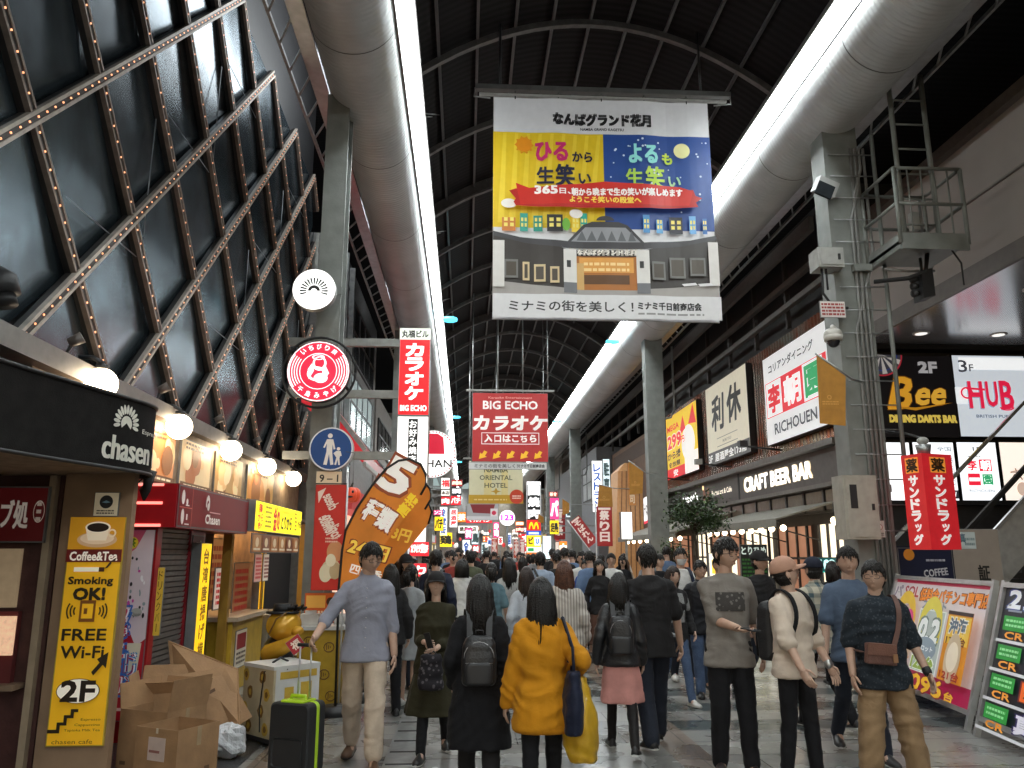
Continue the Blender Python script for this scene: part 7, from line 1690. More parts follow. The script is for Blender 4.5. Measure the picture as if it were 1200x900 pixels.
    def shoes(s, m, sole=None, high=.0, L=.255):
        for nm in 'LR':
            mb = MB(); a = s.J['ank' + nm]; sh = s.J['sd' + nm]; lift = a.z - .075; pitch = min(max(lift * 3.2, 0), 1.0); q = 1 if nm == 'L' else -1
            toe = V((q * .16, -1, 0)).normalized(); fd = (toe * math.cos(pitch) + V((0, 0, -1)) * math.sin(pitch)).normalized(); sd_ = toe.cross(V((0, 0, 1))).normalized(); upv = sd_.cross(fd).normalized()
            if upv.z < 0: upv = -upv
            o = a - upv * .072 - fd * .07; rings = []; rs = []
            for t, w, h in ((0, .026, .055), (.06, .036, .075), (.25, .039, .085), (.42, .040, .078), (.6, .045, .058), (.78, .046, .046), (.92, .036, .036), (1, .018, .026)):
                c = o + fd * (t * L); rings.append([c + sd_ * w * math.cos(b_) * (1 if math.sin(b_) < .5 else .85) + upv * (.014 + max(0, math.sin(b_)) * h) for b_ in [2 * math.pi * k / 12 for k in range(12)]])
                rs.append([c + sd_ * w * 1.08 * math.cos(b_) + upv * (.010 + .011 * math.sin(b_)) for b_ in [2 * math.pi * k / 12 for k in range(12)]])
            mb.loft(rings, m); mb.loft(rs, sole or m)
            if high: mb.cap(a + V((0, 0, -.01)), a + V((0, 0, high)), .045, .05, m)
            s.part('shoe', mb)
        return s
    # --- hair
    def hair(s, style='short', m=None, hat=False, length=.3):
        m = m or hairm('black', HB); mb = MB(); W, r = s.W, s.rnd; lo = s.lo
        def ok(n):
            x, y, z = n
            if style == 'short': lim = .46 if y < -.35 else (.02 + .30 * max(0, -y / .35) if y < 0.15 else -.42)
            else: lim = .50 - .35 * abs(x) if y < -.45 else (-.25 if y < .1 else -.75)
            return z > lim
        nu, nv = (26, 18) if not lo else (12, 9); vs = []; fs = []
        for j in range(nv + 1):
            t = math.pi * j / nv
            for i in range(nu):
                a = 2 * math.pi * i / nu; n = (math.sin(t) * math.cos(a), math.sin(t) * math.sin(a), math.cos(t)); p = head_point(n)
                k = 1.09 + .035 * noise.noise(V(n) * 4.5 + V((s.seed, 0, 0))) if ok(n) else .93
                vs.append(W(p * k + V((0, 0, .006 if ok(n) else 0))))
        for j in range(nv):
            for i in range(nu): k = (i + 1) % nu; fs.append((j * nu + i, (j + 1) * nu + i, (j + 1) * nu + k, j * nu + k))
        mb.add(vs, fs, m, True)
        N = (0 if hat and style == 'none' else 300 if style == 'short' else 170) if not lo else 30; c = 0
        while c < N:
            n = V((r.gauss(0, 1), r.gauss(.15, 1), r.gauss(.4, 1))).normalized()
            if not ok(n) or (hat and n.z > -.05): continue
            c += 1; p = head_point(n); g = V((n.x * n.z, n.y * n.z, -(1 - n.z * n.z))); whorl = V((0, .35, 1))
            fl = (g + V((r.gauss(0, .12), r.gauss(-.25 if n.y < .2 else .05, .1), r.gauss(0, .05)))).normalized()
            L = r.uniform(.035, .065); kk = 1.085 + (.03 if style == 'short' and n.y < .1 and n.z > .5 else 0); e_ = p + fl * L; dn = Vector((e_.x / .076, e_.y / .096, e_.z / .117)).normalized(); q_ = head_point(dn); mb.tube([W(p * 1.07), W((p + q_) / 2 * (kk + .02)), W(q_ * kk)], [.005, .0085, .0015] if not lo else [.012, .016, .004], m, 5)
        if style in ('long', 'bob', 'pony'):
            N = int((170 if not lo else 40) * (1 if style != 'pony' else .45)); up0 = s.R.inverted() @ s.Rh
            for i in range(N):
                if style == 'pony':
                    p0 = V((r.gauss(0, .014), .108, .045)); e = p0 + V((r.gauss(0, .022), .05 + r.gauss(0, .018), -length * r.uniform(.6, 1))); pts = [p0, p0 + V((r.gauss(0, .012), .038, -.01)), (p0 + e) / 2 + V((r.gauss(0, .02), .025, 0)), e]
                else:
                    a = r.uniform(-.38, math.pi + .38) if r.random() < .8 else r.uniform(.5, 2.6); ca, sa = math.cos(a), math.sin(a)
                    top = head_point(V((ca * .75, sa * .75, .62)).normalized()) * 1.09; side = V((ca * .090, max(sa, -.25) * .105 + .012, -.02 + r.gauss(0, .01)))
                    low = V((ca * .088 + r.gauss(0, .008), max(sa, -.12) * .088 + .03, -.13)); end = V((ca * (.075 + length * .06) + r.gauss(0, .012), max(sa, .0) * .055 + .062 + r.gauss(0, .008), -.13 - length * r.uniform(.72, 1.0)))
                    pts = [top, side, low, end] if style == 'long' else [top, side, low + V((0, 0, -length * .3 * r.uniform(.6, 1)))]
                rr = [.010, .013, .012, .003] if len(pts) == 4 else [.010, .013, .005]
                if lo: rr = [x * 2 for x in rr]
                mb.tube([W(p) for p in pts], rr, m, 5)
        return s.part('hair', mb)
    def cap_hat(s, m, turn=0.0, tilt=0.0, brim=True, name='cap'):
        mb = MB(); T = Matrix.Rotation(math.radians(turn), 3, 'Z') @ Matrix.Rotation(math.radians(tilt), 3, 'X'); W = lambda p: s.W(T @ V(p)); nu = 24; R = []
        for j in range(7):
            t = .02 + (math.pi / 2 - .02) * j / 6; R.append([W((.092 * math.sin(t) * math.cos(a), .112 * math.sin(t) * math.sin(a) + .006, .034 + .102 * math.cos(t))) for a in [2 * math.pi * i / nu for i in range(nu)]])
        R.append([W((.091 * math.cos(a), .110 * math.sin(a) + .006, .022)) for a in [2 * math.pi * i / nu for i in range(nu)]])
        mb.loft(R, m)
        if brim:
            A = [math.pi + math.pi * i / 14 for i in range(15)]; i_ = [V((.088 * math.cos(a), .106 * math.sin(a), .036)) for a in A]; o_ = [V((.086 * math.cos(a), .108 * math.sin(a) - .075 * max(0.0, -math.sin(a)) ** .8, .026 - .012 * abs(math.cos(a)))) for a in A]
            mb.loft([[W(p) for p in i_], [W(p) for p in o_], [W(p + V((0, 0, -.006))) for p in o_], [W(p + V((0, 0, -.006))) for p in i_]], m, cap=False, closed=False)
        return s.part(name, mb)
    def glasses(s):
        mb = MB()
        for q in (-1, 1):
            c = head_point(V((q * .36, -.92, .05)).normalized()) + V((q * .002, -.012, -.001)); P = [s.W(c + V((.023 * math.copysign(abs(math.cos(a)) ** .7, math.cos(a)), 0, .015 * math.copysign(abs(math.sin(a)) ** .7, math.sin(a))))) for a in [2 * math.pi * i / 18 for i in range(19)]]
            mb.tube(P, .0021, blackm, 5); mb.tube([s.W(c + V((q * .023, 0, .006))), s.W(V((q * .080, -.03, .004))), s.W(V((q * .081, .02, .0)))], .002, blackm, 5)
        mb.tube([s.W(head_point(V((q * .12, -.98, .05)).normalized()) + V((0, -.006, 0))) for q in (-1, 0, 1)], .002, blackm, 5)
        return s.part('glasses', mb)
    def mask(s):
        mb = MB(); R = []
        for j in range(6):
            z = -.16 - .66 * j / 5; R.append([s.W(head_point(V((x * .80, -math.sqrt(max(.04, 1 - x * x * .64 - z * z * .8)), z)).normalized()) * 1.05 + V((0, -.004 - .012 * (1 - abs(x)) , 0))) for x in [-1 + 2 * i / 10 for i in range(11)]])
        mb.loft(R, mat('white face mask', (.72, .73, .74), .7, bump=.1), cap=False, closed=False)
        return s.part('face_mask', mb)
    def finish(s):
        r = s.root; r.location = s.pos; r.rotation_euler = (0, 0, math.radians(s.rz))
        tag(r, s.label, 'person', s.group)
        for p in s.parts: p.parent = r
        s.M = Matrix.Translation(s.pos) @ Matrix.Rotation(math.radians(s.rz), 4, 'Z'); return s
    def w(s, p): return s.M @ (V(p) * s.k)
def carried(name, label, cat, p, builder, group=None):
    """a thing worn or carried, built in the person's own frame and placed in the world"""
    t = thing(name, label, cat, p.pos, group); t.rotation_euler = (0, 0, math.radians(p.rz))
    def add(nm, mb, voxel=None, it=3, wr=0.0):
        p.scale_pts(mb)
        o = queue(mb, voxel, it, wrinkle(wr, p.seed) if wr else None, nm) if voxel else None
        if o is None: o = bpy.data.objects.new(nm, mb.mesh(nm)); COL.objects.link(o)
        o.parent = t; return o
    builder(p, add); return t
def backpack(m, m2=None, w=.13, h=.19, d=.075, z=1.17, gap=.125, small=True):
    def f(p, add):
        up = p.up; y0 = gap + d * .5
        mb = MB(); R = []
        for zz, k, kd in ((z - h, .86, .8), (z - h + .02, .98, 1), (z, 1, 1.05), (z + h - .06, .93, .9), (z + h - .015, .75, .7), (z + h, .45, .4)):
            R.append([up(w * k * math.copysign(abs(math.cos(a)) ** .6, math.cos(a)), y0 + d * kd * math.copysign(abs(math.sin(a)) ** .6, math.sin(a)), zz) for a in [2 * math.pi * i / 24 for i in range(24)]])
        mb.loft(R, m); add('body', mb, .012, 2, .003)
        mb = MB(); R = []
        for zz, k in ((z - h + .015, .8), (z - h + .03, 1), (z - .03, 1), (z - .01, .8)): R.append([up(w * .78 * k * math.copysign(abs(math.cos(a)) ** .6, math.cos(a)), y0 + d * .95 + .03 * math.copysign(abs(math.sin(a)) ** .6, math.sin(a)), zz) for a in [2 * math.pi * i / 20 for i in range(20)]])
        mb.loft(R, m2 or m); add('pocket', mb)
        mb = MB(); zm = mat('silver zip', (.4, .4, .42), .35, .6)
        mb.tube([up(x * w * .76, y0 + d + .012, z - .012) for x in (-1, -.5, 0, .5, 1)], .003, zm, 5); mb.tube([up(w * .86 * math.cos(a), y0 + d * .82, z + .02 + (h - .06) * math.sin(a)) for a in [math.pi * i / 10 for i in range(11)]], .003, zm, 5); add('zip', mb)
        for q in (-1, 1):
            mb = MB(); P = [up(q * w * .55, y0 - d * .5, z + h - .02), up(q * .075, .09, 1.43), up(q * .095, .01, 1.462), up(q * .105, -.09, 1.40), up(q * .125, -.135, 1.26), up(q * .15, -.08, 1.10), up(q * w * .8, y0 - d * .6, z - h + .04)]
            S = smooth3(P); mb.loft([[c + up(x_, 0, 1) - up(0, 0, 1) + (n_ * o_) for x_, o_ in ((-.022, 0), (.022, 0), (.022, .010), (-.022, .010))] for c, n_ in S], m2 or m, smooth=False); add('strap', mb)
        mb = MB(); mb.tube([up(-.03, y0 - d * .6, z + h - .01), up(-.025, y0 - d * .6, z + h + .03), up(.025, y0 - d * .6, z + h + .03), up(.03, y0 - d * .6, z + h - .01)], .007, m2 or m, 6); add('grab_handle', mb)
    return f
def smooth3(P, n=4):
    out = []
    for i in range(len(P) - 1):
        p0, p1, p2, p3 = [V(P[max(0, min(len(P) - 1, i + q))]) for q in (-1, 0, 1, 2)]
        for k in range(n): t = k / n; out.append(.5 * ((2 * p1) + (p2 - p0) * t + (2 * p0 - 5 * p1 + 4 * p2 - p3) * t * t + (3 * p1 - p0 - 3 * p2 + p3) * t ** 3))
    out.append(V(P[-1])); c = sum(out, V()) / len(out)
    return [(p, ((p - c) - V((p.x - c.x, 0, 0))).normalized()) for p in out]
def px(u, y): return at_depth(u, 650, y).x
BK = cloth('black cotton', (.012, .012, .014)); BK2 = cloth('soft black', (.02, .019, .02)); JEAN = cloth('blue denim', (.06, .09, .16), .8, 'fleck', (.09, .13, .21), 3); DKJ = cloth('dark denim', (.022, .026, .038))
WH = cloth('white cotton', (.60, .59, .57)); NAVY = cloth('navy nylon', (.016, .02, .04), .5); shoeb = mat('black shoe', (.015, .015, .016), .45); shoew = mat('white shoe', (.6, .59, .57), .5); shoebr = mat('brown leather', (.09, .045, .025), .4)
brown_hair = hairm('chestnut', (.075, .028, .014)); dkbrown = hairm('dark brown', (.022, .012, .009))
LEATH = mat('black leather', (.016, .016, .018), .38, bump=.25, bscale=70)
def patch(p, name, mm, z0, z1, a0, a1, g=.02, smooth=True):
    """print on a shirt front that follows the chest"""
    prof = [(1.418, .090, .075, .006), (1.385, .128, .090, .004), (1.34, .150, .102, .002), (1.27, .158, .112, 0), (1.20, .158, .115, -.004), (1.10, .148, .108, 0), (1.0, .148, .108, .004)]; mb = MB(); R = []
    for j in range(7):
        z = z0 + (z1 - z0) * j / 6
        for i in range(len(prof) - 1):
            if prof[i][0] >= z >= prof[i + 1][0]: t = (prof[i][0] - z) / (prof[i][0] - prof[i + 1][0]); rx, ry, yo = [prof[i][q] + (prof[i + 1][q] - prof[i][q]) * t for q in (1, 2, 3)]
        row = []
        for k in range(11):
            a = -math.pi / 2 + a0 + (a1 - a0) * k / 10; c, d = math.cos(a), math.sin(a); e = 2 / 2.3
            row.append(p.up((rx + g) * p.b * math.copysign(abs(c) ** e, c), yo + (ry + g) * p.b * math.copysign(abs(d) ** e, d), z))
        R.append(row)
    mb.loft(R, mm, cap=False, closed=False); return p.part(name, mb)
def buttons(p, n=7, g=.018):
    mb = MB()
    for k in range(n): mb.ball(p.up(.003, -(.115 + g) * 1.0, 1.36 - k * .075) , (.005, .003, .005), mat('button', (.4, .38, .36), .3), 8, 5)
    return p.part('button', mb)

# --- man in the blue-grey shirt pulling the suitcase
A = Person('man in blue-grey rolled sleeve shirt and cream trousers pulling the black and lime suitcase', px(432, 6.75), 6.75, 4, 1.71, 'm', head=(30, 16), legs=((20, 8), (-11, 18)), arms=((.235, -.05, .82), (-.37, -.26, 1.0)), seed=11)
A.body(curl=(.7, 1.1)); A.top(cloth('blue grey oxford', (.25, .255, .31), .8, 'stripe', (.30, .30, .36), 4), 1.25, .80, .013, .008, flare=.03, collar=True); buttons(A, g=.019)
A.trousers(cloth('cream chino', (.50, .40, .31)), (.095, .078, .068), .93, .008); A.shoes(shoebr, blackm); A.hair('short'); A.glasses(); A.finish()
# --- woman in olive dress and cap
B = Person('woman in black cap and long dark olive dress looking up while holding a phone', px(512, 7.0), 7.0, -2, 1.47, 'f', head=(5, -6), legs=((-8, 22), (20, 4)), arms=((.02, -.24, 1.02), (-.07, -.25, 1.08)), sk=1, seed=12)
B.body(curl=(.8, .8)); B.top(cloth('dark olive', (.030, .027, .014)), 1.55, .78, .022, .008, name='dress_top', flare=.05); B.skirt(cloth('dark olive', ''), .95, .42, .11, 9, 'dress_skirt'); B.trousers(BK, (.075, .056, .044)); B.shoes(shoeb, white_rub); B.hair('bob', hat=True, length=.16); B.cap_hat(BK2); B.finish()
def phone(p, add, side='R'):
    w, e = p.J['wri' + side], p.J['elb' + side]; d = (w - e).normalized(); c = w + d * .10 + V((0, -.01, .03)); mb = MB()
    x = p.R @ V((.6, -.5, .1)).normalized(); y = (V((0, -.35, .94)) - x * V((0, -.35, .94)).dot(x)).normalized(); mb.obox(c, x * .036, y * .072, x.cross(y) * .004, blackm); add('body', mb)
    mb = MB(); mb.obox(c - x.cross(y) * .0048, x * .033, y * .067, x.cross(y) * .0006, glassd); add('screen', mb)
carried('phone', 'black phone held in front by the woman in the cap', 'phone', B, lambda p, a: phone(p, a))
def shopper(p, add):
    w = p.J['wriL']; c = w + V((-.03, -.10, -.06)); mb = MB(); R = []
    for t in range(7): z = -.28 + .30 * t / 6; k = 1 - .25 * (t / 6); R.append([c + V((.12 * k * math.copysign(abs(math.cos(a)) ** .7, math.cos(a)), .06 * k * math.sin(a), z)) for a in [2 * math.pi * i / 18 for i in range(18)]])
    mb.loft(R, cloth('dark printed bag', (.018, .016, .02), .7, 'fleck', (.10, .09, .10), .8)); add('body', mb, .012, 2, .012)
    mb = MB(); mb.tube([c + V((-.07, 0, .0)), w + V((-.01, -.07, -.01)), c + V((.07, 0, .0))], .008, blackm, 6); add('handle', mb)
carried('tote_bag', 'dark patterned tote bag hanging from the arm of the woman in the cap', 'bag', B, shopper)
# --- woman in grey dress
C_ = Person('woman with tied black hair in a short grey dress standing with her back turned', px(482, 9.2), 9.2, 160, 1.47, 'f', legs=((3, 2), (-3, 3)), arms=(None, (-.10, -.25, 1.12)), sk=1, seed=13)
C_.body('bare', curl=(.5, .6)); C_.top(cloth('grey marl', (.30, .31, .32), .85), .55, .80, .014, .005, name='dress_top', flare=.04); C_.skirt(cloth('grey marl', ''), .98, .56, .07, 8, 'dress_skirt'); C_.shoes(shoew); C_.hair('pony', length=.2); C_.finish()
# --- woman in black with backpack
D = Person('woman all in black with long black hair and a small black backpack', px(563, 5.35), 5.35, 178, 1.47, 'f', head=(6, 8), legs=((15, 4), (-10, 18)), arms=((.20, -.10, .92), (-.20, -.05, .88)), sk=1, seed=14)
D.body(curl=(.6, .6)); D.top(BK, 1.95, .52, .026, .010, name='cardigan', flare=.06); D.trousers(BK2, (.085, .066, .056)); D.shoes(shoeb, white_rub); D.hair('long', length=.24); D.finish()
carried('backpack', 'small black backpack with white trim on the woman all in black', 'backpack', D, backpack(LEATH, mat('pack black', (.02, .02, .022), .5), .125, .17, .07, 1.13, .155))
# --- woman in yellow sweater
Ew = Person('woman with long straight black hair in a mustard yellow sweater and black leggings', px(634, 5.05), 5.05, 181, 1.45, 'f', head=(2, 4), legs=((-9, 14), (12, 4)), arms=((.25, -.06, .84), (-.25, -.06, 1.08)), sk=1, seed=15)
Ew.body(curl=(.6, 1.3)); Ew.top(cloth('mustard knit', (.56, .235, .012), .85), 1.95, .70, .042, .012, name='sweater'); 
mb = MB(); Rr = [Ew.ring(z, .168 + g, .128 + g, .01) for z, g in ((.75, .030), (.74, .042), (.71, .042), (.69, .034))]; mb.loft(Rr, cloth('mustard rib', (.50, .20, .01), .9)); Ew.part('hem_band', mb)
Ew.trousers(BK, (.078, .055, .044)); Ew.shoes(shoeb, white_rub); Ew.hair('long', length=.26); Ew.finish()
def navy_bag(p, add):
    up = p.up; mb = MB(); R = []; cx, cy = -.19, .19
    for t in range(8): z = .70 + .40 * t / 7; k = (.75 + .35 * math.sin(math.pi * min(t / 7 + .15, 1)) ** .6); R.append([up(cx + .055 * k * math.cos(a), cy + .13 * k * math.sin(a), z) for a in [2 * math.pi * i / 18 for i in range(18)]])
    mb.loft(R, NAVY); add('body', mb, .012, 2, .012)
    for q in (-1, 1):
        mb = MB(); P = [up(cx, cy + q * .07, 1.08), up(-.19, .19 + q * .025, 1.26), up(-.145, .06 + q * .02, 1.447), up(-.15, -.06, 1.42), up(-.16, -.13, 1.3)]; mb.tube(P, .011, NAVY, 6); add('strap', mb)
carried('shoulder_bag', 'navy slouchy shoulder bag on the woman in the yellow sweater', 'bag', Ew, navy_bag)
def yellow_bag(p, add):
    w = p.J['wriR']; c = w + V((-.01, .16, -.12)); m_ = mat('yellow plastic film', (.62, .36, .02), .28, var=.12, bump=.35, bscale=9); b_ = m_.node_tree.nodes['Principled BSDF']; b_.inputs['Transmission Weight'].default_value = .15
    mb = MB(); R = []
    for t in range(10):
        z = -.44 + .52 * t / 9; k = (.62 + .5 * math.sin(math.pi * min(1, (t / 9) * .8 + .2))) * (1 if t < 7 else 1 - (t - 6) * .2); R.append([c + V((.098 * k * math.cos(a) * (1 + .08 * math.sin(3 * a + t)), .13 * k * math.sin(a), z)) for a in [2 * math.pi * i / 22 for i in range(22)]])
    mb.loft(R, m_); add('body', mb, .011, 1, .016)
    mb = MB(); mb.tube([c + V((0, -.03, .05)), w + V((-.02, .04, -.03)), c + V((0, .05, .05))], .012, m_, 6); add('handle', mb)
carried('plastic_bag', 'full yellow plastic shopping bag carried by the woman in the yellow sweater', 'bag', Ew, yellow_bag)
# --- woman in striped blouse
F = Person('woman with chestnut hair in a loose cream striped blouse and black trousers walking away', px(661, 8.3), 8.3, 176, 1.54, 'f', legs=((16, 5), (-12, 20)), sk=1, seed=16)
F.body(); F.top(cloth('striped cream', (.52, .48, .43), .8, 'stripe', (.22, .19, .18), 1.0), 1.9, .80, .045, .012, name='blouse', flare=.02); F.trousers(BK, (.095, .085, .085)); F.shoes(shoeb); F.hair('long', brown_hair, length=.16); F.finish()
# --- woman in pink skirt
G = Person('woman in black leather jacket and pink skirt with a black backpack walking away', px(724, 7.0), 7.0, 172, 1.46, 'f', head=(-10, 0), legs=((20, 5), (-14, 22)), arms=(None, (-.22, -.08, .86)), sk=1, seed=17)
G.body(); G.top(LEATH, 1.95, .84, .024, .008, name='jacket'); G.skirt(cloth('dusty pink', (.55, .25, .22), .8), .95, .50, .045, 5); G.trousers(cloth('black tights', (.016, .014, .014), .6), (.074, .052, .042)); G.shoes(shoeb, white_rub); G.hair('long', length=.14); G.finish()
carried('backpack', 'black leather backpack with a zip pocket on the woman in the pink skirt', 'backpack', G, backpack(LEATH, mat('pack black', ''), .12, .18, .07, 1.14, .15))
# --- tall man in black
Hm = Person('tall man in black T-shirt and trousers beside the woman in the pink skirt', px(759, 7.25), 7.25, 184, 1.69, 'm', head=(6, 6), legs=((-11, 16), (16, 4)), arms=((.27, .04, .86), (-.28, -.02, .84)), build=1.08, seed=18)
Hm.body(curl=(.7, .7)); Hm.top(BK2, .85, .76, .020, .008, 'T_shirt'.lower()); Hm.trousers(DKJ, (.10, .08, .07)); Hm.shoes(shoeb, white_rub); Hm.hair('short'); Hm.finish()
# --- smiling woman, masked man, man with glasses
I = Person('woman in grey top, dark cardigan and jeans walking towards the camera with a yellow drink', px(787, 9.2), 9.2, 8, 1.48, 'f', head=(18, 2), legs=((19, 6), (-13, 22)), arms=((.22, -.1, .9), (-.17, -.12, .90)), sk=1, seed=19)
I.body(curl=(.6, .9)); I.top(cloth('light grey knit', (.30, .30, .30), .8, 'fleck', (.18, .18, .18), 2), .6, .84, .012, .005); I.top(BK2, 1.95, .78, .014, .008, name='cardigan'); patch(I, 'shirt_front', cloth('light grey knit', ''), 1.02, 1.38, -.62, .62, .012); I.trousers(JEAN, (.082, .060, .052)); I.shoes(shoew); I.hair('long', dkbrown, length=.12); I.finish()
def drink(p, add):
    w = p.J['wriR']; c = w + V((0, -.02, -.10)); mb = MB(); mb.tube([c + V((0, 0, -.13)), c + V((0, 0, .03))], [.033, .042], mat('yellow drink', (.55, .42, .06), .15), 16); add('cup', mb); mb = MB(); mb.tube([c + V((0, 0, .03)), c + V((0, 0, .045))], .044, mat('clear lid', (.6, .62, .6), .1), 16); add('lid', mb); mb = MB(); mb.tube([c + V((0, 0, .04)), c + V((.015, 0, .12))], .004, whit, 6); add('straw', mb)
carried('drink_cup', 'yellow iced drink cup carried low by the woman in the grey top', 'cup', I, drink)
J_ = Person('man with a white face mask and white T-shirt behind the woman in the grey top', px(797, 10.7), 10.7, 3, 1.66, 'm', legs=((6, 2), (-6, 8)), sk=0, seed=20)
J_.body(); J_.top(WH, .8, .80, .016, .007, 't_shirt'); J_.trousers(DKJ); J_.shoes(shoew); J_.hair('short'); J_.mask(); J_.finish()
carried('backpack', 'dark backpack whose straps show on the man with the face mask', 'backpack', J_, backpack(NAVY, None, .14, .2, .07, 1.18, .14))
K = Person('man with glasses in black zipped jacket and blue jeans walking towards the camera', px(819, 9.7), 9.7, -4, 1.53, 'm', head=(14, 0), legs=((-12, 20), (17, 5)), seed=21)
K.body(); K.top(cloth('black shell', (.014, .014, .017), .5), 1.95, .78, .026, .010, 'jacket', collar=True); K.trousers(JEAN, (.092, .072, .06)); K.shoes(shoeb); K.hair('short'); K.glasses(); K.finish()
# --- man in grey T-shirt
L_ = Person('man in grey printed T-shirt and black trousers glancing aside with a phone in hand', px(848, 6.35), 6.35, -3, 1.71, 'm', head=(34, 6), legs=((8, 4), (4, 12)), arms=((.265, .05, .86), (.00, -.29, 1.06)), seed=22)
L_.hands['R'] = 'up'; L_.body(curl=(.6, .35)); L_.top(cloth('grey jersey', (.205, .185, .165), .85), .92, .76, .013, .008, 't_shirt'); patch(L_, 'shirt_print', cloth('grey print', (.06, .055, .052), .85, 'fleck', (.16, .15, .14), .9), 1.17, 1.31, -.62, .62, .022); L_.trousers(BK, (.098, .074, .06)); L_.shoes(mat('dark trainer', (.03, .02, .02), .5), mat('orange sole', (.45, .12, .04), .5)); L_.hair('short'); L_.glasses(); L_.finish()
def flat_phone(p, add):
    w, e = p.J['wriR'], p.J['elbR']; d = (w - e).normalized(); c = w + d * .14 + V((0, 0, .022)); mb = MB(); y = V((0, -1, .15)).normalized(); y = (d * .8 + y * .3).normalized(); x = y.cross(V((0, 0, 1))).normalized(); mb.obox(c, x * .036, y * .075, x.cross(y) * .0045, blackm); add('body', mb); mb = MB(); mb.obox(c + x.cross(y) * .005, x * .033, y * .07, x.cross(y) * .0006, mat('phone screen', (.06, .07, .08), .1, emit=.05)); add('screen', mb)
carried('phone', 'dark phone held flat by the man in the grey printed T-shirt', 'phone', L_, flat_phone)
# --- young man with tan cap
M_ = Person('young man in tan cap and cream T-shirt turning his head away', px(922, 6.0), 6.0, 32, 1.56, 'm', head=(58, -16), legs=((6, 3), (-2, 5)), arms=((.24, -.16, .86), (-.20, -.22, .86)), sk=1, build=.95, seed=23)
M_.body(curl=(.6, .6)); M_.top(cloth('cream jersey', (.60, .50, .41), .85), 1.12, .80, .026, .009, 't_shirt', r=(.056, .062, .058)); M_.trousers(BK, (.088, .062, .05)); M_.shoes(shoeb, blackm); M_.hair('short', hat=True); M_.cap_hat(cloth('tan cap', (.42, .24, .17))); 
mb = MB(); w_ = M_.J['wriL']; e_ = M_.J['elbL']; d_ = (w_ - e_).normalized(); mb.cap(w_ - d_ * .03, w_ - d_ * .012, .035, .035, mat('watch steel', (.4, .4, .4), .3, .8), 12); M_.part('watch', mb); M_.finish()
carried('backpack', 'large black backpack on the young man in the tan cap', 'backpack', M_, backpack(mat('black ripstop', (.013, .013, .015), .55, bump=.2, bscale=90), BK, .15, .23, .085, 1.14, .135))
N_ = Person('man in plaid shirt and navy cap seen from behind next to the cream T-shirt', px(952, 7.8), 7.8, 192, 1.57, 'm', legs=((17, 5), (-13, 22)), sk=2, seed=24)
N_.body(); N_.top(cloth('plaid flannel', (.46, .42, .33), .85, 'plaid', (.05, .09, .11), 1.0), .95, .78, .024, .009, 'shirt', collar=True); N_.trousers(BK); N_.shoes(shoeb, white_rub); N_.hair('short', hat=True); N_.cap_hat(cloth('navy cap', (.016, .018, .03))); N_.finish()
O_ = Person('man with swept up hair in slate blue T-shirt by the crossbody bag man', px(992, 6.75), 6.75, -8, 1.67, 'm', head=(-10, 4), legs=((19, 7), (-13, 22)), arms=((.27, 0, .86), (-.26, -.06, .85)), sk=0, seed=25)
O_.body(curl=(.6, .6)); O_.top(cloth('slate blue jersey', (.085, .115, .17), .85), .85, .78, .014, .008, 't_shirt'); patch(O_, 'shirt_print', cloth('faded print', (.05, .055, .06), .85, 'fleck', (.22, .2, .15), .8), 1.10, 1.2, -.2, .6, .022); O_.trousers(DKJ); O_.shoes(shoeb, white_rub); O_.hair('short'); O_.finish()
P_m = Person('man in dark patterned shirt, khaki cropped trousers and glasses wearing a brown crossbody bag', px(1022, 5.78), 5.78, -6, 1.54, 'm', head=(-30, 2), legs=((8, 4), (6, 4)), spread=.12, arms=((.30, -.10, .88), (-.25, -.05, .86)), sk=0, build=1.03, seed=26)
P_m.body(curl=(.5, .6)); P_m.top(cloth('dark leaf print', (.020, .026, .034), .8, 'fleck', (.045, .055, .065), 1.3), .92, .76, .028, .010, 'shirt', collar=True); P_m.trousers(cloth('khaki drill', (.27, .175, .095), .85), (.105, .092, .086), .84, .012); P_m.shoes(shoeb, white_rub); P_m.hair('short'); P_m.glasses()
mb = MB(); w_ = P_m.J['wriL']; d_ = (w_ - P_m.J['elbL']).normalized(); mb.cap(w_ - d_ * .03, w_ - d_ * .01, .034, .034, blackm, 12); P_m.part('watch', mb); P_m.finish()
def cross_bag(p, add):
    up = p.up; mb = MB(); m_ = mat('brown bag canvas', (.13, .06, .045), .7, var=.2, bump=.3, bscale=120); m2 = mat('tan leather', (.30, .15, .07), .5)
    mb.obox(up(-.075, -.185, 1.03), p.R @ V((.115, .02, -.01)), p.R @ V((-.005, .032, 0)), p.R @ V((0.008, 0, .075)), m_); add('body', mb, .008, 3, .003)
    mb = MB(); mb.obox(up(-.075, -.224, 1.065), p.R @ V((.112, .02, -.01)), p.R @ V((0, .006, 0)), p.R @ V((.004, 0, .042)), mat('bag flap', (.17, .075, .05), .6, bump=.3, bscale=90)); add('flap', mb)
    mb = MB(); mb.obox(up(.02, -.216, 1.0), p.R @ V((.018, .003, 0)), p.R @ V((0, .006, 0)), p.R @ V((0, 0, .03)), m2); add('leather_tab', mb)
    mb = MB(); P = [up(.03, -.18, 1.09), up(.085, -.155, 1.22), up(.115, -.12, 1.36), up(.12, -.01, 1.455), up(.09, .10, 1.38), up(-.06, .155, 1.2), up(-.19, .06, 1.06), up(-.19, -.12, 1.04)]; S = smooth3(P)
    mb.loft([[c + p.R @ V((x_, 0, 0)) + n_ * o_ for x_, o_ in ((-.019, 0), (.019, 0), (.019, .006), (-.019, .006))] for c, n_ in S], mat('brown strap', (.12, .055, .04), .6), smooth=False); add('strap', mb)
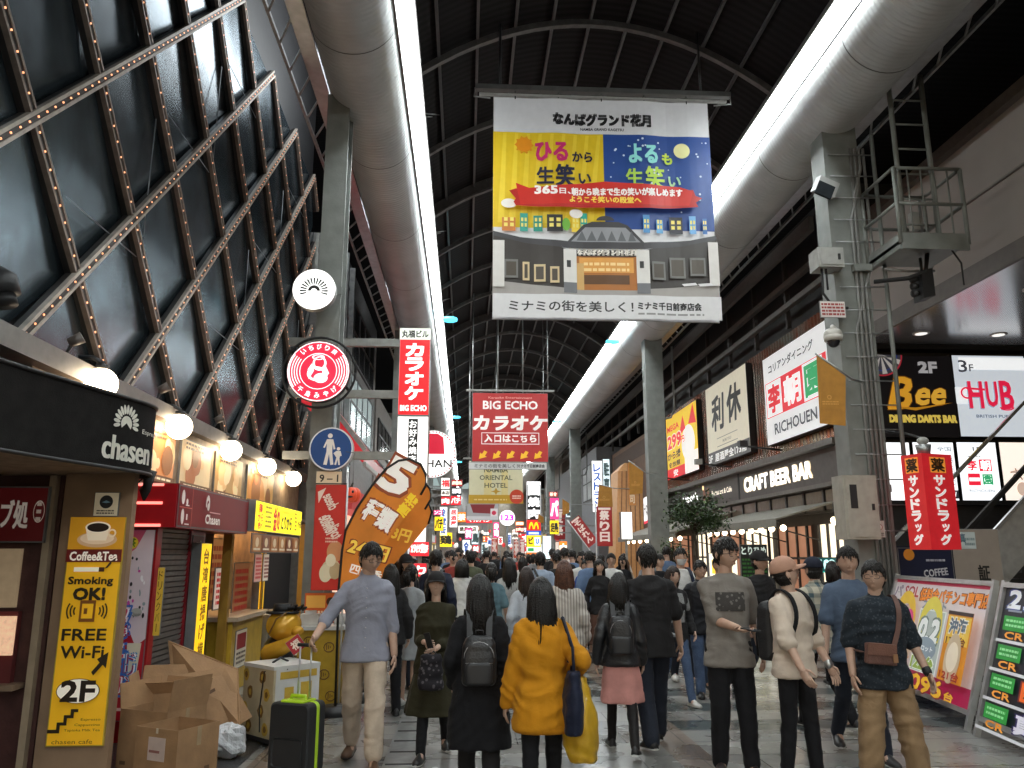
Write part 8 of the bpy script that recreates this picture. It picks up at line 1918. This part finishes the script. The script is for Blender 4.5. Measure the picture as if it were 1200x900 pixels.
carried('crossbody_bag', 'brown crossbody bag worn on the chest of the man in the dark patterned shirt', 'bag', P_m, cross_bag)

# --- people in the middle distance
def mid(label, u, y, rz, h, sex, top, bottom, hair='short', hm=None, sk=0, hd=(0, 0), skirt=None, sl=.8, tn='shirt', g=.02, hat=None, length=.2, shoes=shoeb, legs=((17, 5), (-13, 20))):
    p = Person(label, px(u, y), y, rz, h, sex, sk=sk, head=hd, legs=legs, seed=int(u * 3 + y)); p.body('bare' if skirt else True); p.top(top, sl, .79, g, .008, tn)
    if skirt: p.skirt(bottom, .97, skirt, .07, 7)
    else: p.trousers(bottom)
    p.shoes(shoes); p.hair(hair, hm, bool(hat), length)
    if hat: p.cap_hat(hat)
    return p.finish()
mid('woman in black top and brown skirt coming towards the camera left of the tall man', 702, 12.8, 6, 1.53, 'f', BK2, cloth('brown skirt', (.10, .05, .035)), 'long', skirt=.3, sl=1.9, tn='blouse', sk=1)
mid('woman in bright blue top with tied hair walking towards the camera', 686, 14.0, -12, 1.52, 'f', cloth('bright blue', (.05, .10, .38)), WH, 'pony', skirt=.6, tn='blouse', sk=1)
mid('man in pale shirt partly behind the woman in the black top', 716, 14.6, -8, 1.62, 'm', WH, BK, sk=0)
mid('woman with dark brown hair and pale blue blouse beyond the yellow sweater', 617, 9.0, 184, 1.47, 'f', cloth('pale blue white', (.42, .45, .50)), cloth('grey skirt', (.26, .26, .27)), 'long', dkbrown, skirt=.35, sl=1.8, tn='blouse', g=.028)
mid('woman with tied black hair in a teal grey T-shirt walking away', 576, 10.4, 176, 1.50, 'f', cloth('teal grey', (.10, .17, .20)), JEAN, 'pony', tn='t_shirt')
mid('woman with very long black hair in a silver grey dress walking away', 597, 11.3, 182, 1.56, 'f', cloth('silver grey', (.33, .33, .32)), cloth('silver grey', ''), 'long', skirt=.4, sl=.6, tn='dress_top', length=.28)
sb = mid('man in light blue shirt with a black strap across his back', 633, 12.6, 178, 1.64, 'm', cloth('light blue shirt', (.30, .36, .46)), DKJ, tn='shirt')
carried('shoulder_bag', 'black bag slung across the back of the man in the light blue shirt', 'bag', sb, lambda p, add: (lambda mb: (mb.loft([[c + V((x_, 0, 0)) + n_ * o_ for x_, o_ in ((-.02, 0), (.02, 0), (.02, .008), (-.02, .008))] for c, n_ in smooth3([p.up(.12, -.1, 1.4), p.up(.11, .02, 1.47), p.up(.06, .14, 1.36), p.up(-.08, .16, 1.15), p.up(-.2, .06, .98)])], blackm, smooth=False), mb.obox(p.up(-.23, .04, .90), V((.03, 0, 0)), V((0, .1, 0)), V((0, 0, .09)), blackm), add('body', mb)))(MB()))
dm = mid('man in dark navy jacket walking away with a grey backpack', 511, 10.8, 180, 1.66, 'm', NAVY, BK, tn='jacket', sl=1.9, g=.026)
carried('backpack', 'dark grey backpack on the man in the navy jacket', 'backpack', dm, backpack(mat('pack grey', (.04, .04, .045), .6), None, .14, .2, .08, 1.17, .15))
mid('woman in black with loose black hair standing behind the man in the blue-grey shirt', 459, 8.7, 200, 1.48, 'f', BK2, BK, 'long', sl=1.9, tn='blouse', g=.028, legs=((2, 2), (-2, 2)))
mid('person in a round black hat standing by the karaoke reception sign', 476, 10.2, 30, 1.58, 'f', BK, DKJ, 'bob', sk=1, sl=1.9, hat=BK2, length=.14, legs=((2, 2), (-2, 2)))
mid('man in dark clothes and dark cap standing behind the man in the grey T-shirt', 889, 9.4, 20, 1.64, 'm', BK2, DKJ, sk=2, hd=(20, 0), sl=1.9, hat=BK2, tn='jacket')
mid('tanned man in grey vest just visible behind the grey printed T-shirt', 842, 10.6, -10, 1.58, 'm', cloth('grey vest', (.2, .2, .22)), DKJ, sk=2, hd=(-20, 0))
mid('woman with dark bun hair facing away between the plaid shirt and the blue T-shirt', 974, 10.2, 170, 1.52, 'f', BK, BK, 'bob', sl=1.9, length=.1)
mid('woman in white blouse among the crowd right of the striped blouse', 540, 12.5, 186, 1.52, 'f', WH, BK, 'bob', sl=1.2, tn='blouse', length=.12)
mid('man in black jacket turning aside near the second right column', 772, 13.6, 30, 1.6, 'm', BK, DKJ, sk=1, sl=1.9, tn='jacket')
mid('woman in cream top walking away in the middle of the street', 655, 14.5, 180, 1.52, 'f', cloth('cream blouse', (.48, .43, .36)), JEAN, 'long', dkbrown, sl=1.5, tn='blouse')
mid('man in olive shirt walking away left of the street centre', 552, 14.8, 174, 1.66, 'm', cloth('olive shirt', (.10, .11, .07)), DKJ)
run_jobs()

# --- the crowd further off: a few walkers, each then copied as whole people
lo = []
LO = [('long black hair and white top', 'f', WH, DKJ, 'long', None, 180), ('short hair and dark jacket', 'm', BK2, BK, 'short', None, 178), ('brown hair and beige coat', 'f', cloth('beige coat', (.38, .32, .25)), BK, 'long', brown_hair, 184), ('short hair and blue shirt', 'm', cloth('mid blue', (.12, .18, .3)), DKJ, 'short', None, 182),
      ('bobbed hair and black top, facing the camera', 'f', BK, JEAN, 'bob', None, 4), ('short hair and white shirt, facing the camera', 'm', WH, BK, 'short', None, -4), ('tied hair and grey dress', 'f', cloth('mid grey', (.2, .2, .21)), cloth('mid grey', ''), 'pony', None, 176), ('short hair and red top, facing the camera', 'm', cloth('brick red', (.28, .05, .04)), DKJ, 'short', None, 2)]
r = random.Random(42); spots = []
tries = 0
while len(spots) < 150 and tries < 20000:
    tries += 1; y = 13.0 + 47 * r.random() ** 1.55; x = r.uniform(-2.3, 4.7)
    u = 545 + 935 * x / y
    if y < 16.5 and not (475 < u < 560 or 640 < u < 690): continue
    if all((x - a) ** 2 + (y - b_) ** 2 > (.52 + .01 * y) ** 2 for a, b_ in spots): spots.append((x, y))
spots.sort(key=lambda q: q[1])
for i, (x, y) in enumerate(spots[:8]):
    d, sex, tp, bt, hr, hm, rz = LO[i]
    p = Person('distant pedestrian with %s in the far crowd' % d, x, y, rz, 1.54 if sex == 'f' else 1.66, sex, 'crowd of distant pedestrians, ' + d.split(',')[0], lo=True, legs=((19, 6), (-15, 22)), seed=300 + i, sk=i % 2)
    p.vx = .024; p.body(face=False); p.top(tp, 1.8 if i % 2 else .8, .79, .022, .0)
    if i == 6: p.skirt(bt, .97, .4, .06)
    else: p.trousers(bt)
    p.shoes(shoeb); p.hair(hr, hm, length=.2); p.finish(); lo.append(p)
run_jobs()
for i, (x, y) in enumerate(spots[8:]):
    p = lo[r.choice([0, 1, 1, 2, 3, 4, 4, 5, 6, 1, 7, 0])]
    dup(p.root, (x, y, 0), math.radians(p.rz + r.uniform(-18, 18)), scale=r.uniform(.95, 1.07))
bpy.data.objects.remove(_to); bpy.data.curves.remove(_tc)
